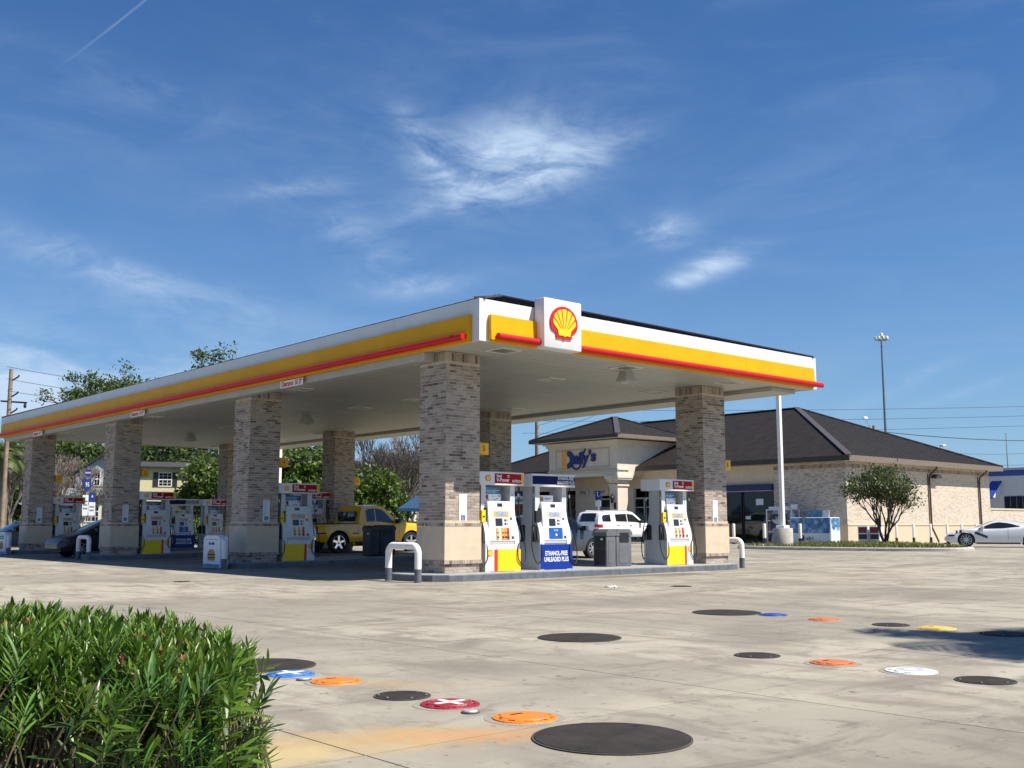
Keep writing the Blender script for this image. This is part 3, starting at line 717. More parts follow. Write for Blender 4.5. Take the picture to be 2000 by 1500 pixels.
notice(9.41+.45, 1.597, gi(9.4, 1.6)+.72, 'white printed notice on the far right column')
notice(.354+.60, 10.887, gi(.4, 10.9)+.76, 'white printed notice on the second row column')
notice(.354+.50, 21.227, gi(.4, 21)+.78, 'white printed notice on the column behind the bare hoop')
notice(.354+.45, 30.657, gi(.4, 30.6)+.80, 'white printed notice on the leftmost column')
def flag(x, y, z, num, label):
    root = empty('pump_number_sign', (x, y, z)); tag(root, label, 'number sign', 'yellow pump number signs on the columns')
    mb = MB(); mb.bbox((0, -.2, -.14), (.30, .2, .14), SIGNY, .02); mb.build('box', root, smooth=True)
    mb = MB(); mb.box((-.06, -.03, -.03), (0, .03, .03), GALV); mb.build('bracket', root)
    text('number', num, .17, T((.15, -.2015, 0)), INKR, root, bold=.004); text('number', num, .17, T((-.0015, 0, 0)) @ RZ(-math.pi/2), INKR, root, bold=.004)
SIGNY = mat('sign_yellow', (.85, .50, .02), .4, var=.03)
flag(1.40, 1.9, 2.96, '5', 'yellow box with red 5 on the near corner column')
flag(10.46, 1.9, 2.92, '6', 'yellow number box on the far right column')
flag(1.40, 11.2, 3.05, '4', 'yellow number box on the second row column')
flag(1.40, 21.5, 3.12, '2', 'yellow number box on the column behind the bare hoop')
flag(1.40, 30.9, 3.22, '1', 'yellow number box on the leftmost column')
flag(10.5, 21.3, 3.05, '3', 'yellow number box on the column behind the pickup')

# ------------------------------------------------------------------ pumps
def side_profile():
    """half profile (y, z) of the pump cheek, front side"""
    return [(-.39, 0), (-.39, .72), (-.375, .86), (-.34, 1.0), (-.285, 1.14), (-.245, 1.28), (-.225, 1.42), (-.225, 2.0)]
def pump(x, y, zb, kind, label, flip=False):
    root = empty('fuel_pump', (x, y, zb)); tag(root, label, 'fuel pump', 'fuel pumps on the islands')
    fp = side_profile(); poly = fp+[(-a, b) for a, b in fp[::-1]]
    Wd = .515
    for s in (-1, 1):
        x0 = -Wd if s < 0 else Wd-.14
        n = len(poly); vs = [(x0, a, b) for a, b in poly]+[(x0+.14, a, b) for a, b in poly]
        mb = MB(); k = mb.mi(PUMPW)
        mb.add(vs, [(i, (i+1) % n, (i+1) % n+n, i+n) for i in range(n)], PUMPW); mb.add(vs, [list(range(n)), list(range(n, 2*n))[::-1]], PUMPG)
        mb.build('side_frame', root)
    mb = MB(); mb.box((-Wd+.14, -.365, .02), (Wd-.14, .365, .72), PUMPW); mb.box((-Wd+.141, -.30, .72), (Wd-.141, .30, 1.05), PUMPW); mb.box((-Wd+.141, -.20, 1.05), (Wd-.141, .20, 1.45), PUMPW); mb.build('cabinet', root)
    low = BLUE if kind == 'B' else PYEL
    for d in (-1, 1):
        f = Matrix.Identity(4) if d < 0 else RZ(math.pi)
        mb = MB(); A = .392
        if kind == 'B': mb.box((-Wd+.004, -A, .01), (Wd+.045, -A+.03, .60), BLUE, f)
        else:
            s = -1 if flip else 1      # red stripe on the left (or, flipped, on the right) of the yellow
            xs = -.15 if not flip else .15
            if not flip: mb.box((-.145, -A, .01), (Wd+.04, -A+.03, .50), PYEL, f); mb.box((-.25, -A, .01), (-.147, -A+.03, .50), PRED2, f); mb.box((-Wd+.004, -A, .01), (-.252, -A+.03, .62), PUMPW, f)
            else: mb.box((-Wd+.004, -A, .01), (.205, -A+.03, .50), PYEL, f); mb.box((.207, -A, .01), (.29, -A+.03, .50), PRED2, f); mb.box((.292, -A, .01), (Wd+.04, -A+.03, .62), PUMPW, f)
            mb.box((-Wd+.15, -A+.001, .502), (Wd-.15, -A+.03, .62), PUMPW, f)
        mb.build('lower_panel', root)
        if kind == 'B': text('lettering', 'ETHANOL-FREE\nUNLEADED PLUS', .15, f @ T((.02, -A-.002, .31)), INKW, root, bold=.003, fitw=.80)
        else: mini_pecten('small_emblem', .15, f @ T(((-.38 if not flip else .42), -A-.002, .42)), root)
        # terminal door, slightly tilted
        tilt = f @ T((0, -.345, .68)) @ Matrix.Rotation(R(-5.5), 4, 'X')
        mb = MB(); mb.bbox((-.385, -.045, 0), (.385, .10, .93), PUMPW, .02, tilt); mb.build('terminal_door', root, smooth=True)
        mb = MB(); mb.bbox((-.37, -.03, -.06), (.37, .02, -.005), PUMPG, .008, tilt); mb.build('door_lip', root)
        mb = MB(); mb.box((-.10, -.049, .80), (.06, -.0455, .88), DGREY, tilt); mb.build('top_display', root)
        mb = MB()
        fr = [(-.22, .56, .24, .70)]
        for a, b, c_, e in fr:
            mb.box((a, -.049, b), (c_, -.0455, e), ORNG if kind != 'B' else TANF, tilt)
        mb.build('screen_frame', root)
        mb = MB(); mb.box((-.155, -.052, .585), (.17, -.0495, .68), SCRN, tilt); mb.build('screen', root)
        mb = MB(); mb.box((-.18, -.05, .355), (.03, -.0455, .53), DGREY, tilt); mb.build('keypad_display', root)
        mb = MB()
        for i in range(2):
            mb.box((.09, -.05, .38+i*.08), (.14, -.0455, .43+i*.08), BIND, tilt); mb.box((.155, -.05, .38+i*.08), (.20, -.0455, .43+i*.08), GALV, tilt)
        mb.box((.27, -.05, .50), (.33, -.0455, .55), BIND, tilt); mb.box((.29, -.05, .055), (.35, -.0455, .115), BIND, tilt); mb.build('card_reader', root)
        if kind == 'B':
            mb = MB(); mb.bbox((-.20, -.058, .05), (.24, -.04, .31), BLUE2, .012, tilt); mb.build('grade_selector', root); text('grade_text', 'PLUS', .06, tilt @ T((.02, -.06, .25)), INKW, root)
            mb = MB(); mb.cyl(tilt @ Vector((.02, -.066, .14)), tilt @ Vector((.02, -.056, .14)), .03, .03, INKW, 10); mb.build('grade_button', root)
        else:
            for i, gx in enumerate((-.14, .02, .10, .18) if not flip else (-.12, .03, .17)):
                mb = MB(); c_ = ORNG if gx < .17 else PRED2
                mb.bbox((gx-.034, -.058, .04), (gx+.034, -.04, .31), c_, .008, tilt); mb.box((gx-.022, -.060, .18), (gx+.022, -.0585, .215), BIND, tilt)
                for q in range(8): pass
                mb.cyl(tilt @ Vector((gx, -.066, .095)), tilt @ Vector((gx, -.056, .095)), .026, .026, BIND, 10); mb.build('grade_button', root)
        # posters above the door
        ad = f @ T((0, -.12, 0))
        if kind != 'B':
            mb = MB(); mb.box((-.34, -.01, 1.78), (.12, 0, 1.93), ADBLUE, ad); mb.box((-.34, -.011, 1.855), (.12, -.0101, 1.862), INKW, ad); mb.box((-.34, -.011, 1.82), (.02, -.0101, 1.826), INKW, ad); mb.build('blue_poster', root)
        mb = MB(); mb.box((-.34, -.012, 1.56), (.16, 0, 1.775), PAPER, ad); mb.build('white_poster', root)
        mb = MB()
        if kind == 'B':
            mb.bbox((-.33, -.016, 1.69), (-.17, -.0122, 1.74), BUN, .004, ad); mb.box((-.335, -.015, 1.665), (-.165, -.0122, 1.688), PATTY, ad); mb.bbox((-.33, -.016, 1.63), (-.17, -.0122, 1.663), BUN, .004, ad); mb.box((-.13, -.0135, 1.70), (.10, -.0121, 1.715), INKB, ad); mb.box((-.13, -.0135, 1.67), (.04, -.0121, 1.683), INKB, ad)
        else:
            mb.box((-.30, -.0135, 1.66), (-.22, -.0121, 1.76), PATTY, ad); mb.box((-.31, -.0135, 1.575), (-.19, -.0121, 1.655), SKIN, ad); mb.cyl(ad @ Vector((.11, -.0135, 1.73)), ad @ Vector((.11, -.0121, 1.73)), .026, .026, INKR, 12)
            mb.box((-.05, -.0135, 1.64), (-.01, -.0121, 1.665), INKB, ad); mb.box((.02, -.0135, 1.655), (.07, -.0121, 1.675), INKB, ad); mb.box((-.12, -.0135, 1.72), (.04, -.0121, 1.73), INKG, ad)
        mb.build('poster_print', root)
        # pillar stickers
        mb = MB(); px = .44
        mb.box((px-.03, -.2285, 1.56), (px+.03, -.2255, 1.70), STKG, f); mb.box((px-.02, -.2285, 1.74), (px+.02, -.2255, 1.78), INKG, f); mb.build('sticker', root)
    # receipt / squeegee box at the left pillar
    mb = MB(); mb.bbox((-.56, -.31, 1.12), (-.44, -.226, 1.40), PYEL if kind != 'B' else BIND, .01); mb.box((-.53, -.3125, 1.23), (-.47, -.3105, 1.27), BIND); mb.build('tag_box', root)
    mb = MB(); mb.bbox((-.435, -.29, 1.12), (-.395, -.226, 1.46), BIND, .008); mb.build('pin_pad', root)
    # valance: bowed front and back
    hw = .71; zt0, zt1 = 1.98, 2.28; n = 16
    def arc(u, off=0): return -(.34+.07*(1-(u/hw)**2))-off
    mb = MB(); band_ = BLUED if kind == 'B' else WHITE
    us = [-hw+2*hw*i/n for i in range(n+1)]
    ring = [(u, arc(u)) for u in us]+[(u, -arc(u)) for u in us[::-1]]
    m_ = len(ring); vs = [(a, b, zt0) for a, b in ring]+[(a, b, zt1) for a, b in ring]
    mb.add(vs, [(i, (i+1) % m_, (i+1) % m_+m_, i+m_) for i in range(m_)]+[list(range(m_))[::-1], list(range(m_, 2*m_))], VALW); mb.build('valance', root)
    def vpanel(name, u0, u1, z0, z1, m, f, off=.004):
        p = MB(); k = 8; uu = [u0+(u1-u0)*i/k for i in range(k+1)]; vs = [(u, arc(u, off), z) for z in (z0, z1) for u in uu]+[(u, arc(u, 0), z) for z in (z0, z1) for u in uu]
        q = k+1; fs = [(i, i+1, q+i+1, q+i) for i in range(k)]+[(q+i, q+i+1, 3*q+i+1, 3*q+i) for i in range(k)]+[(2*q+i, 2*q+i+1, i+1, i) for i in range(k)]+[(0, q, 3*q, 2*q), (k, 2*q+k, 3*q+k, q+k)]
        p.add(vs, fs, m, f); return p.build(name, root)
    for d in (-1, 1):
        f = Matrix.Identity(4) if d < 0 else RZ(math.pi)
        if kind == 'B':
            vpanel('valance_band', -hw+.003, hw-.003, zt0+.05, zt1-.05, BLUED, f)
            text('valance_text', 'ETHANOL-FREE\nUNLEADED PLUS', .108, f @ T((.33, arc(.33)-.020, (zt0+zt1)/2)) @ RZ(R(4)), INKW, root, bold=.002, fitw=.62)
        else:
            vpanel('red_panel', -.25, .60, zt0+.035, zt1-.035, PRED, f); vpanel('yellow_end', .603, .70, zt0+.03, zt1-.03, SIGNY, f)
            mini_pecten('valance_emblem', .14, f @ T((-.43, arc(-.43)-.006, zt0+.15)) @ RZ(R(-5)), root)
            text('valance_text', 'Shell', .085, f @ T((-.21, arc(-.1)-.010, zt0+.205)) @ RZ(R(-1)), INKW, root, bold=.003, align='LEFT')
            text('valance_text', 'V-Power', .115, f @ T((-.21, arc(-.05)-.010, zt0+.115)) @ RZ(R(-.5)), INKW, root, bold=.004, sx=.95, align='LEFT')
            text('valance_text', 'NiTRO+', .085, f @ T((.27, arc(.35)-.014, zt0+.095)) @ RZ(R(2.5)), INKW, root, bold=.003, align='LEFT', italic=.3)
            p = MB(); cc = f @ T((.16, arc(.16)-.007, zt0+.205))
            o_ = [(.03*math.cos(a), .036*math.sin(a)) for a in [2*math.pi*i/16 for i in range(16)]]; i_ = [(x_*.55, z_*.55) for x_, z_ in o_]
            for q in range(16):
                r_ = (q+1) % 16; p.prism([o_[q], o_[r_], i_[r_], i_[q]], .004, INKW, cc)
            p.build('small_ring_mark', root)
    # hoses, boots and nozzles on both flanks
    for s, side in ((-1, -1), (1, -1), (-1, 1), (1, 1)):
        e = s*.56
        mb = MB(); mb.bbox((min(e, e-s*.05)-.02, side*.22-.07, .66), (max(e, e-s*.05)+.02, side*.22+.07, 1.06), BLACK, .02); bt = mb.build('nozzle_boot', root)
        mb = MB(); mb.tube([(e+s*.02, side*.24, 1.02), (e+s*.05, side*.26, .93), (e+s*.055, side*.30, .80), (e+s*.04, side*.31, .70)], [.022, .028, .024, .012], STEEL if s > 0 else BLACK, 8); mb.build('nozzle', bt, smooth=True)
        x_top = s*.60
        pts = []
        P0 = Vector((x_top, side*.25, 1.98)); P1 = Vector((e+s*.06, side*.30, .92))
        if s < 0:     # slack loop low at the flank
            ctrl = [P0, Vector((x_top-.03, side*.27, 1.3)), Vector((x_top-.12, side*.33, .55)), Vector((x_top+.0, side*.38, .16)), Vector((x_top+.14, side*.40, .30)), Vector((x_top+.12, side*.38, .62)), P1+Vector((.0, 0, -.22))]
        else: ctrl = [P0, Vector((x_top+.02, side*.26, 1.4)), Vector((x_top+.10, side*.28, .95)), Vector((x_top+.16, side*.34, .45)), Vector((x_top+.06, side*.40, .14)), Vector((x_top-.14, side*.42, .28)), Vector((x_top-.12, side*.40, .6)), P1+Vector((0, 0, -.22))]
        c_ = [ctrl[0]]+ctrl+[ctrl[-1]]
        for i in range(1, len(c_)-2):
            for q in range(6):
                t = q/6; a, b, c3, d3 = c_[i-1], c_[i], c_[i+1], c_[i+2]
                pts.append(.5*((2*b)+(-a+c3)*t+(2*a-5*b+4*c3-d3)*t*t+(-a+3*b-3*c3+d3)*t**3))
        pts.append(ctrl[-1]); mb = MB(); mb.tube(pts, .0135, BLACK, 7); mb.build('hose', root, smooth=True)
        mb = MB(); mb.cyl((x_top, side*.25, 1.72), (x_top, side*.25, 1.80), .02, .02, STEEL, 8); mb.build('hose_swivel', root)
    return root
TANF = mat('tan_frame', (.62, .50, .34), .5); SCRN = mat('screen_glass', (.30, .36, .50), .15, var=.25, scale=20); BLUE2 = mat('selector_blue', (.01, .10, .42), .4)
ADBLUE = mat('poster_blue', (.03, .14, .33), .5, col2=(.10, .30, .50), scale=6); BUN = mat('bun_brown', (.45, .22, .07), .6, var=.25, scale=30); PATTY = mat('patty_brown', (.16, .06, .03), .7, var=.4, scale=30)
SKIN = mat('skin', (.48, .27, .18), .6, var=.08); STKG = mat('sticker_teal', (.35, .62, .62), .5); VALW = mat('valance_white', (.76, .77, .78), .38, var=.03)
PY = 2.0
pV = pump(2.04, PY, gi(2, 2), 'V', 'white pump with red valance and yellow base beside the near column')
pB = pump(3.73, PY, gi(3.7, 2), 'B', 'blue ethanol-free pump beside the near red topped pump')
pR = pump(8.32, PY, gi(8.3, 2), 'V', 'red topped pump standing alone beside the far right column', flip=True)
pR2 = dup(pR, (2.04, 11.29, gi(2, 11.3)), label='shaded red topped pump right of the second row column')
dup(pR, (8.32, 11.29, gi(8.3, 11.3)), label='red topped pump of the second island, hidden behind the near column')
dup(pR, (2.04, 21.6, gi(2, 21.6)), label='shaded red topped pump right of the column behind the bare hoop')
dup(pR, (8.80, 21.6, gi(8.8, 21.6)), label='partly hidden red topped pump in front of the column behind the pickup')
dup(pR, (2.04, 31.1, gi(2, 31)), label='small red topped pump behind the dark hatchback')
dup(pB, (7.33, 31.1, gi(7.3, 31)), label='small blue ethanol-free pump under the far part of the canopy')
dup(pR, (8.95, 31.1, gi(8.9, 31)), label='small red topped pump right of the far blue pump')

# ------------------------------------------------------------------ bins
def bins(x, y, z, m, label, grp, nm='waste_bin'):
    root = empty(nm, (x, y, z)); tag(root, label, 'waste bin', grp)
    mb = MB(); w, d = .34, .36
    mb.bbox((-w, -d, 0), (w, d, .86), m, .03); mb.build('body', root, smooth=True)
    mb = MB(); prof = [(-w-.02, .862), (w+.02, .862), (w+.02, .96), (w*.7, 1.05), (-w*.7, 1.05), (-w-.02, .96)]
    mb.prism(prof, 2*d+.04, m, T((0, -d-.02, 0))); mb.build('lid', root)
    mb = MB(); mb.box((-.2, -d-.024, .69), (.2, -d-.001, .95), BLACK); mb.build('opening', root)
    mb = MB(); mb.bbox((-.22, -d-.012, .10), (.22, -d+.01, .62), m, .006); mb.build('door_panel', root)
    return root
b1 = bins(6.39, 2.09, gi(6.4, 2.1), BINM, 'grey waste bin nearest the right pump', 'pair of waste bins on the front island')
b1.scale = (.85, .67, .91)
b2 = empty('service_bin', (5.91, 2.09, gi(5.8, 2.1))); b2.scale = (.50, .67, .91); tag(b2, 'grey bin with dark open side panel left of its twin', 'waste bin', 'pair of waste bins on the front island')
mb = MB(); mb.bbox((-.34, -.36, 0), (.34, .36, .86), BINM, .03); mb.build('body', b2, smooth=True)
mb = MB(); mb.prism([(-.36, .862), (.36, .862), (.36, .96), (.24, 1.05), (-.24, 1.05), (-.36, .96)], .76, BINM, T((0, -.38, 0))); mb.build('lid', b2)
mb = MB(); mb.box((-.342, -.30, .50), (-.341, .30, .93), BIND); mb.box((-.345, -.30, .05), (-.341, .30, .49), BLACK); mb.build('side_panel', b2)
mb = MB(); mb.box((-.35, -.16, .74), (-.346, -.05, .79), PAPER); mb.build('paper_towel', b2)
mb = MB(); mb.bbox((-.2, -.372, .1), (.2, -.35, .75), BINM, .006); mb.build('door_panel', b2)
d1 = dup(b1, (5.42, 11.4, gi(5.5, 11.4)), label='dark bin with slot opening behind the near white hoop', group='pair of dark bins on the second island')
d2 = dup(b2, (4.94, 11.4, gi(4.8, 11.4)), label='dark bin with cut-away side in front of the pickup door', group='pair of dark bins on the second island')
def recolor(root, m):
    for ch in root.children:
        if ch.type == 'MESH' and BINM.name in [s.material.name for s in ch.material_slots]:
            me = ch.data.copy(); me.materials.clear(); me.materials.append(m); ch.data = me
recolor(d1, BINN); recolor(d2, BINN)

# ------------------------------------------------------------------ hoops
def hoop(x, y, label, rot=0, sign=None, base=None, h=.86, sp=.55):
    zb = gz(x, y) if base is None else base; r = .075; rc = .17
    root = empty('guard_hoop' if not sign else 'sign_hoop', (x, y, zb), rot); tag(root, label, 'guard rail', 'white pipe hoops guarding the island ends')
    hs = sp; pts = [(0, -hs, .28), (0, -hs, h-r-rc)]
    for k in range(1, 9): a = math.pi*k/16; pts.append((0, -hs+rc-rc*math.cos(a), h-r-rc+rc*math.sin(a)))
    for k in range(0, 9): a = math.pi/2-math.pi*k/16; pts.append((0, hs-rc+rc*math.cos(a), h-r-rc+rc*math.sin(a)))
    pts.append((0, hs, .28)); mb = MB(); mb.tube(pts, r, WPAINT, 16); mb.build('pipe', root, smooth=True)
    for s in (-1, 1):
        mb = MB(); mb.tube([(0, s*hs, 0), (0, s*hs, .281)], r*1.03, GREYP, 16); mb.build('grey_foot', root, smooth=True)
    if sign:
        prof = []; w = hs-.03
        for a in range(0, 181, 15): prof.append((w*.98*math.cos(R(a)) if a not in () else 0, .70+.24*math.sin(R(a))))
        prof = [(w, .70)]+[(w-.18+.18*math.cos(R(a)), .74+.18*math.sin(R(a))) for a in range(0, 91, 15)]+[(-w+.18-.18*math.cos(R(a)), .74+.18*math.sin(R(a))) for a in range(90, -1, -15)]+[(-w, .02), (w, .02)]
        mb = MB(); mb.prism(prof, .24, PAPER, RZ(-math.pi/2) @ T((0, -.12, 0))); b = mb.build('sign_board', root)
        F = RZ(-math.pi/2) @ T((0, -.122, 0))
        if sign == 'bars': print_bars('sign_print', -.30, .30, .72, 2, F, INKB, root, h=.045, gap=.075)
        else: text('sign_text', sign, .12, F @ T((0, 0, .70)), INKB, root, bold=.003, sx=.8)
        mb = MB(); mb.box((-w+.12, -.003, .80), (w-.12, 0, .82), INKG, F); mb.build('slot', root)
        mb = MB()
        bunp = [(.21*math.cos(R(a)), .42+.12*math.sin(R(a))) for a in range(0, 181, 12)]
        mb.prism(bunp, -.006, BUN, F); mb.prism([(-.22, .36), (.22, .36), (.23, .415), (-.23, .415)], -.008, PATTY, F); mb.prism([(-.24, .335), (.24, .335), (.22, .365), (-.22, .365)], -.007, CHEESE, F)
        mb.prism([(-.22, .29), (.22, .29), (.23, .333), (-.23, .333)], -.008, PATTY, F); mb.prism([(-.2, .22), (.2, .22), (.22, .288), (-.22, .288)], -.006, BUN, F); mb.build('burger_picture', root)
        mb = MB(); mb.box((-w+.02, -.003, .03), (w-.02, 0, .13), ADBLUE, F); mb.build('blue_footer', root)
    return root
CHEESE = mat('cheese_yellow', (.75, .42, .05), .5)
hoop(-.62, 1.80, 'white hoop with grey feet in front of the near corner column', sp=.545, h=.84)
hoop(10.93, 2.08, 'white hoop at the right end of the front island', rot=0, sp=.55)
hoop(-.50, 11.05, 'white hoop wearing a burger advert board', sign='hot seller')
hoop(-.50, 21.45, 'bare white hoop in front of the dark hatchback wheel', sp=.52)
hoop(-.50, 30.75, 'white hoop with advert board at the left edge', sign='bars', sp=.55)

# ------------------------------------------------------------------ covers in the concrete
def disc(mb, r, z0, z1, m, n=40, bev=.0):
    mb.lathe([(r, z0), (r, z1-bev), (r-bev, z1)], m, n); k = len(mb.v)
    mb.add([(math.cos(2*math.pi*i/n)*(r-bev), math.sin(2*math.pi*i/n)*(r-bev), z1) for i in range(n)], [list(range(n))], m)
def plate(x, y, r, label):
    root = empty('manhole_cover', (x, y, gz(x, y)+.002)); tag(root, label, 'manhole cover', 'dark steel plates over the tanks')
    mb = MB(); ring = [(r+.012, .0), (r+.012, .006), (r, .007), (r, 0)]; mb.lathe(ring, JOINT, 48); mb.build('rim', root)
    mb = MB(); disc(mb, r-.004, 0, .010, STEELPL, 56, .002); mb.build('plate', root, smooth=False)
    if r > .3:
        for a in (0.35, 3.5):
            mb = MB(); c, s_ = math.cos(a)*r*.84, math.sin(a)*r*.84; mb.box((c-.035, s_-.012, .0101), (c+.035, s_+.012, .0115), BLACK); mb.build('lifting_slot', root)
    else:
        for k in range(6):
            a = k*math.pi/3+.3; mb = MB(); mb.cyl((math.cos(a)*(r-.02), math.sin(a)*(r-.02), .0101), (math.cos(a)*(r-.02), math.sin(a)*(r-.02), .015), .008, .008, GALV, 8); mb.build('bolt', root)
    return root
def fill(x, y, r, col, label, mark=None, markm=None):
    root = empty('fill_cap', (x, y, gz(x, y)+.001)); tag(root, label, 'fill cover', 'painted tank fill covers in the forecourt')
    mb = MB(); mb.lathe([(r+.085, -.004), (r+.083, .0015), (r+.034, .0015)], COLLAR, 40); mb.build('collar', root)
    mb = MB(); mb.lathe([(r+.035, .0), (r+.03, .010), (r+.008, .012), (r+.004, .004), (r, .004)], col, 40); mb.build('ring', root)
    # notched skirt: painted lugs round the rim
    mb = MB()
    for k in range(10):
        a = 2*math.pi*k/10; M = RZ(a); mb.bbox((r-.02, -.024, .002), (r+.012, .024, .015), col, .003, M)
    mb.build('lugs', root)
    mb = MB(); disc(mb, r-.014, .0, .020, col, 40, .006); mb.build('lid', root)
    if mark == 'cross':
        mb = MB(); mb.box((-r*.72, -r*.13, .0205), (r*.72, r*.13, .0215), markm); mb.box((-r*.13, -r*.72, .0204), (r*.13, r*.72, .0213), markm); mb.build('painted_cross', root)
    elif mark == 'ring':
        mb = MB(); mb.lathe([(r*.66, .0205), (r*.66, .0215), (r*.36, .0215), (r*.36, .0205)], markm, 32); mb.build('painted_ring', root)
    else:
        mb = MB(); mb.box((-r*.34, .3*r, .0205), (r*.22, .46*r, .0212), BLACK); mb.build('handle_slot', root)
    return root
FORG = mat('cover_orange', (.75, .20, .012), .5, scale=22, col2=(.24,.19,.13), cmin=.56, cmax=.66, rvar=.1, bump=.3, bscale=90); FORG2 = mat('cover_orange_faded', (.52, .14, .04), .6, scale=22, col2=(.24,.19,.14), cmin=.56, cmax=.66, rvar=.1, bump=.3, bscale=90); FRED = mat('cover_crimson', (.30, .012, .03), .5, scale=22, col2=(.2,.16,.13), cmin=.56, cmax=.66, rvar=.1, bump=.3, bscale=90)
FBLU = mat('cover_blue', (.04, .17, .48), .5, scale=22, col2=(.2,.2,.2), cmin=.56, cmax=.66, rvar=.1, bump=.3, bscale=90); FYEL = mat('cover_yellow', (.72, .46, .06), .5, scale=22, col2=(.26,.22,.15), cmin=.56, cmax=.66, rvar=.1, bump=.3, bscale=90); FWHT = mat('cover_white', (.72, .71, .68), .5, scale=22, col2=(.3,.28,.25), cmin=.56, cmax=.66, rvar=.1, bump=.3, bscale=90); FBLU2 = mat('cover_deep_blue', (.015, .05, .30), .5, var=.1)
plate(-9.58, -12.90, .445, 'largest dark round steel plate at the bottom centre'); plate(-9.55, -8.74, .44, 'dark round plate half hidden by the oleander hedge')
plate(-5.88, -8.90, .44, 'dark round plate in the middle of the forecourt'); plate(-2.01, -7.88, .46, 'dark round plate touching the small plain blue cover')
plate(-9.60, -10.88, .19, 'small dark plate between the orange and crimson covers'); plate(-1.99, -10.33, .21, 'small dark plate left of the yellow cover')
plate(-5.75, -11.11, .20, 'small dark plate left of the faded orange cover'); plate(-5.75, -13.25, .215, 'small dark plate right of the white cover'); plate(-2.05, -11.75, .27, 'dark plate in the palm shadow at the right edge')
plate(2.5, -3.3, .20, 'small dark plate far out near the pump island'); plate(-4.2, 4.9, .17, 'tiny dark plate left of the canopy shadow')
fill(-9.65, -9.39, .165, FBLU, 'blue cover with white cross beside the hedge', 'cross', INKW); fill(-9.58, -9.97, .165, FORG, 'bright orange cover next to the blue cross one')
fill(-9.57, -11.39, .170, FRED, 'crimson cover with a white cross', 'cross', INKW); fill(-9.53, -12.10, .172, FORG, 'bright orange cover nearest the largest plate')
fill(-1.88, -8.55, .16, FBLU2, 'plain deep blue cover'); fill(-1.98, -9.40, .17, FORG2, 'faded orange cover farther out, right of the deep blue one')
fill(-2.00, -10.92, .18, FYEL, 'yellow cover above the palm shadow'); fill(-5.71, -11.88, .165, FORG2, 'faded orange cover in the middle row of covers')
fill(-5.69, -12.60, .175, FWHT, 'white cover with grey ring', 'ring', INKG)
for x, y, lb in ((-9.72, -9.72, 'small round grey vent cap beside the blue cross cover'), (-9.66, -11.72, 'small round grey vent cap beside the crimson cover')):
    root = empty('vent_cap', (x, y, gz(x, y))); tag(root, lb, 'vent cap', 'small vent caps'); mb = MB(); disc(mb, .05, 0, .02, GALV, 20, .006); mb.build('lid', root); mb = MB(); mb.lathe([(.062, 0), (.06, .008), (.05, .008)], JOINT, 20); mb.build('rim', root)
# scraps lying about
SCR = mat('leaf_scrap', (.10, .06, .035), .9, var=.3); WSCR = mat('paper_scrap', (.75, .75, .75), .7)
mb = MB()
for k in range(9):
    a = rnd.uniform(0, 6.3); x, y = 1.1+rnd.uniform(-.09, .09), -2.75+rnd.uniform(-.07, .07); mb.add([(x, y, .008), (x+.08*math.cos(a), y+.08*math.sin(a), .012), (x+.06*math.cos(a+1), y+.06*math.sin(a+1), .05)], [(0, 1, 2)], WSCR)
tag(mb.build('paper_litter'), 'crumpled white paper scrap on the concrete before the bins', 'litter')
mb = MB()
for k in range(60):
    a = rnd.uniform(0, 6.3); d = rnd.gauss(0, .05); x, y = -7.55+d*1.5, -14.55+rnd.gauss(0, .025); l = .03
    mb.tube([(x, y, .006+rnd.uniform(0, .01)), (x+l*math.cos(a), y+l*math.sin(a), .008+rnd.uniform(0, .01))], .0018, SCR, 4)
tag(mb.build('dry_needles'), 'small heap of brown needles at the bottom right', 'debris', kind='stuff')

# ------------------------------------------------------------------ store
SX, SY, SX2, SY2 = 36.55, 13.84, 53.1, 44.0; G0 = .2
def seams_on(mb, p0, p1, q0, q1, n, m=None, s=.02, h=.05):
    """ribs from points on p0->p1 up to matching points on q0->q1"""
    m = m or ROOF
    for i in range(n+1):
        t = (i+.5)/(n+1); a = Vector(p0).lerp(Vector(p1), t); b = Vector(q0).lerp(Vector(q1), t)
        rib(mb, a, b, s, h, m)
def rib(mb, p, q, s, h, m):
    p = Vector(p); q = Vector(q); d = (q-p)
    if d.length < .05: return
    d.normalize(); sd = d.cross(Vector((0, 0, 1))).normalized()*s; up = Vector((0, 0, h))
    mb.add([p-sd, p+sd, p+sd+up, p-sd+up, q-sd, q+sd, q+sd+up, q-sd+up], [(0, 1, 2, 3), (4, 7, 6, 5), (0, 4, 5, 1), (1, 5, 6, 2), (2, 6, 7, 3), (3, 7, 4, 0)], m)
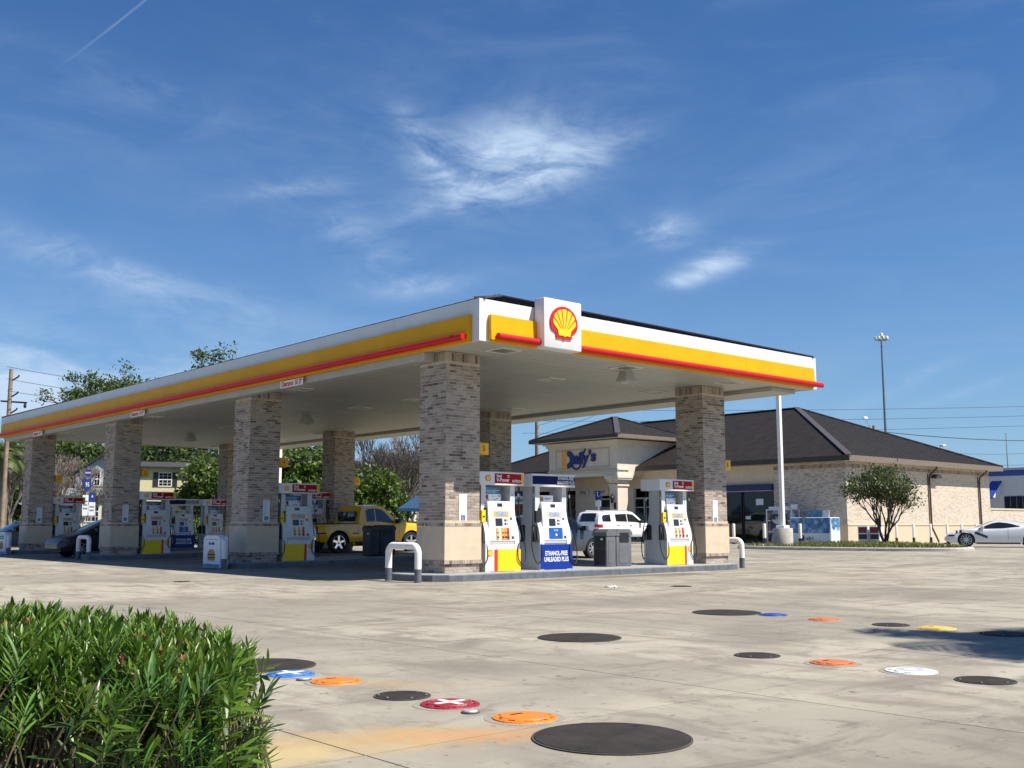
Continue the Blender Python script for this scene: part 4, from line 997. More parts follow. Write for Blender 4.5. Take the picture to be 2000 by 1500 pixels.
def hip(root, x0, x1, y0, y1, ze, za, fz, pitchgap, seamstep=.45, axis='y', soff=True):
    """hip roof over the eave rectangle; ridge along axis; root at origin"""
    if axis == 'y': h = (x1-x0)/2; r1 = ((x0+x1)/2, y0+pitchgap, za); r2 = ((x0+x1)/2, y1-pitchgap, za)
    A = [(x0, y0, ze), (x1, y0, ze), (x1, y1, ze), (x0, y1, ze)]
    mb = MB(); mb.add(A+[r1, r2], [(0, 1, 4), (1, 2, 5, 4), (2, 3, 5), (3, 0, 4, 5), (3, 2, 1, 0)], ROOF); rf = mb.build('roof', root)
    sm_ = MB()
    n = int((x1-x0)/seamstep)
    for i in range(1, n):
        x = x0+(x1-x0)*i/n; t = 1-abs((x-(x0+x1)/2)/((x1-x0)/2))
        rib(sm_, (x, y0, ze), (x, y0+(pitchgap)*t, ze+(za-ze)*t), .012, .03, SEAM); rib(sm_, (x, y1, ze), (x, y1-(pitchgap)*t, ze+(za-ze)*t), .012, .03, SEAM)
    n = int((y1-y0)/seamstep)
    for i in range(1, n):
        y = y0+(y1-y0)*i/n; t = min(1, (y-y0)/pitchgap, (y1-y)/pitchgap)
        rib(sm_, (x0, y, ze), (x0+(x1-x0)/2*t, y, ze+(za-ze)*t), .010, .014, ROOF); rib(sm_, (x1, y, ze), (x1-(x1-x0)/2*t, y, ze+(za-ze)*t), .010, .014, ROOF)
    sm_.build('roof_seams', rf)
    cp = MB()
    for a, b in ((A[0], r1), (A[1], r1), (A[2], r2), (A[3], r2)): rib(cp, Vector(a)+Vector((0, 0, .01)), b, .17, .06, ROOFT)
    if (Vector(r1)-Vector(r2)).length > .1: rib(cp, r1, r2, .17, .06, ROOFT)
    cp.build('hip_cap', rf)
    fm = MB(); t = .04
    fm.box((x0-t, y0-t, ze-fz), (x0, y1+t, ze+.02), ROOFB); fm.box((x1, y0-t, ze-fz), (x1+t, y1+t, ze+.02), ROOFB)
    fm.box((x0, y1, ze-fz), (x1, y1+t, ze+.02), ROOFB); fm.build('eave_fascia', root)
    fm = MB(); fm.box((x0, y0-t, ze-fz), (x1, y0, ze+.02), GUTT); fm.build('gutter', root)
    fm = MB(); fm.box((x0+.001, y0+.001, ze-fz+.02), (x1-.001, y1-.001, ze-fz+.05), STUCCO2); fm.build('eave_soffit', root)
SEAM = mat('roof_seam', (.12, .11, .095), .4, var=.15); GUTT = mat('gutter_brown', (.20, .155, .12), .5, var=.1)
def store():
    root = empty('convenience_store', (0, 0, 0)); tag(root, 'brick and stucco store with dark hipped metal roof behind the pumps', 'shop')
    zt = 4.60
    def wall(name, a, b, m): mb = MB(); mb.box(a, b, m); return mb.build(name, root)
    # sunlit brick side
    wall('side_wall', (SX, SY, G0+1.06), (SX2, SY+.25, zt), BWX); wall('side_wainscot', (SX-.03, SY-.03, G0-.3), (SX2+.03, SY+.25, G0+1.0), STONE2)
    wall('wainscot_cap', (SX-.06, SY-.06, G0+1.0), (SX2+.06, SY+.25, G0+1.06), STONE2)
    # brick return on the front, then stucco over the shop windows
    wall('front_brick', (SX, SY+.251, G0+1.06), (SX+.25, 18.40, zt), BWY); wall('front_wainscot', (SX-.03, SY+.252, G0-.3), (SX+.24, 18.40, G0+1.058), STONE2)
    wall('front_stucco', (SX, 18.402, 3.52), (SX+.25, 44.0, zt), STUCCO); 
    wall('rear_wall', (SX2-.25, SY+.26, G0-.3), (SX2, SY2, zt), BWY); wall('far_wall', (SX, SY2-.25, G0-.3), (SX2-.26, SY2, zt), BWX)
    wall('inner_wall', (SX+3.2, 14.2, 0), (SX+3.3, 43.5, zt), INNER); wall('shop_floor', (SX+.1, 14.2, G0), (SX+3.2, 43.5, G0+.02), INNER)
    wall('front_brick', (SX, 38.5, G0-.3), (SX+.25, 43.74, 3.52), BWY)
    # soldier course and frieze under the eaves
    mb = MB()
    for i in range(int((SX2-SX)/.075)):
        x = SX+i*.075; mb.box((x+.004, SY-.018, 4.28), (x+.069, SY-.001, 4.48), BRICK_I)
    for i in range(int((18.4-SY)/.075)):
        y = SY+.02+i*.075; mb.box((SX-.018, y+.004, 4.28), (SX-.001, y+.069, 4.48), BRICK_I)
    o = mb.build('soldier_course', root); o['kind'] = 'stuff'
    hip(root, SX-.62, SX2+.62, SY-.62, SY2+.62, 4.86, 8.72, .27, 9.0)
    # window bays: Y spans
    bays = [(18.42, 20.6), (20.68, 22.9), (22.98, 25.2), (25.28, 27.0)]
    mb = MB(); mb.box((SX-.22, 18.41, 3.16), (SX-.002, 27.2, 3.52), NAVY); mb.box((SX-.24, 18.41, 3.12), (SX-.002, 27.2, 3.158), GALV); mb.build('navy_header', root)
    for a, b in bays:
        w = MB(); w.box((SX+.10, a+.05, G0+.16), (SX+.115, b-.05, 3.12), GLASSD); p = w.build('window', root)
        fr = MB()
        for (y0, y1, z0, z1) in ((a, a+.05, G0, 3.12), (b-.05, b, G0, 3.12), (a+.05, b-.05, G0, G0+.16)): fr.box((SX+.06, y0, z0), (SX+.15, y1, z1), BLACK)
        fr.build('window_frame', p)
    # posters inside the shop window
    for y, z, w_, h_, m_ in ((19.2, 2.35, .5, .35, PAPER), (20.1, 1.55, .35, .18, PAPER), (24.2, 1.9, .6, .8, ADBLUE)):
        mb = MB(); mb.box((SX+.085, y, z), (SX+.095, y+w_, z+h_), m_); mb.build('window_poster', root)
    mb = MB(); mb.box((SX-.06, 38.74, 1.78), (SX-.01, 40.49, 2.71), PATTY); mb.box((SX-.065, 38.74, 2.71), (SX-.012, 40.49, 3.26), PAPER); mb.box((SX-.068, 38.74, 3.26), (SX-.014, 40.49, 3.61), NAVY); mb.build('window_poster', root)
    text('poster_text', 'perfect lunch', .42, T((SX-.07, 39.62, 2.99)) @ RZ(-math.pi/2), INKB, root, bold=.006, fitw=1.57)
    # doors right of the tower
    def door(y0, y1, nm='glass_door'):
        mb = MB()
        for a, b, z0, z1 in ((y0, y0+.09, G0, 2.95), (y1-.09, y1, G0, 2.95), (y0+.09, y1-.09, 2.86, 2.95), (y0+.09, y1-.09, G0, G0+.28), (y0+.09, y1-.09, 2.3, 2.36)): mb.box((SX+.03, a, z0), (SX+.10, b, z1), GALV)
        d = mb.build(nm, root); mb = MB(); mb.box((SX+.06, y0+.09, G0+.28), (SX+.07, y1-.09, 2.3), GLASSD); mb.box((SX+.06, y0+.09, 2.36), (SX+.07, y1-.09, 2.86), GLASSD); mb.build('pane', d)
        mb = MB(); mb.box((SX-.02, y1-.17, 1.0), (SX+.02, y1-.14, 1.5), STEEL); mb.build('handle', d)
    wall('door_jamb', (SX, 27.02, G0-.2), (SX+.25, 27.18, 3.52), STUCCO2)
    door(27.2, 28.1); door(28.12, 29.02); door(31.0, 32.0, 'glass_door')
    wall('pier', (SX, 29.04, G0-.2), (SX+.25, 29.5, 3.52), STUCCO2)
    w = MB(); w.box((SX+.10, 29.5, 1.6), (SX+.115, 30.98, 3.12), GLASSD); w.build('window', root); wall('sill_wall', (SX+.01, 29.5, G0-.2), (SX+.24, 30.98, 1.6), STUCCO2)
    wall('pier', (SX, 32.02, G0-.2), (SX+.25, 34.3, 3.12), STUCCO2); wall('lintel', (SX+.01, 29.5, 3.122), (SX+.24, 34.3, 3.515), STUCCO2)
    for a, b in ((34.4, 36.4), (36.5, 38.4)):
        w = MB(); w.box((SX+.10, a, G0+.16), (SX+.115, b, 3.3), GLASSD); w.build('window', root)
    # lettering at the entrance
    for y0, y1, t_, sz in ((33.0, 34.15, '1916', .36), (31.2, 32.92, 'U.S. HWY', .30)):
        mb = MB(); mb.box((SX-.05, y0, 3.14), (SX-.002, y1, 3.58), PAPERC); mb.build('address_board', root)
        text('address', t_, sz, T((SX-.053, (y0+y1)/2, 3.36)) @ RZ(-math.pi/2), INKD, root, bold=.010, sx=.85)
    mb = MB(); mb.box((SX-.04, 32.2, 1.7), (SX-.003, 33.2, 1.95), PAPERC); mb.build('notice', root)
    # downspouts and wall lamp on the sunlit side
    for x in (45.35, 51.6):
        mb = MB(); mb.tube([(x, SY-.60, 4.58), (x, SY-.54, 4.46), (x, SY-.14, 4.16), (x, SY-.09, 3.95), (x, SY-.09, 1.1), (x+.1, SY-.16, .85), (x+.25, SY-.35, G0+.04)], .052, ROOFB, 8); mb.build('downspout', root)
        mb = MB(); mb.box((x-.09, SY-.04, 1.25), (x-.04, SY-.005, 4.2), ROOFB); mb.build('conduit', root)
    mb = MB(); M = T((46.0, SY-.02, 3.95)); mb.prism([(-.35, 0), (.35, 0), (.30, .12), (.15, .22), (-.15, .22), (-.30, .12)], -.35, ROOFB, M); mb.build('wall_lamp', root)
    # ---------------- entrance tower
    TX, TY0, TY1 = 34.24, 28.24, 34.42; zb, z1 = 4.28, 6.55
    wall('tower_front', (TX, TY0, zb), (TX+.3, TY1, z1), STUCCO2); wall('tower_right', (TX+.3, TY0, zb), (40.2, TY0+.3, z1), STUCCO2); wall('tower_left', (TX+.3, TY1-.3, zb), (40.2, TY1, z1), STUCCO2)
    wall('tower_ceiling', (TX+.31, TY0+.31, zb-.001), (SX, TY1-.31, zb+.1), STUCCO)
    mb = MB()    # framed recess, band mouldings and cornice
    for z0, z1_, e in ((4.28, 4.50, .05), (4.62, 4.70, .09), (4.70, 4.76, .05), (6.12, 6.24, .07), (6.24, 6.40, .16), (6.40, 6.50, .30)):
        mb.box((TX-e, TY0-e, z0), (TX-.001, TY1+e, z1_), STUCT if e == .09 else STUCCO2); mb.box((TX, TY0-e, z0), (40.2 if z0 > 5 else TX+1.02, TY0-.001, z1_), STUCCO2)
    mb.build('moulding', root)
    mb = MB()
    for y0, y1_, z0, z2 in ((28.9, 28.96, 4.85, 6.05), (33.7, 33.76, 4.85, 6.05), (28.96, 33.7, 5.99, 6.05), (28.96, 33.7, 4.85, 4.91)): mb.box((TX-.035, y0, z0), (TX-.001, y1_, z2), STUCT)
    mb.build('panel_frame', root)
    for y0 in (TY0, TY1-.76):
        c = MB(); c.box((TX+.04, y0+.04, G0-.1), (TX+.96, y0+.72, 3.75), STUCCO2); p = c.build('portico_column', root)
        c = MB()
        for z0, z2, e in ((3.62, 3.74, .07), (3.80, 3.90, .03), (3.90, 4.02, .12), (4.02, 4.12, .20), (4.12, 4.28, .24), (G0-.1, G0+.35, .06)): c.box((TX+.04-e, y0+.04-e, z0), (TX+.96+e, y0+.72+e, z2), STUCCO2)
        c.build('capital', p)
    hip(root, TX-.92, 41.2, TY0-.92, TY1+.95, 6.76, 8.30, .20, 3.9)
    # lantern on the portico column
    mb = MB(); x, y = TX-.12, 28.62
    mb.lathe([(.02, 2.55), (.09, 2.62), (.11, 2.9), (.13, 2.91), (.02, 3.12), (.0, 3.16)], BLACK, 8, T((x, y, 0))); mb.tube([(TX, y-.12, 2.5), (TX-.06, y-.10, 2.35), (x, y, 2.5)], .02, BLACK, 6); mb.box((TX-.02, y-.2, 2.2), (TX+.02, y-.06, 2.6), BLACK); mb.build('lantern', root)
    # logo lettering on the tower
    F = T((TX-.04, 0, 0)) @ RZ(-math.pi/2)     # local x -> -Y
    L0 = -33.08
    mb = MB(); mb.box((L0, -.05, 4.86), (L0+.46, 0, 6.0), LOGOY, F); mb.box((L0-.03, -.04, 4.83), (L0+.03, 0, 6.03), LOGOR, F); mb.build('logo_yellow_half', root)
    mb = MB(); out = [(L0+.46, 4.86), (L0+.46, 6.0)]+[(L0+.46+.62*math.sin(R(a)), 5.43+.57*math.cos(R(a))) for a in range(10, 180, 10)]; mb.prism(out, -.06, LOGOB, F); mb.build('logo_blue_half', root)
    mb = MB(); mb.prism([(L0+.462, 5.18), (L0+.462, 5.68)]+[(L0+.462+.24*math.sin(R(a)), 5.43+.25*math.cos(R(a))) for a in range(10, 180, 10)], -.012, PAPERC, F @ T((0, -.061, 0))); mb.build('logo_counter', root)
    text('logo_text', 'aily', 1.08, F @ T((L0+1.72, -.03, 5.46)), LOGOB, root, ext=.03, bold=.035, italic=.12, fitw=1.40)
    text('logo_text', "'s", .95, F @ T((L0+2.72, -.03, 5.55)), LOGOB, root, ext=.03, bold=.035, fitw=.62)
    mb = MB(); mb.tube([F @ Vector((L0+1.28+.38*math.cos(R(a)), -.03, 5.14+.36*math.sin(R(a)))) for a in range(180, 361, 15)]+[F @ Vector((L0+1.95, -.03, 5.8)), F @ Vector((L0+2.12, -.03, 6.05))], .055, LOGOB, 8); mb.build('logo_swash', root)
INNER = mat('shop_interior', (.10, .085, .07), .8, var=.4, scale=1.5); STONE2 = mat('store_wainscot', (.62, .51, .36), .85, var=.05, scale=3, bump=.2, bscale=60)
PAPERC = mat('cream_board', (.60, .58, .52), .7, var=.03); INKD = mat('dark_ink', (.12, .10, .09), .7)
LOGOY = mat('logo_gold', (.80, .50, .03), .5, col2=(.85, .33, .04), scale=4); LOGOR = mat('logo_rust', (.55, .16, .04), .5); LOGOB = mat('logo_navy', (.012, .03, .16), .45)
store()

# accessible parking sign on a post before the tower
root = empty('parking_sign', (32.9, 28.6, G0)); tag(root, 'blue accessible parking sign on a post before the entrance', 'parking sign')
mb = MB(); mb.box((-.03, -.03, 0), (.03, .03, 3.0), GALV); mb.build('post', root)
mb = MB(); mb.box((-.05, -.22, 2.55), (-.031, .22, 3.1), INKB); mb.build('blue_plate', root)
mb = MB(); mb.box((-.05, -.22, 2.15), (-.031, .22, 2.5), PAPER); mb.build('white_plate', root)
mb = MB(); mb.cyl((-.052, .02, 3.0), (-.06, .02, 3.0), .045, .045, INKW, 10); mb.box((-.056, -.0, 2.75), (-.051, .05, 2.95), INKW); mb.box((-.056, -.12, 2.75), (-.051, .05, 2.79), INKW); mb.build('wheelchair_figure', root)

# bollards
def bollard(x, y, label, group, foot, top=CREAMP, h=1.1, r=.09):
    root = empty('bollard', (x, y, gz(x, y))); tag(root, label, 'bollard', group)
    mb = MB(); mb.lathe([(r, .33), (r, h-.04), (r*.8, h-.005), (0, h)], top, 14); mb.build('post', root, smooth=True)
    mb = MB(); mb.lathe([(r*1.06, -.02), (r*1.06, .335), (r, .335)], foot, 14); mb.build('foot', root, smooth=True); return root
for x, y, w in ((33.2, 18.72, 'first cream bollard right of the canopy column, before the shop window'), (33.2, 16.72, 'middle cream bollard with blue foot before the shop window'), (34.2, 15.2, 'cream bollard beside the ice chest'), (33.2, 24.3, 'white bollard seen left of the right-hand pump'), (33.2, 20.7, 'cream bollard hidden behind the canopy column')):
    bollard(x, y, w, 'bollards along the shop front', NAVY)
for k, x in enumerate((37.7, 39.72, 41.55, 43.45, 45.35, 47.1, 48.9, 50.7)):
    bollard(x, 12.85, ['bollard by the side wall just right of the tree trunk', 'second bollard by the side wall right of the tree', 'third bollard by the side wall, under the tree edge', 'bollard by the side wall before the first downspout', 'bollard by the side wall right of the first downspout', 'bollard between the two downspouts, above the sports car nose', 'bollard behind the sports car bonnet', 'farthest bollard by the second downspout'][k], 'bollards along the side wall', BIND, top=WPAINT, r=.072)

# ice chest, propane cage, boxes, newspaper rack
def ice():
    root = empty('ice_chest', (35.3, 13.75, G0)); tag(root, 'blue and white ice chest with cloud picture by the store corner', 'ice chest')
    mb = MB(); mb.bbox((-.45, .05, .04), (.45, 2.5, 1.42), PAPER, .03); mb.build('body', root)
    mb = MB(); mb.box((-.458, .08, .60), (-.451, 2.47, 1.39), ICEB); mb.build('cloud_picture', root)
    mb = MB(); mb.box((-.456, .08, .06), (-.451, 2.47, .595), ICEW); mb.build('white_front', root)
    mb = MB(); mb.box((-.42, .042, .06), (.42, .0495, 1.39), ICEW); mb.build('side_panel', root)
    mb = MB(); mb.prism([(-.42, 1.39), (-.3, .85), (-.1, .75), (.05, .95), (.2, .70), (.42, .8), (.42, 1.39)], -.006, ICEB, T((0, .0415, 0))); mb.build('side_cloud', root)
    F = T((-.461, 1.25, .33)) @ RZ(-math.pi/2)
    mb = MB(); mb.prism([(-.62, -.17), (-.62, .17), (-.52, .17), (-.52, -.17)], -.004, LOGOY, F); mb.prism([(-.52, -.17), (-.52, .17)]+[(-.52+.16*math.sin(R(a)), .17*math.cos(R(a))) for a in range(20, 180, 20)], -.004, LOGOB, F); mb.build('logo_d', root)
    text('logo_text', "aily's", .30, F @ T((-.05, -.004, 0)), INKD, root, bold=.003, sx=.8, italic=.2)
    print_bars('small_print', -.45, .35, -.24, 1, F, INKG, root, h=.05)
    text('side_text', "Daily's", .17, T((.02, .034, 1.0)), INKD, root, bold=.002, sx=.8, italic=.2)
    mb = MB(); mb.box((-.3, .6, 1.42), (-.28, 1.45, 1.78), ADBLUE); mb.box((-.3, .18, 1.42), (-.28, .55, 1.78), PAPER)
    mb.build('top_signs', root)
ICEB = mat('ice_cloud_print', (.02, .14, .36), .35, col2=(.30, .50, .66), scale=3.2, cmin=.42, cmax=.66); ICEW = mat('ice_white_print', (.66, .76, .84), .35, var=.03)
ice()
def cage():
    root = empty('propane_cage', (35.6, 16.4, G0)); tag(root, 'grey propane exchange cage behind the tall white pole', 'propane cage')
    mb = MB(); W_, H_, D_ = 1.6, 1.85, .7
    for x in (-D_/2, D_/2):
        for y in (0, W_/2, W_): mb.box((x-.03, y-.03, 0), (x+.03, y+.03, H_), PAPER)
    for z in (.05, .65, 1.25, H_): mb.box((-D_/2-.02, -.03, z-.025), (D_/2+.02, W_+.03, z+.025), PAPER)
    mb.build('frame', root)
    mb = MB()
    for i in range(16): mb.box((-D_/2-.012, i*W_/16+.04, .05), (-D_/2-.004, i*W_/16+.05, H_), GALV)
    mb.build('mesh_front', root)
    for r_ in range(3):
        for c_ in range(4):
            mb = MB(); mb.lathe([(0, 0), (.12, .01), (.14, .08), (.14, .3), (.10, .38), (.03, .40), (.03, .46)], PAPER, 12, T((0, .2+c_*.4, .08+r_*.6))); mb.build('gas_bottle', root, smooth=True)
    mb = MB(); mb.box((-D_/2-.02, .25, .75), (-D_/2-.013, 1.35, 1.62), NAVY); mb.build('navy_sign', root)
    mb = MB(); mb.prism([(.50*math.cos(R(a)), .40*math.sin(R(a))) for a in range(200, 341, 10)], -.006, PAPERC, T((-D_/2-.021, .8, 1.45)) @ RZ(-math.pi/2)); mb.build('sign_oval', root)
    print_bars('sign_print', -.22, .22, 1.38, 2, T((-D_/2-.022, .8, 0)) @ RZ(-math.pi/2), INKW, root, h=.05, gap=.09)
    mb = MB(); mb.box((-.3, -.3, H_+.03), (-.2, .1, H_+.28), PAPER); mb.box((-.3, .15, H_+.03), (-.25, 1.5, H_+.16), PAPER); mb.build('top_signs', root)
cage()
def rack(y, label):
    root = empty('newspaper_box', (36.0, y, G0)); tag(root, label, 'newspaper box', 'newspaper boxes under the tree')
    mb = MB(); mb.bbox((-.25, -.28, 0), (.25, .28, .95), PAPER, .02); mb.build('body', root)
    mb = MB(); mb.box((-.256, -.23, .62), (-.251, .23, .90), INKRD); mb.box((-.256, -.23, .30), (-.251, .23, .55), BIND); mb.build('front_window', root)
    print_bars('side_print', -.17, .17, .55, 2, T((0, -.281, 0)), INKR, root, h=.05, gap=.08)
INKRD = mat('dark_red_print', (.25, .03, .04), .5); rack(12.5, 'white newspaper box left of the tree trunk'); rack(11.85, 'white newspaper box just behind the tree trunk')

# tall white lamp pole on a round concrete footing
root = empty('lamp_pole', (26.9, 11.2, gz(26.9, 11.2))); tag(root, 'tall square white pole on a round concrete footing', 'lamp pole')
mb = MB(); mb.lathe([(.44, -.1), (.44, .86), (.42, .89), (0, .89)], CONCP, 28); mb.build('footing', root, smooth=True)
mb = MB(); mb.bbox((-.22, -.22, .89), (.22, .22, 1.02), PAPER, .02); mb.build('base_cover', root)
mb = MB(); mb.box((-.085, -.085, 1.02), (.085, .085, 7.9), WPAINT); mb.build('shaft', root)
mb = MB(); mb.box((-.2, -.5, 7.9), (.2, .5, 8.0), GALV); mb.build('lamp_head', root)
root = empty('lamp_pole', (13.5, 33.1, .05)); tag(root, 'white square pole seen beside the second row column', 'lamp pole')
mb = MB(); mb.box((-.12, -.12, 0), (.12, .12, 7.5), CREAMP); mb.build('shaft', root); mb = MB(); mb.box((-.4, -.9, 7.5), (.4, .9, 7.65), GALV); mb.build('lamp_head', root)

# ------------------------------------------------------------------ planter with tree
def planter():
    P = [(26.1, 12.9), (25.0, 11.9), (24.8, 10.4), (24.9, 8.2), (25.5, 5.4), (26.5, 3.5), (27.5, 3.0), (28.7, 3.4), (31.5, 6.2), (34.6, 9.1), (35.3, 11.0), (34.8, 12.6), (30, 13.0)]
    def sub(P, k=6):
        out = []; n = len(P)
        for i in range(n):
            a, b, c, d = (Vector((*P[(i+j) % n], 0)) for j in (-1, 0, 1, 2))
            for q in range(k):
                t = q/k; v = .5*((2*b)+(-a+c)*t+(2*a-5*b+4*c-d)*t*t+(-a+3*b-3*c+d)*t**3); out.append((v.x, v.y))
        return out
    O = sub(P); n = len(O); cx = sum(p[0] for p in O)/n; cy = sum(p[1] for p in O)/n
    def inset(d):
        r = []
        for i in range(n):
            a = Vector(O[i-1]); b = Vector(O[(i+1) % n]); t = (b-a).normalized(); nn = Vector((-t.y, t.x)); p = Vector(O[i])
            if (Vector((cx, cy))-p).dot(nn) < 0: nn = -nn
            r.append(tuple(p+nn*d))
        return r
    I = inset(.17); I2 = inset(.03)
    z = lambda p, h: gz(*p)+h
    mb = MB(); vs = [(*p, z(p, -.1)) for p in O]+[(*p, z(p, .10)) for p in O]+[(*p, z(p, .14)) for p in I2]+[(*p, z(p, .14)) for p in I]+[(*p, z(p, .05)) for p in I]
    mb.add(vs, [(r*n+i, r*n+(i+1) % n, (r+1)*n+(i+1) % n, (r+1)*n+i) for r in range(4) for i in range(n)], CONCP)
    tag(mb.build('planter_kerb'), 'low pale concrete kerb round the planting bed', kind='structure')
    mb = MB(); mb.add([(*p, z(p, .08)) for p in I], [list(range(n))], MULCH); tag(mb.build('planting_bed'), 'dark mulch bed inside the kerb', kind='structure')
    r = random.Random(3); mb = MB(); lo = [Vector(p) for p in I]
    def inside(x, y):
        c = False; j = n-1
        for i in range(n):
            xi, yi = I[i]; xj, yj = I[j]
            if (yi > y) != (yj > y) and x < (xj-xi)*(y-yi)/(yj-yi)+xi: c = not c
            j = i
        return c
    k = 0
    while k < 5200:
        x = r.uniform(24.8, 35.3); y = r.uniform(3, 13)
        if not inside(x, y): continue
        if noise.noise(Vector((x*.9, y*.9, 0))) < -.28: continue
        k += 1; h = r.uniform(.09, .24); a = r.uniform(0, 6.3); w = .012; dx, dy = math.cos(a), math.sin(a); z0 = z((x, y), .06); l = r.uniform(.04, .14)
        mb.add([(x-dy*w, y+dx*w, z0), (x+dy*w, y-dx*w, z0), (x+dx*l*.5+dy*w, y+dy*l*.5-dx*w, z0+h*.75), (x+dx*l*.5-dy*w, y+dy*l*.5+dx*w, z0+h*.75), (x+dx*l*1.1, y+dy*l*1.1, z0+h)], [(0, 1, 2, 3), (3, 2, 4)], GRASSB)
    o = mb.build('ground_cover'); tag(o, 'green strappy ground cover filling the planting bed', 'ground cover', kind='stuff')
MULCH = mat('mulch', (.07, .045, .03), .95, var=.3, scale=20, bump=.5, bscale=60)
def leafmat(name, c1, c2, rough=.5, tr=.25):
    m_ = bpy.data.materials.new(name); m_.use_nodes = True; nt = m_.node_tree; N = nt.nodes; L = nt.links; b = N['Principled BSDF']; out = [x for x in N if x.type == 'OUTPUT_MATERIAL'][0]
    g = N.new('ShaderNodeNewGeometry'); cr = N.new('ShaderNodeValToRGB'); L.new(g.outputs['Random Per Island'], cr.inputs[0]); e = cr.color_ramp.elements
    e[0].color = (*c1, 1); e[1].color = (*c2, 1); L.new(cr.outputs[0], b.inputs['Base Color']); b.inputs['Roughness'].default_value = rough; b.inputs['Specular IOR Level'].default_value = .4
    if tr:
        t = N.new('ShaderNodeBsdfTranslucent'); h = N.new('ShaderNodeHueSaturation'); h.inputs['Value'].default_value = 1.5; h.inputs['Hue'].default_value = .485; L.new(cr.outputs[0], h.inputs['Color']); L.new(h.outputs[0], t.inputs['Color'])
        mx = N.new('ShaderNodeMixShader'); mx.inputs[0].default_value = tr; L.new(b.outputs[0], mx.inputs[1]); L.new(t.outputs[0], mx.inputs[2]); L.new(mx.outputs[0], out.inputs[0])
    return m_
GRASSB = leafmat('grass_blades', (.05, .09, .015), (.20, .20, .05)); OAKL = leafmat('oak_leaves', (.022, .055, .010), (.11, .16, .025)); OAKL2 = leafmat('light_leaves', (.03, .07, .010), (.115, .17, .025))
SHRL = leafmat('shrub_leaves', (.022, .050, .014), (.10, .135, .035), .45); OLEL = leafmat('oleander_leaves', (.040, .100, .010), (.155, .26, .036), .36, .28); OLED = leafmat('oleander_leaves_old', (.022, .06, .012), (.07, .12, .03), .45, .2)
PALML = leafmat('palm_leaves', (.05, .09, .02), (.13, .16, .04)); BUDL = leafmat('red_buds', (.22, .05, .03), (.42, .14, .10), .6, .1); DRYL = leafmat('dry_leaves', (.20, .13, .05), (.38, .28, .12), .8, .1)
planter()

def leafquad(mb, p, s, r, m, asp=.55, up=.3):
    d = Vector((r.gauss(0, 1), r.gauss(0, 1), r.gauss(up, 1))).normalized(); a = d.orthogonal().normalized(); a.rotate(Matrix.Rotation(r.uniform(0, 6.3), 3, d)); b = d.cross(a)
    mb.add([p-a*s, p+b*s*asp, p+a*s, p-b*s*asp+d*s*.15], [(0, 1, 2, 3)], m)
def grow(mb, lf, p, d, ln, rad, depth, r, kids, spread, shrink, bark, sides=5, gravity=.0, tips=None, up=.15, taper=.62):
    q = p+d*ln; mid = p.lerp(q, .5)+Vector((r.gauss(0, ln*.06), r.gauss(0, ln*.06), 0))
    mb.tube([p, mid, q], [rad, rad*.84, rad*.70], bark, sides, cap=False)
    if depth == 0:
        tips.append((q, d)); return
    if depth <= 1: tips.append((mid, d))
    a0 = r.uniform(0, 6.3)
    for i in range(kids):
        ax = d.orthogonal().normalized(); ax.rotate(Matrix.Rotation(a0+i*2*math.pi/kids+r.gauss(0, .35), 3, d))
        nd = d.copy(); nd.rotate(Matrix.Rotation(spread*r.uniform(.6, 1.25), 3, ax)); nd = (nd+Vector((0, 0, up-gravity))).normalized()
        grow(mb, lf, p.lerp(q, r.uniform(.78, 1)), nd, ln*shrink*r.uniform(.8, 1.15), rad*taper, depth-1, r, kids, spread, shrink, bark, max(3, sides-1), gravity, tips, up, taper)
def make_tree(name, label, h, seed, depth=4, kids=3, spread=.62, shrink=.74, leaves=70, ls=.20, cl=.75, leafm=None, bark=None, trunk=.28, tr=.22, mult=1, sides=6, up=.15, gappy=.5, taper=.62):
    r = random.Random(seed); root = empty(name, (0, 0, 0)); tag(root, label, 'tree'); mb = MB(); tips = []
    for k in range(mult):
        d = Vector((r.gauss(0, .05), r.gauss(0, .05), 1)).normalized() if mult == 1 else Vector((math.cos(6.28*k/mult+.4)*.42, math.sin(6.28*k/mult+.4)*.42, 1)).normalized()
        grow(mb, None, Vector((0, 0, -.1)), d, h*trunk, h*.028*(1 if mult == 1 else .62), depth, r, kids, spread, shrink, bark or BARK, sides, 0, tips, up, taper)
    mb.build('trunk', root, smooth=True)
    if leaves:
        lf = MB()
        for t, d in tips:
            if r.random() < gappy*.25: continue
            n = int(leaves*r.uniform(.5, 1.4)); c = cl*r.uniform(.7, 1.2)
            for i in range(n):
                v = Vector((r.gauss(0, 1), r.gauss(0, 1), r.gauss(0, .62)))*c*.5
                leafquad(lf, t+d*.2*c+v, ls*r.uniform(.6, 1.3), r, leafm or OAKL)
        o = lf.build('crown', root); o['kind'] = 'stuff'
    return root
def at(px, py, D):
    d = Vector((math.cos(PITCH)*math.cos(YAW), math.cos(PITCH)*math.sin(YAW), math.sin(PITCH))); v = ray_dir(px, py); return CAMLOC+v*(D/v.dot(d))
oak = make_tree('oak_tree', 'x', 13, 5, depth=5, spread=.40, shrink=.72, ls=.13, leaves=64, cl=.72, up=.06, trunk=.36, gappy=2.2, sides=7)
oak2 = make_tree('oak_tree', 'x', 12, 11, ls=.26, leaves=70, cl=1.3, leafm=OAKL, spread=.75, up=.05)
lt = make_tree('leafy_tree', 'x', 9, 21, ls=.22, leaves=80, cl=1.1, leafm=OAKL2, spread=.7, up=.05)
G = 'trees behind the canopy'
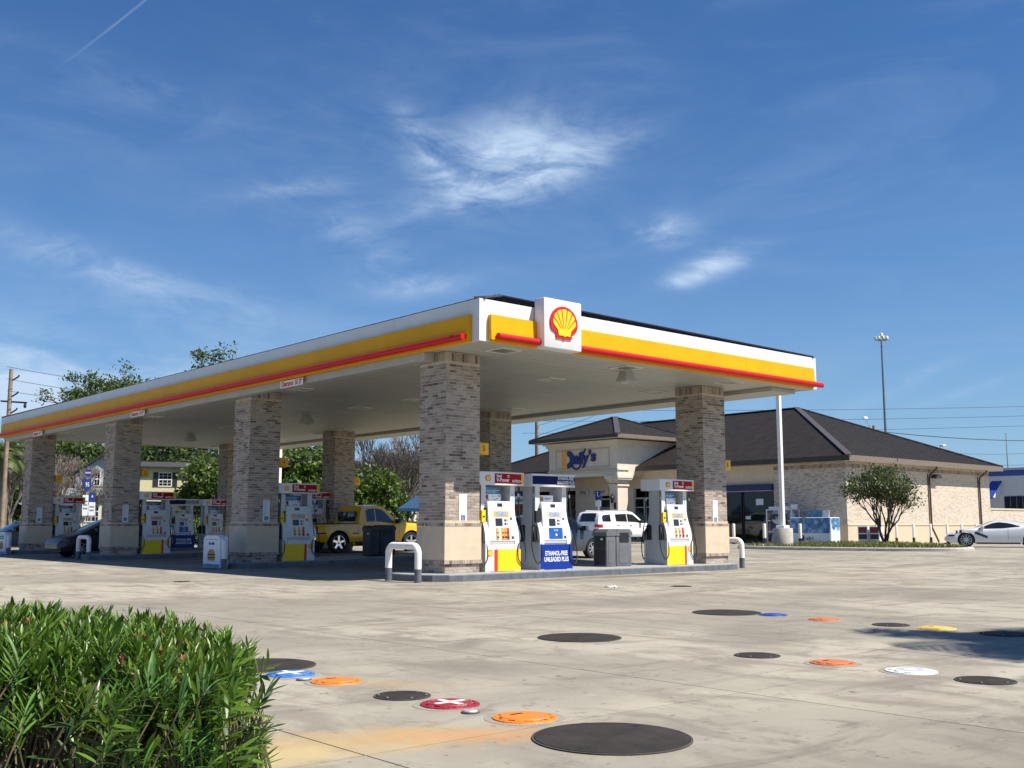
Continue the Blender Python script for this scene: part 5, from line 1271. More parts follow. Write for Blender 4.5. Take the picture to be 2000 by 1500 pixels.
def put(root, px, D, z, s, label, first=False, rz=0, group=G):
    p = at(px, 1000, D); loc = (p.x, p.y, z)
    if first: root.location = loc; root.rotation_euler = (0, 0, rz); root.scale = (s, s, s); root['label'] = label; root['group'] = group; return root
    return dup(root, loc, rz, label, group, (s, s, s))
put(oak, 212, 100, 0, 1.16, 'evergreen oak whose top shows above the left of the canopy roof', True, 1.0)
put(oak, 412, 98, 0, 1.27, 'evergreen oak peeking over the canopy roof near its middle', rz=2.2)
put(oak2, 130, 90, 0, .95, 'dark oak between the two leftmost columns', True, 0)
put(oak2, 330, 97, 0, 1.0, 'dark oak behind the yellow house', rz=1.2)
put(oak2, 400, 92, 0, .78, 'dark oak right of the yellow house', rz=3)
put(lt, 445, 84, 0, .92, 'bright green tree seen left of the second row column', True, 0)
put(lt, 600, 78, 0, .96, 'bright green tree above the second row pump valance', rz=2)
put(oak2, 575, 94, 0, .92, 'dark oak above the yellow pickup bed', rz=4)
put(lt, 700, 66, 0, .66, 'bright green tree right of the column behind the pickup', rz=3.3)
put(oak2, 660, 100, 0, .8, 'dark oak hidden behind the back column', rz=.4)
put(lt, 200, 102, 0, 1.1, 'bright green tree above the gabled grey house', rz=5)
put(oak2, 262, 104, 0, .92, 'oak between the gabled house and the yellow house', rz=5.5)
put(oak2, 20, 84, 0, .6, 'small oak at the far left edge under the canopy', rz=3.5)
shrub = make_tree('shrub', 'x', 2.6, 33, depth=3, kids=3, spread=.8, shrink=.8, leaves=95, ls=.12, cl=.8, leafm=OAKL2, trunk=.2, mult=4, sides=4)
for i, (px, D, s, lb, m_) in enumerate(((720, 60, 1.0, 'green shrub behind the pickup cab', 0), (748, 61, .85, 'round green shrub right of the pickup cab', 0), (690, 62, 1.05, 'tall shrub beside the column behind the pickup', 0), (778, 64, .75, 'shrub left of the blue umbrella', 0), (388, 74, .62, 'clipped shrub seen between two far pumps', 0), (372, 76, .8, 'shrub at the foot of the dark house roof', 0), (410, 78, .9, 'shrub right of the far blue pump', 0), (50, 80, .9, 'shrub at the far left behind the parked car', 0), (570, 66, .9, 'shrub seen through the second row pump', 0), (812, 66, .7, 'shrub right of the umbrella pole', 0))):
    put(shrub, px, D, 0, s*1.1, lb, i == 0, i*1.3, 'shrubs along the back verge')
bare = make_tree('bare_tree', 'x', 7.6, 44, depth=6, kids=3, spread=.36, shrink=.78, leaves=0, bark=BARKL, trunk=.24, mult=2, sides=4, up=.24, taper=.70)
for i, (px, D, s, lb) in enumerate(((735, 72, 1.02, 'bare many-twigged tree left of the near column'), (765, 70, 1.1, 'bare tree in the middle of the gap left of the near column'), (800, 74, 1.2, 'bare tree just left of the near column, behind the umbrella'), (712, 80, 1.1, 'bare tree behind the green tree'), (118, 84, 1.1, 'bare pale-limbed tree between the leftmost columns'), (420, 86, .7, 'bare pale tree right of the yellow house'), (18, 74, 1.15, 'bare tree at the far left edge'), (140, 80, .9, 'bare tree by the blue route signs'))):
    put(bare, px, D, 0, s, lb, i == 0, i*1.7, 'leafless trees behind the station')
small = make_tree('planter_tree', 'round multi-stemmed small tree in the planting bed before the brick wall', 4.6, 9, depth=4, kids=3, spread=.42, shrink=.78, leaves=27, ls=.072, cl=.46, leafm=SHRL, bark=BARK, trunk=.26, mult=5, sides=5, up=.16, gappy=1.2)
small.location = (34.4, 10.45, .26); small.scale = (.86, .86, 1.02)

# ------------------------------------------------------------------ palms
def palm(x, y, h, label, nf=26, fl=1.9, seed=1, z=0, tr=.16, fan=False):
    r = random.Random(seed); root = empty('palm_tree', (x, y, z)); tag(root, label, 'palm tree'); mb = MB()
    mb.tube([(0, 0, -.2), (.05, 0, h*.5), (0, .03, h)], [tr*1.2, tr, tr*.9], BARKL, 12); mb.build('trunk', root, smooth=True)
    lf = MB()
    for i in range(nf):
        az = i*2.4+r.gauss(0, .2); el = r.uniform(-.5, 1.2); L = fl*r.uniform(.8, 1.1); d = Vector((math.cos(az)*math.cos(el), math.sin(az)*math.cos(el), math.sin(el)))
        p = Vector((0, 0, h)); pts = [p.copy()]; n = 12
        for k in range(n):
            d = (d+Vector((0, 0, -.085*(1+k*.12)))).normalized(); p = p+d*L/n; pts.append(p.copy())
        lf.tube(pts, [.016]*n+[.004], PALML, 4, cap=False)
        for k in range(2, n+1):
            q = pts[k]; t = (pts[k]-pts[k-1]).normalized(); sd = t.cross(Vector((0, 0, 1))).normalized(); ll = .55*math.sin(math.pi*(k+1)/(n+3))+.12
            for s in (-1, 1):
                for j in (0, .5):
                    o = q-t*(L/n)*j; dd = (sd*s*.9+t*.65+Vector((0, 0, -.22))).normalized(); w = t*.027
                    lf.add([o-w, o+w, o+dd*ll*.6+w*.8+Vector((0, 0, .02)), o+dd*ll*.6-w*.8+Vector((0, 0, .02)), o+dd*ll], [(0, 1, 2, 3), (3, 2, 4)], PALML)
    o = lf.build('fronds', root); o['kind'] = 'stuff'; return root
palm(-.70, -16.25, 6.0, 'palm standing out of view at the right, casting its frond shadow', nf=52, fl=1.95, seed=4)
palm(-4.35, -17.95, 4.9, 'second palm out of view at the right whose frond tips shade the concrete', nf=30, fl=1.9, seed=8)
p = at(3, 1000, 62); palm(p.x, p.y, 5.4, 'palm with pale trunk at the left edge of the view', nf=34, fl=1.5, seed=5, tr=.24)

# ------------------------------------------------------------------ oleander hedge
def hedge():
    r = random.Random(12); root = empty('oleander_hedge', (-12.6, -13.0, 0)); tag(root, 'dense oleander hedge with narrow glossy leaves in the lower left corner', 'hedge')
    off = Vector((12.6, 13.0, 0)); fwd = Vector((math.cos(YAW), math.sin(YAW), 0)); rt = Vector((math.sin(YAW), -math.cos(YAW), 0)); base = Vector((CAMLOC.x, CAMLOC.y, 0))
    stems = MB(); fol = MB(); parts = []; dry = MB()
    def W_(u, v, z): return base+rt*(u-.20)+fwd*v+Vector((0, 0, z))+off       # hedge row runs square to the view: u along, v deep
    def topz(u):     # height of the leafy crest along the row
        w = .045*noise.noise(Vector((u*3.3, .3, .7)))+.03*noise.noise(Vector((u*8.1, 2.3, .7)))
        return .745+w-.15*max(0, (u+1.6)/.72)**1.7
    LEAF = []
    def leaf(mb, p, d, ln, w, m, curl=.12):
        d = d.normalized(); sd = d.cross(Vector((0, 0, 1))); sd = sd.normalized() if sd.length > .05 else Vector((1, 0, 0)); sd.rotate(Matrix.Rotation(r.uniform(-.7, .7), 3, d)); nn = sd.cross(d)
        vs = []; prof = ((0, .18), (.3, .85), (.6, 1), (.85, .55), (1, 0))
        for t, ww in prof:
            c = p+d*ln*t-nn*(-curl*ln*t*t)*(-1)
            fold = nn*w*.22*ww
            if ww > 0: vs += [c-sd*w*ww+fold, c, c+sd*w*ww+fold]
            else: vs.append(c)
        fs = []
        for k in range(3): fs += [(3*k, 3*k+1, 3*k+4, 3*k+3), (3*k+1, 3*k+2, 3*k+5, 3*k+4)]
        fs += [(9, 10, 12), (10, 11, 12)]
        mb.add(vs, fs, m)
    def whorl(p, d, n, ln, mk, m, spread=.75):
        ax = d.orthogonal().normalized()
        for i in range(n):
            t = i/n; lev = t*.11; a = ax.copy(); a.rotate(Matrix.Rotation(i*2.1+r.gauss(0, .25), 3, d)); sp = spread*(1.1-.65*t)*r.uniform(.75, 1.25)
            dd = d*math.cos(sp)+a*math.sin(sp); L = ln*r.uniform(.75, 1.15)*(1 if t < .75 else .75)
            q = p+d*(lev-.05)
            if mk is not None and r.random() < .55: mk.append((q, dd, L))
            else: leaf(fol, q, dd, L, L*r.uniform(.068, .092), m if r.random() < .93 else OLED, r.uniform(-.02, .22))
    tipsP = []
    for k in range(1600):
        u = r.uniform(-2.75, -.86); v = r.uniform(3.85, 5.2)
        # rounded right end
        if u > -1.3 and (v-4.4)**2/.5+((u+1.3)/.42)**2 > 1: continue
        zt = topz(u)-r.uniform(0, .13)-(.18*max(0, 4.1-v)/.3)+.05*noise.noise(Vector((u*4, v*4, 0)))
        b0 = W_(u+r.gauss(0, .10), v+r.gauss(0, .1), r.uniform(.0, .15)); tip = W_(u, v, zt)
        mid = b0.lerp(tip, .55)+Vector((r.gauss(0, .03), r.gauss(0, .03), 0))
        if r.random() < .8: stems.tube([b0, mid, tip], [.007, .005, .003], OSTEM, 4, cap=False)
        d = (tip-mid).normalized(); d = (d+Vector((r.gauss(0, .25), r.gauss(0, .25), .35))).normalized()
        whorl(tip, d, r.randint(10, 17), r.uniform(.062, .104), parts if (u > -1.25 or v < 4.1) and len(parts) < 0 else None, OLEL)
        if r.random() < .06:
            for j in range(7): leaf(dry, tip+d*.05, (d+Vector((r.gauss(0, .5), r.gauss(0, .5), 0))).normalized(), .045, .006, BUDL)
    # lower leafy shoots towards the viewer and spilling to the right
    for k in range(62):
        z = r.uniform(.12, .62); u = r.uniform(-2.6, -.86) if r.random() < .48 else r.uniform(-1.12, -.80); v = r.uniform(3.35, 4.0) if u < -1.1 else r.uniform(3.75, 4.7)
        if u > -1.12: u = u-.02+.11*(1-abs(z-.35)/.35)*r.random()
        tip = W_(u, v, z); b0 = W_(u-r.uniform(.05, .25), v+r.uniform(.05, .3), max(0, z-r.uniform(.2, .4)))
        stems.tube([b0, b0.lerp(tip, .6)+Vector((0, 0, .02)), tip], [.005, .004, .002], OSTEM, 4, cap=False)
        d = ((tip-b0).normalized()+Vector((0, 0, .3))+rt*(.35 if u > -1.1 else 0)-fwd*.15).normalized()
        whorl(tip, d, r.randint(9, 15), r.uniform(.09, .14), None, OLEL if r.random() < .6 else OLED, .95)
        for j in range(r.randint(2, 6)):
            q = b0.lerp(tip, r.uniform(.4, .95)); leaf(fol, q, Vector((r.gauss(0, 1), r.gauss(0, 1), r.uniform(.0, .8))), r.uniform(.08, .12), .010, OLED, .1)
    for k in range(95):
        z = r.uniform(.08, .60); u = r.uniform(-1.24, -.93)+.14*(1-abs(z-.30)/.32); v = r.uniform(3.7, 4.7); tip = W_(u, v, z); b0 = W_(u-r.uniform(.08, .3), v+r.uniform(-.1, .25), max(0, z-r.uniform(.15, .35)))
        stems.tube([b0, tip], [.006, .003], OSTEM, 4, cap=False); whorl(tip, ((tip-b0).normalized()+Vector((0, 0, .2))+rt*.3).normalized(), r.randint(9, 15), r.uniform(.09, .13), None, OLEL if r.random() < .7 else OLED, .9)
        for j in range(4): leaf(fol, b0.lerp(tip, r.uniform(.3, .95)), Vector((r.gauss(0, 1), r.gauss(0, 1), r.uniform(.0, .8))), r.uniform(.08, .12), .007, OLED, .1)
    # woody tangle below the crest
    for k in range(1300):
        u = r.uniform(-2.7, -.95); v = r.uniform(3.95, 4.95); z0 = r.uniform(0, .36); ln = r.uniform(.12, .34); d = Vector((r.gauss(0, .35), r.gauss(0, .35), 1)).normalized(); p0 = W_(u, v, z0)
        stems.tube([p0, p0+d*ln*.5+Vector((r.gauss(0, .02), r.gauss(0, .02), 0)), p0+d*ln], [.0042, .0034, .002], OSTEM2 if r.random() < .5 else OSTEM, 4, cap=False)
    for k in range(700):
        u = r.uniform(-2.7, -.95); v = r.uniform(3.9, 4.8); leaf(dry, W_(u, v, r.uniform(.15, .56)), Vector((r.gauss(0, 1), r.gauss(0, 1), r.gauss(-.4, .8))), r.uniform(.05, .09), .008, DRYL, .2)
    # individually modelled leaves on the nearest shoots
    for k in range(26):
        u = r.uniform(-1.16, -.86) if k > 7 else r.uniform(-2.2, -1.2); v = r.uniform(3.55, 4.1); z = r.uniform(.2, .86) if u < -1.05 else r.uniform(.25, .7); tip = W_(u, v, min(z, topz(u)-.02)); b0 = tip+Vector((r.gauss(0, .05), r.gauss(0, .05), -.28))-rt*.1
        stems.tube([b0, tip], [.005, .003], OSTEM, 4, cap=False); d = (Vector((r.gauss(0, .3), r.gauss(0, .3), 1))+rt*.3).normalized()
        ax = d.orthogonal().normalized()
        for i in range(11):
            a = ax.copy(); a.rotate(Matrix.Rotation(i*2.1, 3, d)); sp = .9-.04*i; parts.append((tip+d*(i*.008-.05), d*math.cos(sp)+a*math.sin(sp), r.uniform(.09, .13)))
    lm = MB(); 
    vs = []; prof = ((0, .18), (.3, .85), (.6, 1), (.85, .55), (1, 0))
    for t, ww in prof:
        c = Vector((t, 0, -.12*t*t))
        vs += [c+Vector((0, -.062*ww, .02*ww)), c, c+Vector((0, .062*ww, .02*ww))] if ww else [c]
    fs = []
    for k in range(3): fs += [(3*k, 3*k+1, 3*k+4, 3*k+3), (3*k+1, 3*k+2, 3*k+5, 3*k+4)]
    fs += [(9, 10, 12), (10, 11, 12)]
    me = bpy.data.meshes.new('leaf'); me.from_pydata([tuple(v) for v in vs], [], fs); me.materials.append(OLEO)
    for (q, dd, L) in parts[:290]:
        o = link('leaf', me, root, q); o.rotation_mode = 'QUATERNION'; o.rotation_quaternion = dd.to_track_quat('X', 'Z'); o.scale = (L, L, L)
    o = fol.build('foliage', root, smooth=True); o['kind'] = 'stuff'; o = stems.build('stems', root); o['kind'] = 'stuff'; o = dry.build('buds_and_dry_leaves', root); o['kind'] = 'stuff'
OSTEM = mat('green_stem', (.12, .10, .055), .7, var=.3); OSTEM2 = mat('woody_stem', (.27, .18, .13), .8, var=.3)
OLEO = mat('oleander_leaf_single', (.035, .10, .012), .38, col2=(.07, .16, .025), scale=2, objrand=.35)
hedge()
# bed under the hedge
mb = MB(); b_ = Vector((CAMLOC.x, CAMLOC.y, 0)); f_ = Vector((math.cos(YAW), math.sin(YAW), 0)); r_ = Vector((math.sin(YAW), -math.cos(YAW), 0))
q = [b_+r_*u+f_*v for u, v in ((-3.4, 2.9), (-1.45, 2.9), (-1.25, 3.5), (-1.25, 4.7), (-1.5, 5.1), (-3.4, 5.1))]
mb.add([(p.x, p.y, .035) for p in q], [list(range(6))], MULCH); tag(mb.build('hedge_bed'), 'strip of dark soil under the hedge', kind='structure')

# ------------------------------------------------------------------ cars
def interp(P, x):
    if x <= P[0][0]: return P[0][1]
    for (a, b), (c, d) in zip(P, P[1:]):
        if x <= c: return b+(d-b)*(x-a)/(c-a) if c > a else d
    return P[-1][1]
def smooth_profile(P, k=5):
    out = []; n = len(P)
    for i in range(n-1):
        a, b, c, d = P[max(i-1, 0)], P[i], P[i+1], P[min(i+2, n-1)]
        for q in range(k):
            t = q/k; out.append(tuple(.5*((2*b[j])+(-a[j]+c[j])*t+(2*a[j]-5*b[j]+4*c[j]-d[j])*t*t+(-a[j]+3*b[j]-3*c[j]+d[j])*t**3) for j in (0, 1)))
    out.append(P[-1]); return out
def car(name, label, cat, loc, rz, sp, paint):
    """nose at +x; local z=0 is the road"""
    root = empty(name, loc, rz); tag(root, label, cat)
    L, Wd, sill, tum = sp['L'], sp['W'], sp['sill'], sp.get('tum', .20); top = sp['top']; belt = sp['belt']; wheels = sp['wheels']; ra = sp['arch']; rw = sp['r']
    def plan(x):
        s = abs(x)/(L/2); return Wd/2*(1-.035*s**2-sp.get('endr', .17)*max(0, (s-.80)/.20)**2.4)
    def bel(x): return min(interp(belt, x), interp(top, x)-.025)
    def hw(x, z):
        b = bel(x); w = plan(x)
        if z <= b:
            t = (z-sill)/max(.05, b-sill); return w*(.955+.045*math.sin(math.pi*min(1, max(0, t*.85+.12)))) - (.03 if t < .12 else 0)
        e = w*(.955+.045*math.sin(math.pi*.97)); return max(.1, e-(z-b)*tum-.02*min(1, (z-b)/.05))
    def bot(x):
        z = sill+.10*max(0, (abs(x)-(L/2-.45))/.45)**2
        for xc in wheels:
            if abs(x-xc) < ra: z = max(z, rw+math.sqrt(ra*ra-(x-xc)**2)*.98)
        return z
    xs = set(); n = int(L/.05)
    for i in range(n+1): xs.add(round(-L/2+L*i/n, 4))
    for xc in wheels:
        for i in range(25): xs.add(round(xc+ra*math.cos(math.pi*i/24)*.9999, 4))
    for px_, _ in top: 
        if abs(px_) <= L/2: xs.add(round(px_, 4))
    xs = sorted(xs); N1, N2, N3 = 7, 5, 5; rings = []
    for x in xs:
        t_ = interp(top, x); b = bel(x); zb = min(bot(x), b-.02); side = []
        for i in range(N1): z = zb+(b-zb)*i/(N1-1); side.append((hw(x, z), z))
        for i in range(1, N2+1): z = b+(t_-.03-b)*i/N2; side.append((hw(x, z), max(z, b+.001*i)))
        y0 = side[-1][0]; 
        for i in range(1, N3+1):
            y = y0*(1-i/N3); side.append((y, t_-.03+.03*min(1, (1-(y/y0)**2)*1.6+.0)+.012*(1-(y/y0)**2)))
        ring = [(x, y, z) for y, z in side]+[(x, -y, z) for y, z in side[-2::-1]]; rings.append(ring)
    m = len(rings[0]); vs = [p for r_ in rings for p in r_]; fs = [(i*m+j, (i+1)*m+j, (i+1)*m+j+1, i*m+j+1) for i in range(len(rings)-1) for j in range(m-1)]
    fs += [list(range(m)), list(range((len(rings)-1)*m, len(rings)*m))[::-1]]
    mb = MB(); mb.add(vs, fs, paint); body = mb.build('body', root, smooth=True)
    mb = MB(); mb.box((-L/2+.12, -Wd/2+.16, sill+.0), (L/2-.14, Wd/2-.16, min(.62, sill+.35)), BLACK); mb.build('underbody', root)
    def patch(x0, x1, zl, zh, mt, off=.006, nx=10, nz=4, s=(1, -1), mb=None):
        mb2 = mb or MB()
        for sg in s:
            v = []; 
            for i in range(nx+1):
                x = x0+(x1-x0)*i/nx; a = zl(x) if callable(zl) else zl; b = zh(x) if callable(zh) else zh
                for j in range(nz+1):
                    z = a+(b-a)*j/nz; v.append((x, sg*(hw(x, z)+off), z))
            k = nz+1; f = [(i*k+j, (i+1)*k+j, (i+1)*k+j+1, i*k+j+1) for i in range(nx) for j in range(nz)]
            if sg > 0: f = [q[::-1] for q in f]
            mb2.add(v, f, mt)
        return mb2
    for lo, hi in sp['side_glass']:
        l0 = lo; h0 = hi; x0 = max(lo[0][0], hi[0][0]); x1 = min(lo[-1][0], hi[-1][0]); x0, x1 = lo[0][0], lo[-1][0]
        for sg in (1, -1):
            patch(x0, x1, lambda x: interp(lo, x), lambda x: max(interp(hi, x), interp(lo, x)+.004), CARGL, .007, 14, 5, (sg,)).build('side_window', root, smooth=True)
    def topglass(x0, x1, inset=.10, nm='windshield'):
        mb = MB(); v = []; nx, ny = 8, 6
        for i in range(nx+1):
            x = x0+(x1-x0)*i/nx; t_ = interp(top, x)
            for j in range(ny+1):
                u = -1+2*j/ny; yy = (hw(x, t_-.03)-inset)*u; v.append((x, yy, t_-.03+.03*min(1, (1-u*u*.9)*1.6)+.012*(1-u*u)+.008))
        k = ny+1; f = [(i*k+j, i*k+j+1, (i+1)*k+j+1, (i+1)*k+j) for i in range(nx) for j in range(ny)]
        if x1 < x0: f = [q[::-1] for q in f]
        mb.add(v, [q[::-1] for q in f], CARGL); mb.build(nm, root, smooth=True)
    for x0, x1, nm in sp['top_glass']: topglass(x0, x1, nm=nm)
    # wheels
    for xc in wheels:
        for sg in (1, -1):
            yw = sg*(plan(xc)-.015); w = empty('wheel', (xc, yw, rw)); w.parent = root; w.rotation_euler = (0, 0, 0 if sg < 0 else math.pi)
            M = Matrix.Rotation(math.pi/2, 4, 'X'); wd = .21
            mb = MB(); rr_ = sp.get('rim', rw*.66); prof = [(rr_*.98, 0), (rr_*1.06, .012), (rw*.96, .012), (rw, -.02), (rw, -wd+.02), (rw*.95, -wd), (rr_, -wd)]; mb.lathe(prof, TYRE, 32, M); mb.build('tyre', w, smooth=True)
            mb = MB(); rm = sp['rimm']; mb.lathe([(rr_, 0.0), (rr_*.93, .004), (rr_*.90, -.05), (rr_*.88, -.16), (0, -.165)], BIND if sp.get('spokes', 5) else rm, 32, M)
            mb.lathe([(rr_*1.0, .004), (rr_*.93, .010), (rr_*.91, -.02)], rm, 32, M)
            ns = sp.get('spokes', 5)
            for q in range(ns):
                a = 2*math.pi*q/ns+.3; A = M @ RZ(a); wdt = sp.get('sw', .16)*rr_
                mb.add([(rr_*.14, -wdt*.8, -.012), (rr_*.95, -wdt*.6, -.004), (rr_*.95, wdt*.6, -.004), (rr_*.14, wdt*.8, -.012), (rr_*.14, -wdt*.8, -.05), (rr_*.95, -wdt*.6, -.05), (rr_*.95, wdt*.6, -.05), (rr_*.14, wdt*.8, -.05)], [(0, 1, 2, 3), (0, 4, 5, 1), (2, 6, 7, 3), (1, 5, 6, 2)], rm, A)
            mb.lathe([(rr_*.2, -.03), (rr_*.18, .0), (0, .004)], rm, 16, M); mb.build('rim', w, smooth=True)
            mb = MB(); k = 20; v = []
            for i in range(k+1):
                a = math.pi*i/k; v += [(xc+ra*.985*math.cos(a), yw-sg*.02, rw+ra*.965*math.sin(a)), (xc+ra*.985*math.cos(a), yw-sg*.42, rw+ra*.965*math.sin(a))]
            mb.add(v, [(2*i, 2*i+1, 2*i+3, 2*i+2) for i in range(k)], BLACK); mb.build('wheel_well', root)
    # seams
    mb = MB()
    for x in sp.get('seams', []):
        pts = [Vector((x, -1, z)) for z in [sill+.05+(bel(x)-sill-.05)*i/8 for i in range(9)]]
        for sg in (1, -1): mb.tube([(p.x, sg*(hw(p.x, p.z)+.0005), p.z) for p in pts], .004, BIND, 4)
    if mb.v: mb.build('door_seam', root)
    mb = MB()
    for x in sp.get('handles', []):
        z = bel(x)-.10
        for sg in (1, -1): y = sg*(hw(x, z)+.006); mb.box((x-.09, min(y, y+sg*.02), z-.015), (x+.09, max(y, y+sg*.02), z+.015), sp.get('handlem', paint))
    if mb.v: mb.build('door_handle', root)
    if 'mirror' in sp:
        x, z = sp['mirror']
        for sg in (1, -1):
            y = sg*hw(x, z); mb = MB(); mb.bbox((x-.07, min(y, y+sg*.24), z), (x+.08, max(y, y+sg*.24), z+.17), sp.get('mirrorm', paint), .03); mb.build('mirror', root, smooth=True)
    for nm, x0, x1, z0, z1, mt in sp.get('patches', []):
        for sg in (1, -1): patch(x0, x1, z0, z1, mt, .008, 6, 4, (sg,)).build(nm, root, smooth=True)
    for nm, a, b, mt in sp.get('boxes', []):
        mb = MB(); mb.bbox(a, b, mt, .02); mb.build(nm, root, smooth=True)
    for nm, poly, y0_, mt in sp.get('sidepolys', []):
        for sg in (1, -1):
            mb = MB(); pts = [(x, sg*(hw(x, z)+.009), z) for x, z in poly]; mb.add(pts, [list(range(len(pts))) if sg < 0 else list(range(len(pts)))[::-1]], mt); mb.build(nm, root)
    return root
def paintm(n, c, r=.22, coat=.8): return mat(n, c, r, var=.02, scale=2, coat=coat)
YP = paintm('paint_yellow', (.80, .44, .008)); WP = paintm('paint_white', (.78, .78, .78)); DP = paintm('paint_dark_blue_grey', (.012, .016, .024), .35, .25); DG = paintm('paint_slate', (.05, .06, .075)); GP = paintm('paint_grey', (.17, .18, .19))
TAIL = mat('tail_lamp_red', (.35, .008, .015), .15, var=.1, coat=.5); HEADL = mat('head_lamp', (.55, .58, .60), .1, var=.1, coat=.5); CHRO = mat('chrome', (.75, .75, .76), .12, metal=1); RIMG = mat('rim_silver', (.55, .56, .58), .3, metal=.8); RIMD = mat('rim_dark', (.10, .10, .11), .35, metal=.5)
# yellow pickup
pk = dict(L=5.5, W=2.0, sill=.42, tum=.22, wheels=(-1.72, 1.73), arch=.49, r=.40, rim=.285, rimm=CHRO, spokes=5, sw=.22, endr=.10,
    top=smooth_profile([(-2.75, 1.10), (-2.6, 1.13), (-.80, 1.13)], 2)+[(-.78, 1.14), (-.70, 1.55), (-.60, 1.82)]+smooth_profile([(-.45, 1.86), (0, 1.885), (.30, 1.86), (.55, 1.74), (1.05, 1.30), (1.2, 1.22), (1.8, 1.19), (2.4, 1.13), (2.62, 1.04), (2.75, .82)], 4),
    belt=[(-2.75, 1.08), (-.8, 1.12), (1.1, 1.14), (2.75, 1.0)],
    side_glass=[([(-.42, 1.20), (-.02, 1.18)], [(-.42, 1.66), (-.3, 1.72), (-.02, 1.75)]), ([(0.03, 1.18), (.86, 1.16)], [(.03, 1.75), (.35, 1.70), (.58, 1.50), (.86, 1.20)])],
    top_glass=[(.52, 1.06, 'windshield')], seams=[-.55, 1.12, -.82], handles=[-.25], handlem=YP, mirror=(.98, 1.15), mirrorm=BIND,
    patches=[('fender_flare', -2.28, -1.14, lambda x: .42+math.sqrt(max(.0, .52**2-(x+1.72)**2))*.98, lambda x: .46+math.sqrt(max(.0, .60**2-(x+1.72)**2)), YP), ('tail_lamp', -2.73, -2.62, .78, 1.02, TAIL), ('lower_step', -.95, 1.15, .36, .46, BIND), ('bed_moulding', -2.7, -2.3, .74, .79, BIND), ('bed_moulding', -1.1, -.85, .74, .79, BIND)],
    boxes=[('bumper', (2.68, -.92, .45), (2.86, .92, .68), CHRO), ('bumper', (-2.90, -.9, .46), (-2.70, .9, .66), CHRO), ('head_lamp', (2.58, -.93, .78), (2.76, -.55, .98), HEADL), ('head_lamp', (2.58, .55, .78), (2.76, .93, .98), HEADL), ('grille', (2.70, -.53, .74), (2.79, .53, 1.0), CHRO), ('bed_cover', (-2.68, -.84, 1.10), (-.82, .84, 1.155), BIND), ('rear_window', (-.835, -.62, 1.24), (-.66, .62, 1.62), CARGL), ('stake_hooks', (-1.7, -.93, 1.10), (-1.62, -.88, 1.17), BIND), ('stake_hooks', (-2.3, -.93, 1.10), (-2.22, -.88, 1.17), BIND)])
car('pickup_truck', 'yellow regular cab pickup truck with chrome wheels under the canopy', 'pickup truck', (9.95, 19.55, gz(9.9, 18.5)), 0, pk, YP)
# white suv
sv = dict(L=5.0, W=2.0, sill=.36, tum=.24, wheels=(-1.42, 1.44), arch=.44, r=.385, rim=.26, rimm=RIMD, spokes=5, sw=.16, endr=.12,
    top=smooth_profile([(-2.5, .95), (-2.47, 1.15), (-2.36, 1.48), (-2.20, 1.70), (-1.9, 1.77), (-.8, 1.80), (.1, 1.79), (.45, 1.72), (1.05, 1.30), (1.25, 1.18), (1.8, 1.13), (2.25, 1.03), (2.42, .92), (2.5, .75)], 4),
    belt=[(-2.5, 1.10), (-1, 1.12), (1.1, 1.08), (2.5, .9)],
    side_glass=[([(-2.18, 1.20), (-1.52, 1.19)], [(-2.18, 1.45), (-2.05, 1.56), (-1.42, 1.60)]), ([(-1.12, 1.18), (-.20, 1.17)], [(-1.12, 1.60), (-.2, 1.64)]), ([(-.14, 1.17), (1.0, 1.14)], [(-.14, 1.64), (.35, 1.60), (.62, 1.44), (1.0, 1.18)])],
    top_glass=[(.48, 1.12, 'windshield'), (-2.26, -2.46, 'rear_window')], seams=[-1.2, -.17, 1.05], handles=[-.98, .04], handlem=BIND, mirror=(.88, 1.12), mirrorm=BIND,
    patches=[('tail_lamp', -2.48, -2.22, .88, 1.06, TAIL), ('lower_trim', -.95, .95, .34, .48, BIND), ('bonnet_badge', 1.22, 1.32, .93, .97, BIND)],
    boxes=[('head_lamp', (2.28, -.93, .82), (2.46, -.6, .95), HEADL), ('head_lamp', (2.28, .6, .82), (2.46, .93, .95), HEADL), ('roof_rail', (-1.9, -.66, 1.79), (.2, -.62, 1.83), GALV), ('roof_rail', (-1.9, .62, 1.79), (.2, .66, 1.83), GALV), ('tail_lamp', (-2.53, -.92, .90), (-2.44, -.60, 1.06), TAIL), ('tail_lamp', (-2.53, .60, .90), (-2.44, .92, 1.06), TAIL), ('bumper', (-2.56, -.85, .42), (-2.42, .85, .62), BIND)])
suv = car('suv', 'white sport utility vehicle with black wheels parked before the store entrance', 'suv', (29.75, 24.1, gz(29.7, 24)), R(2), sv, WP)
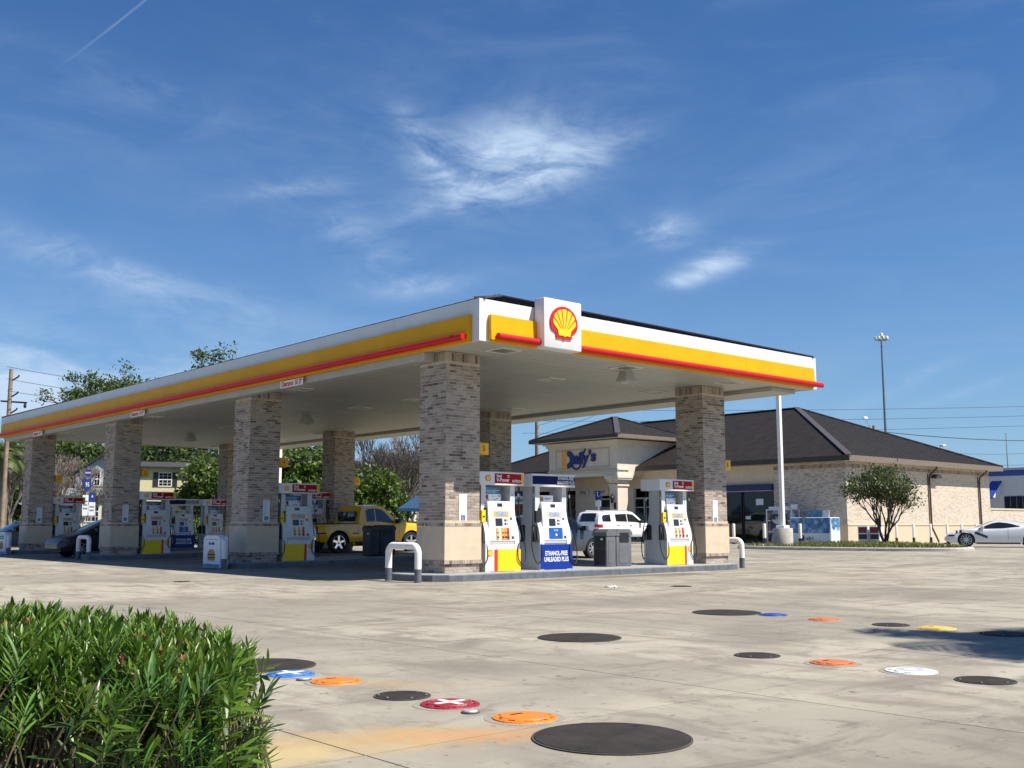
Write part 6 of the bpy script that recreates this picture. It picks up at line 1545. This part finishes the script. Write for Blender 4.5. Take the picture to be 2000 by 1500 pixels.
# sports car
cv = dict(L=4.5, W=1.88, sill=.20, tum=.55, wheels=(-1.42, 1.33), arch=.375, r=.335, rim=.245, rimm=RIMG, spokes=10, sw=.10, endr=.22,
    top=smooth_profile([(-2.25, .62), (-2.22, .88), (-2.0, .95), (-1.3, 1.08), (-.7, 1.20), (-.2, 1.235), (.15, 1.20), (.85, .93), (1.0, .88), (1.5, .82), (1.95, .68), (2.15, .56), (2.25, .40)], 5),
    belt=[(-2.25, .86), (-1.4, .92), (-.3, .84), (.8, .80), (1.4, .80), (2.25, .5)],
    side_glass=[([(-.95, .94), (-.2, .86), (.78, .84)], [(-.95, .97), (-.5, 1.10), (-.1, 1.15), (.2, 1.10), (.78, .87)])],
    top_glass=[(.14, .84, 'windshield'), (-1.5, -.75, 'rear_window')], seams=[-.45, .62], mirror=(.62, .84),
    patches=[('side_intake', .42, .95, lambda x: .40+(x-.42)*.42, lambda x: .52+(x-.42)*.40, BIND), ('fender_stripe', 1.50, 1.60, .66, .80, BIND), ('fender_stripe', 1.68, 1.76, .64, .77, BIND), ('lower_skirt', -.95, .90, .15, .22, BIND), ('head_lamp', 1.82, 2.08, .50, .57, BIND)],
    boxes=[('front_splitter', (2.0, -.8, .12), (2.28, .8, .17), BIND)])
c0 = at(1972, 1066, 48.8); car('sports_car', 'low white sports car with black stripes at the right edge', 'sports car', (c0.x+.35, c0.y+.75, .20), R(118), cv, WP)
# dark sedan at the front bay
sd = dict(L=4.5, W=1.78, sill=.24, tum=.30, wheels=(-1.30, 1.33), arch=.36, r=.32, rim=.215, rimm=RIMG, spokes=7, sw=.14, endr=.16,
    top=smooth_profile([(-2.25, .72), (-2.22, .98), (-2.05, 1.05), (-1.75, 1.08), (-1.1, 1.36), (-.6, 1.45), (.1, 1.45), (.45, 1.38), (1.1, 1.02), (1.3, .96), (1.9, .84), (2.15, .72), (2.25, .52)], 4),
    belt=[(-2.25, .95), (-1.5, .95), (1.0, .90), (2.25, .66)],
    side_glass=[([(-1.55, 1.0), (-.62, .97)], [(-1.55, 1.06), (-1.2, 1.26), (-.62, 1.34)]), ([(-.56, .97), (.98, .94)], [(-.56, 1.34), (.15, 1.34), (.45, 1.26), (.98, .97)])],
    top_glass=[(.44, 1.12, 'windshield'), (-1.14, -1.72, 'rear_window')], seams=[-.59, .85], handles=[-.82, .28], mirror=(.86, .92),
    patches=[('tail_lamp', -2.22, -2.0, .74, .90, TAIL), ('head_lamp', 1.88, 2.18, .58, .72, HEADL)],
    boxes=[('tail_lamp', (-2.27, -.80, .74), (-2.18, -.48, .90), TAIL), ('tail_lamp', (-2.27, .48, .74), (-2.18, .80, .90), TAIL), ('number_plate', (-2.275, -.17, .55), (-2.24, .17, .68), PAPER), ('head_lamp', (2.10, -.8, .56), (2.22, -.5, .70), HEADL), ('head_lamp', (2.10, .5, .56), (2.22, .8, .70), HEADL)])
car('sedan', 'dark blue-grey sedan half hidden behind the blue pump and bins', 'sedan', (10.75, 9.45, gz(10.7, 9.4)), 0, sd, DG)
hb = dict(sd); hb.update(L=4.45, top=smooth_profile([(-2.22, .80), (-2.18, 1.12), (-1.9, 1.22), (-1.2, 1.38), (-.4, 1.49), (.1, 1.46), (.5, 1.34), (1.25, .98), (1.5, .90), (1.95, .76), (2.15, .64), (2.22, .50)], 4), wheels=(-1.33, 1.36))
hb['top_glass'] = [(.35, 1.22, 'windshield'), (-1.3, -1.85, 'rear_window')]; hb['side_glass'] = [([(-1.6, 1.03), (-.62, .98)], [(-1.6, 1.12), (-1.2, 1.27), (-.62, 1.37)]), ([(-.56, .98), (1.08, .93)], [(-.56, 1.37), (.1, 1.36), (.5, 1.22), (1.08, .96)])]
hb['patches'] = [('tail_lamp', -2.2, -2.0, .85, 1.05, TAIL), ('head_lamp', 1.80, 2.06, .62, .69, RIMD)]; hb['boxes'] = [('grille', (2.12, -.55, .30), (2.22, .55, .48), BIND)]
car('hatchback', 'dark hatchback with its nose behind the bare white hoop', 'car', (1.55, 24.4, gz(1, 24)), math.pi, hb, DP)
car('sedan', 'grey car partly cut off at the far left edge', 'sedan', (2.0, 36.2, -.03), math.pi, sd, GP)
car('sedan', 'white sedan parked far behind the pickup bonnet', 'sedan', (25.4, 35.2, .15), R(70), sd, WP)
car('sedan', 'blue-grey sedan parked beside the far white sedan', 'sedan', (24.0, 31.6, .15), R(68), sd, DG)

# ------------------------------------------------------------------ person in the doorway
def person():
    root = empty('person', (35.75, 28.35, G0)); tag(root, 'person in a dark red shirt standing at the store door', 'person'); root.rotation_euler = (0, 0, R(200))
    def skin(name, V, E, rad, m, sub=2, rootv=0):
        me = bpy.data.meshes.new(name); me.from_pydata(V, E, []); me.materials.append(m); o = link(name, me, root)
        md = o.modifiers.new('skin', 'SKIN'); md.use_smooth_shade = True
        for i, s in enumerate(me.skin_vertices[0].data): s.radius = rad[i] if isinstance(rad[i], tuple) else (rad[i], rad[i]); s.use_root = (i == rootv)
        sb = o.modifiers.new('sub', 'SUBSURF'); sb.levels = sub; sb.render_levels = sub; return o
    V = [(0, 0, .95), (0, 0, 1.15), (0, 0, 1.38), (0, 0, 1.52), (.01, 0, 1.60), (.02, 0, 1.70),
         (0, .17, 1.42), (-.02, .26, 1.15), (.14, .22, .98), (.24, .17, .98), (0, -.17, 1.42), (-.03, -.25, 1.15), (.05, -.26, .90), (.07, -.26, .80),
         (0, .09, .88), (.01, .10, .48), (-.02, .10, .08), (.12, .11, .04), (0, -.09, .88), (.03, -.11, .48), (0, -.12, .08), (.14, -.13, .04)]
    E = [(0, 1), (1, 2), (2, 3), (3, 4), (4, 5), (2, 6), (6, 7), (7, 8), (8, 9), (2, 10), (10, 11), (11, 12), (12, 13), (0, 14), (14, 15), (15, 16), (16, 17), (0, 18), (18, 19), (19, 20), (20, 21)]
    rd = [(.14, .11), (.13, .10), (.15, .10), .055, .085, .09, .055, .042, .034, .028, .055, .042, .034, .028, .085, .058, .042, .04, .085, .058, .042, .04]
    skin('body', V, E, rd, SKIN)
    skin('shirt', [V[0], V[1], V[2], (0, 0, 1.46), V[6], V[7], V[10], V[11]], [(0, 1), (1, 2), (2, 3), (2, 4), (4, 5), (2, 6), (6, 7)], [(.155, .125), (.145, .115), (.165, .115), .08, .07, .056, .07, .056], SHIRT)
    skin('trousers', [V[0], V[14], V[15], (-.02, .10, .12), V[18], V[19], (0, -.12, .12)], [(0, 1), (1, 2), (2, 3), (0, 4), (4, 5), (5, 6)], [(.15, .12), .10, .075, .065, .10, .075, .065], TROU)
    mb = MB(); mb.lathe([(.0, 1.815), (.06, 1.80), (.098, 1.74), (.10, 1.69), (.085, 1.66)], HAIR, 16, T((.0, 0, 0))); mb.build('hair', root, smooth=True)
    mb = MB()
    for s in (-1, 1): mb.bbox((.095, s*.033-.008, 1.695), (.108, s*.033+.008, 1.708), HAIR, .003)
    mb.bbox((.10, -.012, 1.66), (.125, .012, 1.69), SKIN, .005); mb.box((.098, -.022, 1.635), (.106, .022, 1.642), PATTY); mb.build('face', root)
SHIRT = mat('dark_red_shirt', (.07, .012, .012), .8, var=.2); TROU = mat('dark_trousers', (.02, .02, .025), .8); HAIR = mat('dark_hair', (.02, .015, .012), .7)
person()

# ------------------------------------------------------------------ houses and town behind
def frame_at(px, D, z=0):
    p = at(px, 1000, D); d = math.atan2(p.y-CAMLOC.y, p.x-CAMLOC.x); return (p.x, p.y, z), d-math.pi/2     # local +y away from camera, +x to the right
HYEL = mat('house_yellow', (.62, .56, .34), .85, var=.05); PALEW = mat('house_pale_wall', (.66, .64, .52), .85, var=.05); HGREY = mat('house_grey', (.40, .43, .44), .85, var=.05); HROOF = mat('shingle_dark', (.04, .04, .042), .9, var=.3, scale=2); HBROWN = mat('shingle_brown', (.16, .09, .06), .9, var=.3, scale=2); TRIM = mat('white_trim', (.78, .78, .76), .6, var=.02)
def win(root, x0, x1, z0, z1, y=-.02, nx=3, nz=4, shut=0):
    mb = MB(); t = .07
    mb.box((x0, y-.03, z0), (x1, y, z0+t), TRIM); mb.box((x0, y-.03, z1-t), (x1, y, z1), TRIM); mb.box((x0, y-.03, z0+t), (x0+t, y, z1-t), TRIM); mb.box((x1-t, y-.03, z0+t), (x1, y, z1-t), TRIM)
    for i in range(1, nx): x = x0+(x1-x0)*i/nx; mb.box((x-.015, y-.02, z0+t), (x+.015, y-.001, z1-t), TRIM)
    for i in range(1, nz): z = z0+(z1-z0)*i/nz; w = .045 if i == nz//2 else .015; mb.box((x0+t, y-.022, z-w), (x1-t, y-.001, z+w), TRIM)
    o = mb.build('window', root); mb = MB(); mb.box((x0+t, y-.012, z0+t), (x1-t, y-.008, z1-t), GLASSD); mb.build('pane', o)
    if shut:
        for a, b in ((x0-shut-.02, x0-.02), (x1+.02, x1+shut+.02)):
            mb = MB(); mb.box((a, y-.03, z0), (b, y, z1), BIND); mb.build('shutter', root)
loc, rz = frame_at(318, 85); root = empty('yellow_house', loc, rz+R(4)); tag(root, 'pale yellow two-storey house with dark shutters behind the pumps', 'house')
mb = MB(); mb.box((-3.2, 0, 0), (1.85, 7, 5.85), HYEL); mb.build('wall', root)
mb = MB(); mb.add([(-3.5, -.4, 5.85), (2.2, -.4, 5.85), (2.2, 7.4, 5.85), (-3.5, 7.4, 5.85), (-3.5, 3.5, 6.45), (2.2, 3.5, 6.45)], [(0, 1, 5, 4), (2, 3, 4, 5), (0, 4, 3), (1, 2, 5), (3, 2, 1, 0)], HROOF); mb.box((-3.5, -.45, 5.72), (2.2, -.40, 5.86), BIND); mb.build('roof', root)
win(root, -.45, .60, 4.28, 5.42, nx=3, nz=4, shut=.38); win(root, -.45, .6, .8, 2.1, shut=.38); win(root, -2.6, -1.5, .8, 2.1)
mb = MB(); mb.box((1.86, .5, 0), (4.4, 6, 2.1), HYEL); mb.build('side_wing', root)
mb = MB(); mb.prism([(1.86, 2.1), (1.86, 3.7), (4.8, 2.1)], 6.2, HROOF, T((0, .2, 0))); mb.build('wing_roof', root)
loc, rz = frame_at(196, 82); root = empty('gabled_house', loc, rz-R(6)); tag(root, 'grey gabled house with white windows behind the blue route signs', 'house')
mb = MB(); mb.box((-1.9, 0, 0), (2.0, 7, 5.2), HGREY); mb.prism([(-1.9, 5.2), (2.0, 5.2), (.0, 6.5)], 7, HGREY); mb.build('wall', root)
mb = MB()
for s in (-1, 1): mb.prism([(.0, 6.52), (.0, 6.68), (s*2.3, 5.15), (s*2.3, 5.0)] if s > 0 else [(.0, 6.52), (-2.3, 5.0), (-2.3, 5.15), (.0, 6.68)], 7.5, HROOF, T((0, -.3, 0)))
mb.build('roof', root); win(root, -.6, -.1, 4.2, 5.3, nx=2, nz=2)
mb = MB(); mb.box((-3.6, -1.2, 0), (2.0, -.01, 3.45), PALEW); mb.build('porch', root); mb = MB(); mb.prism([(-3.8, 3.45), (2.2, 3.45), (2.0, 4.0), (-3.4, 4.0)], 1.6, HGREY, T((0, -1.5, 0))); mb.build('porch_roof', root)
win(root, -1.0, .05, 1.45, 3.05, y=-1.22, nx=4, nz=4)
loc, rz = frame_at(25, 88); root = empty('brown_roofed_shed', loc, rz); tag(root, 'low cream shed with brown roof at the far left', 'shed')
mb = MB(); mb.box((-5, 0, 0), (1.6, 6, 1.9), HYEL); mb.build('wall', root); mb = MB(); mb.prism([(-5.3, 1.9), (2.0, 1.9), (1.0, 2.9), (-5.3, 2.9)], 6.6, HBROWN, T((0, -.3, 0))); mb.build('roof', root)
mb = MB(); mb.box((.2, -.04, 0), (1.2, -.01, 1.5), TRIM); mb.build('door', root)
# overpass
loc, rz = frame_at(760, 150); root = empty('overpass', loc, rz+R(6)); tag(root, 'tan concrete road bridge seen through the bare trees', 'bridge')
BRG = mat('bridge_concrete', (.35, .26, .19), .9, var=.1, scale=.3)
mb = MB(); mb.box((-14, 0, 7.9), (9, 8, 10.2), BRG); mb.build('deck', root)
for x in (-9.5, -2.2, 3.8):
    mb = MB(); mb.box((x, 1, 0), (x+1.0, 7, 7.9), BRG); mb.build('pier', root)
loc, rz = frame_at(775, 120); root = empty('white_van', loc, rz); tag(root, 'distant white van roof seen through the bare trees', 'van'); mb = MB(); mb.bbox((-2, 0, .5), (2.2, 1.9, 3.6), TRIM, .3); mb.build('body', root)
mb = MB(); mb.box((-1.6, -.02, 2.1), (1.6, -.004, 3.0), GLASSD); mb.build('side_window', root)
# blue umbrella
ADBLUE2 = mat('umbrella_blue', (.006, .05, .12), .8)
loc, rz = frame_at(812, 60, .15); root = empty('patio_umbrella', loc, rz); tag(root, 'blue canvas umbrella on a dark pole left of the near column', 'umbrella')
mb = MB(); mb.cyl((-.45, 0, 0), (-.45, 0, 2.5), .05, .05, BIND, 8); mb.build('pole', root); mb = MB(); mb.add([(-1.0, -.6, 2.0), (1.2, -.6, 2.0), (1.2, .9, 2.0), (-1.0, .9, 2.0), (.1, .1, 2.75), (-1.0, -.6, 1.83), (1.2, -.6, 1.83), (1.2, .9, 1.83), (-1.0, .9, 1.83)], [(0, 1, 4), (1, 2, 4), (2, 3, 4), (3, 0, 4), (5, 6, 1, 0), (6, 7, 2, 1), (7, 8, 3, 2), (8, 5, 0, 3)], ADBLUE2); mb.build('canvas', root)
# white building with blue trim, garden wall
WB = mat('town_white_wall', (.62, .63, .64), .8, var=.04); BT = mat('town_blue_trim', (.03, .08, .36), .5)
loc, rz = frame_at(1985, 88, 0); root = empty('white_building', loc, rz+R(-22)); tag(root, 'white building with blue trim and awning behind the store at the right edge', 'building')
mb = MB(); mb.box((-3.2, 0, 0), (9, 8, 5.6), WB); mb.build('wall', root); mb = MB(); mb.box((-3.3, -.1, 5.3), (9.1, -.001, 5.75), BT); mb.box((-3.4, -.2, 5.76), (9.2, 8.1, 5.95), HGREY); mb.build('blue_fascia', root)
mb = MB(); mb.add([(-2.4, -1.3, 3.5), (-1.3, -1.3, 3.5), (-1.0, -.01, 4.9), (-1.9, -.01, 4.9)], [(0, 1, 2, 3)], BT); mb.box((-2.4, -1.34, 3.4), (-1.3, -1.3, 3.5), BT); mb.prism([(0, 0), (1.3, 0), (1.3, 1.4)], .05, TRIM, T((-1.26, -1.3, 3.5)) @ RZ(math.pi/2)); mb.build('awning', root)
mb = MB(); mb.box((-.9, -.06, 1.9), (6, -.01, 3.6), GLASSD); w = mb.build('window', root); mb = MB()
for i in range(14): mb.box((-.9+i*.5, -.09, 1.9), (-.86+i*.5, -.061, 3.6), ADBLUE)
mb.build('glazing_bar', w)
mb = MB(); mb.box((53.16, 14.4, -.1), (75, 14.65, 2.2), BWX); w = mb.build('garden_wall'); tag(w, 'low sunlit brick wall running right from the store', 'wall')
mb = MB(); mb.box((53.16, 14.36, 2.2), (75, 14.69, 2.3), STONE2); mb.build('coping', w)
# poles, lamps
def pole(px, D, ztop, r0, r1, m, name, label, cat, base=0):
    p = at(px, 1000, D); root = empty(name, (p.x, p.y, base)); tag(root, label, cat); mb = MB(); mb.cyl((0, 0, 0), (0, 0, ztop-base), r0, r1, m, 12); mb.build('shaft', root); return root, p
DARKP = mat('mast_steel', (.20, .23, .28), .5, metal=.2)
root, p = pole(1737, 180, 33.0, .33, .15, DARKP, 'high_mast_light', 'very tall highway mast light behind the store roof', 'mast light')
mb = MB()
for k in range(8):
    a = k*math.pi/4; c, s_ = math.cos(a)*.95, math.sin(a)*.95; mb.bbox((c-.22, s_-.22, 33.1), (c+.22, s_+.22, 33.55), TRIM, .08)
mb.lathe([(.9, 32.9), (1.0, 33.0), (.9, 33.05)], GALV, 16); mb.bbox((-.25, -.25, 33.3), (.25, .25, 34.2), TRIM, .12); mb.build('lamp_ring', root)
root, p = pole(1714, 85, 9.2, .14, .12, WOODP, 'street_lamp', 'street lamp on a wooden pole just above the store roof', 'street lamp')
rt = Vector((math.sin(YAW), -math.cos(YAW), 0)); mb = MB(); mb.tube([Vector((0, 0, 7.8)), -rt*.35+Vector((0, 0, 9.2)), -rt*.62+Vector((0, 0, 9.75))], .04, GALV, 6); mb.build('arm', root); mb = MB(); q = -rt*.68+Vector((0, 0, 9.8)); mb.lathe([(0, .14), (.16, .10), (.24, -.05), (.14, -.16), (0, -.18)], TRIM, 12, T(q)); mb.build('lamp_head', root)
root, p = pole(1974, 120, 11.6, .12, .05, GALV, 'thin_pole', 'thin grey pole above the white building', 'pole')
root, p = pole(1049, 80, 9.1, .16, .14, WOODP, 'utility_pole', 'utility pole behind the left roof of the entrance tower', 'utility pole')
root, p = pole(1822, 150, 11.4, .1, .08, GALV, 'street_lamp', 'small white street lamp beyond the store roof', 'street lamp'); mb = MB(); mb.tube([Vector((0, 0, 11.3)), rt*1.0+Vector((0, 0, 12.1)), rt*1.8+Vector((0, 0, 12.4))], .06, TRIM, 6); mb.bbox(tuple(rt*1.8+Vector((-.3, -.3, 12.3))), tuple(rt*1.8+Vector((.6, .3, 12.6))), TRIM, .1); mb.build('lamp_arm', root)
root, pl = pole(5, 60, 10.1, .13, .11, WOODP, 'utility_pole', 'wooden utility pole with insulators at the left edge', 'utility pole')
for z in (9.7, 8.75, 7.8):
    mb = MB(); mb.tube([rt*.1+Vector((0, 0, z-.25)), rt*.42+Vector((0, 0, z-.05)), rt*.46+Vector((0, 0, z+.05))], .045, BIND, 6); mb.build('insulator', root)
mb = MB(); mb.tube([-rt*.5+Vector((0, 0, 8.25)), rt*1.0+Vector((0, 0, 8.15))], .05, BIND, 6); mb.lathe([(.05, 0), (.09, .1), (.05, .3), (.08, .35)], BIND, 8, T(rt*.9+Vector((0, 0, 7.85)))); mb.build('crossarm', root)
# overhead wires: each one is a thing
def wire(a, b, sag, label, group, r=.02):
    a = Vector(a); b = Vector(b); pts = [a.lerp(b, i/24)-Vector((0, 0, sag*4*(i/24)*(1-i/24))) for i in range(25)]
    mb = MB(); mb.tube(pts, r, WIRE, 4); o = mb.build('overhead_wire'); tag(o, label, 'wire', group)
GW = 'wires across the sky at the right'
for (x0, y0, x1, y1, D0, D1, lb) in ((1020, 800, 2080, 792, 105, 105, 'highest of the wires crossing the sky at the right'), (1020, 822, 2080, 810, 105, 105, 'second wire down at the right'), (1020, 846, 2080, 829, 105, 105, 'third wire down, brushing the store ridge'), (1712, 842, 2080, 861, 86, 90, 'thick wire sloping down right from the street lamp'), (1860, 885, 2080, 880, 120, 120, 'faint low wire above the far end of the store roof'), (1900, 906, 2080, 902, 120, 120, 'lowest faint wire by the white building')):
    wire(at(x0, y0, D0), at(x1, y1, D1), .25, lb, GW, .020 if 'thick' not in lb else .035)
for y0, y1, lb in ((716, 752, 'top wire from the left utility pole'), (740, 772, 'second wire from the left utility pole'), (763, 790, 'third wire from the left utility pole')):
    wire(at(14, y0, 60), at(420, y1, 72), .4, lb, 'wires from the left utility pole', .016)
LW = mat('pale_wire', (.45, .45, .42), .5)
for y0, y1, lb in ((873, 881, 'upper pale wire before the trees at the left'), (884, 889, 'middle pale wire before the trees at the left'), (893, 899, 'lower pale wire before the trees at the left')):
    wire(at(60, y0, 66), at(640, y1, 66), .15, lb, 'wires before the dark trees', .016)
for x0, y0, x1, y1, lb in ((1045, 852, 1190, 800, 'wire slanting up from the pole behind the tower'), (1049, 832, 1130, 800, 'steeper wire behind the tower roof')):
    wire(at(x0, y0, 80), at(x1, y1, 95), .1, lb, 'wires behind the tower', .02)
# route signs
loc, rz = frame_at(168, 60); root = empty('route_sign', loc, rz); root.scale = (.62, 1, 1); tag(root, 'post stacked with blue interstate and white route signs', 'road sign')
mb = MB(); mb.box((-.04, 0, 0), (.04, .06, 4.4), GALV); mb.box((.36, 0, 0), (.42, .06, 3.0), GALV); mb.build('post', root)
def plate_(x0, x1, z0, z1, m, nm='plate'): mb = MB(); mb.box((x0, -.03, z0), (x1, -.001, z1), m); mb.build(nm, root)
plate_(-.22, .22, 3.95, 4.35, INKB); plate_(-.25, .25, 3.15, 3.2, INKB); plate_(-.35, .15, 1.75, 2.9, PAPER); plate_(.2, .75, 2.55, 3.05, INKB); plate_(.2, .75, 1.75, 2.5, PAPER)
mb = MB(); mb.prism([(-.3, .28), (-.15, .34), (0, .28), (.15, .34), (.3, .28), (.33, 0), (.2, -.25), (0, -.38), (-.2, -.25), (-.33, 0)], -.02, INKB, T((0, -.035, 3.5))); mb.build('shield', root)
text('number', '95', .34, T((0, -.06, 3.48)), INKW, root, bold=.005); text('arrow', '^', .3, T((.47, -.035, 2.78)), INKW, root, bold=.01); text('word', 'NORTH', .13, T((0, -.035, 4.15)), INKW, root, bold=.003)
print_bars('small_print', -.28, .08, 2.5, 3, T((0, -.034, 0)), INKD, root, h=.09, gap=.2); print_bars('small_print', .28, .66, 2.2, 2, T((0, -.034, 0)), INKD, root, h=.09, gap=.2)
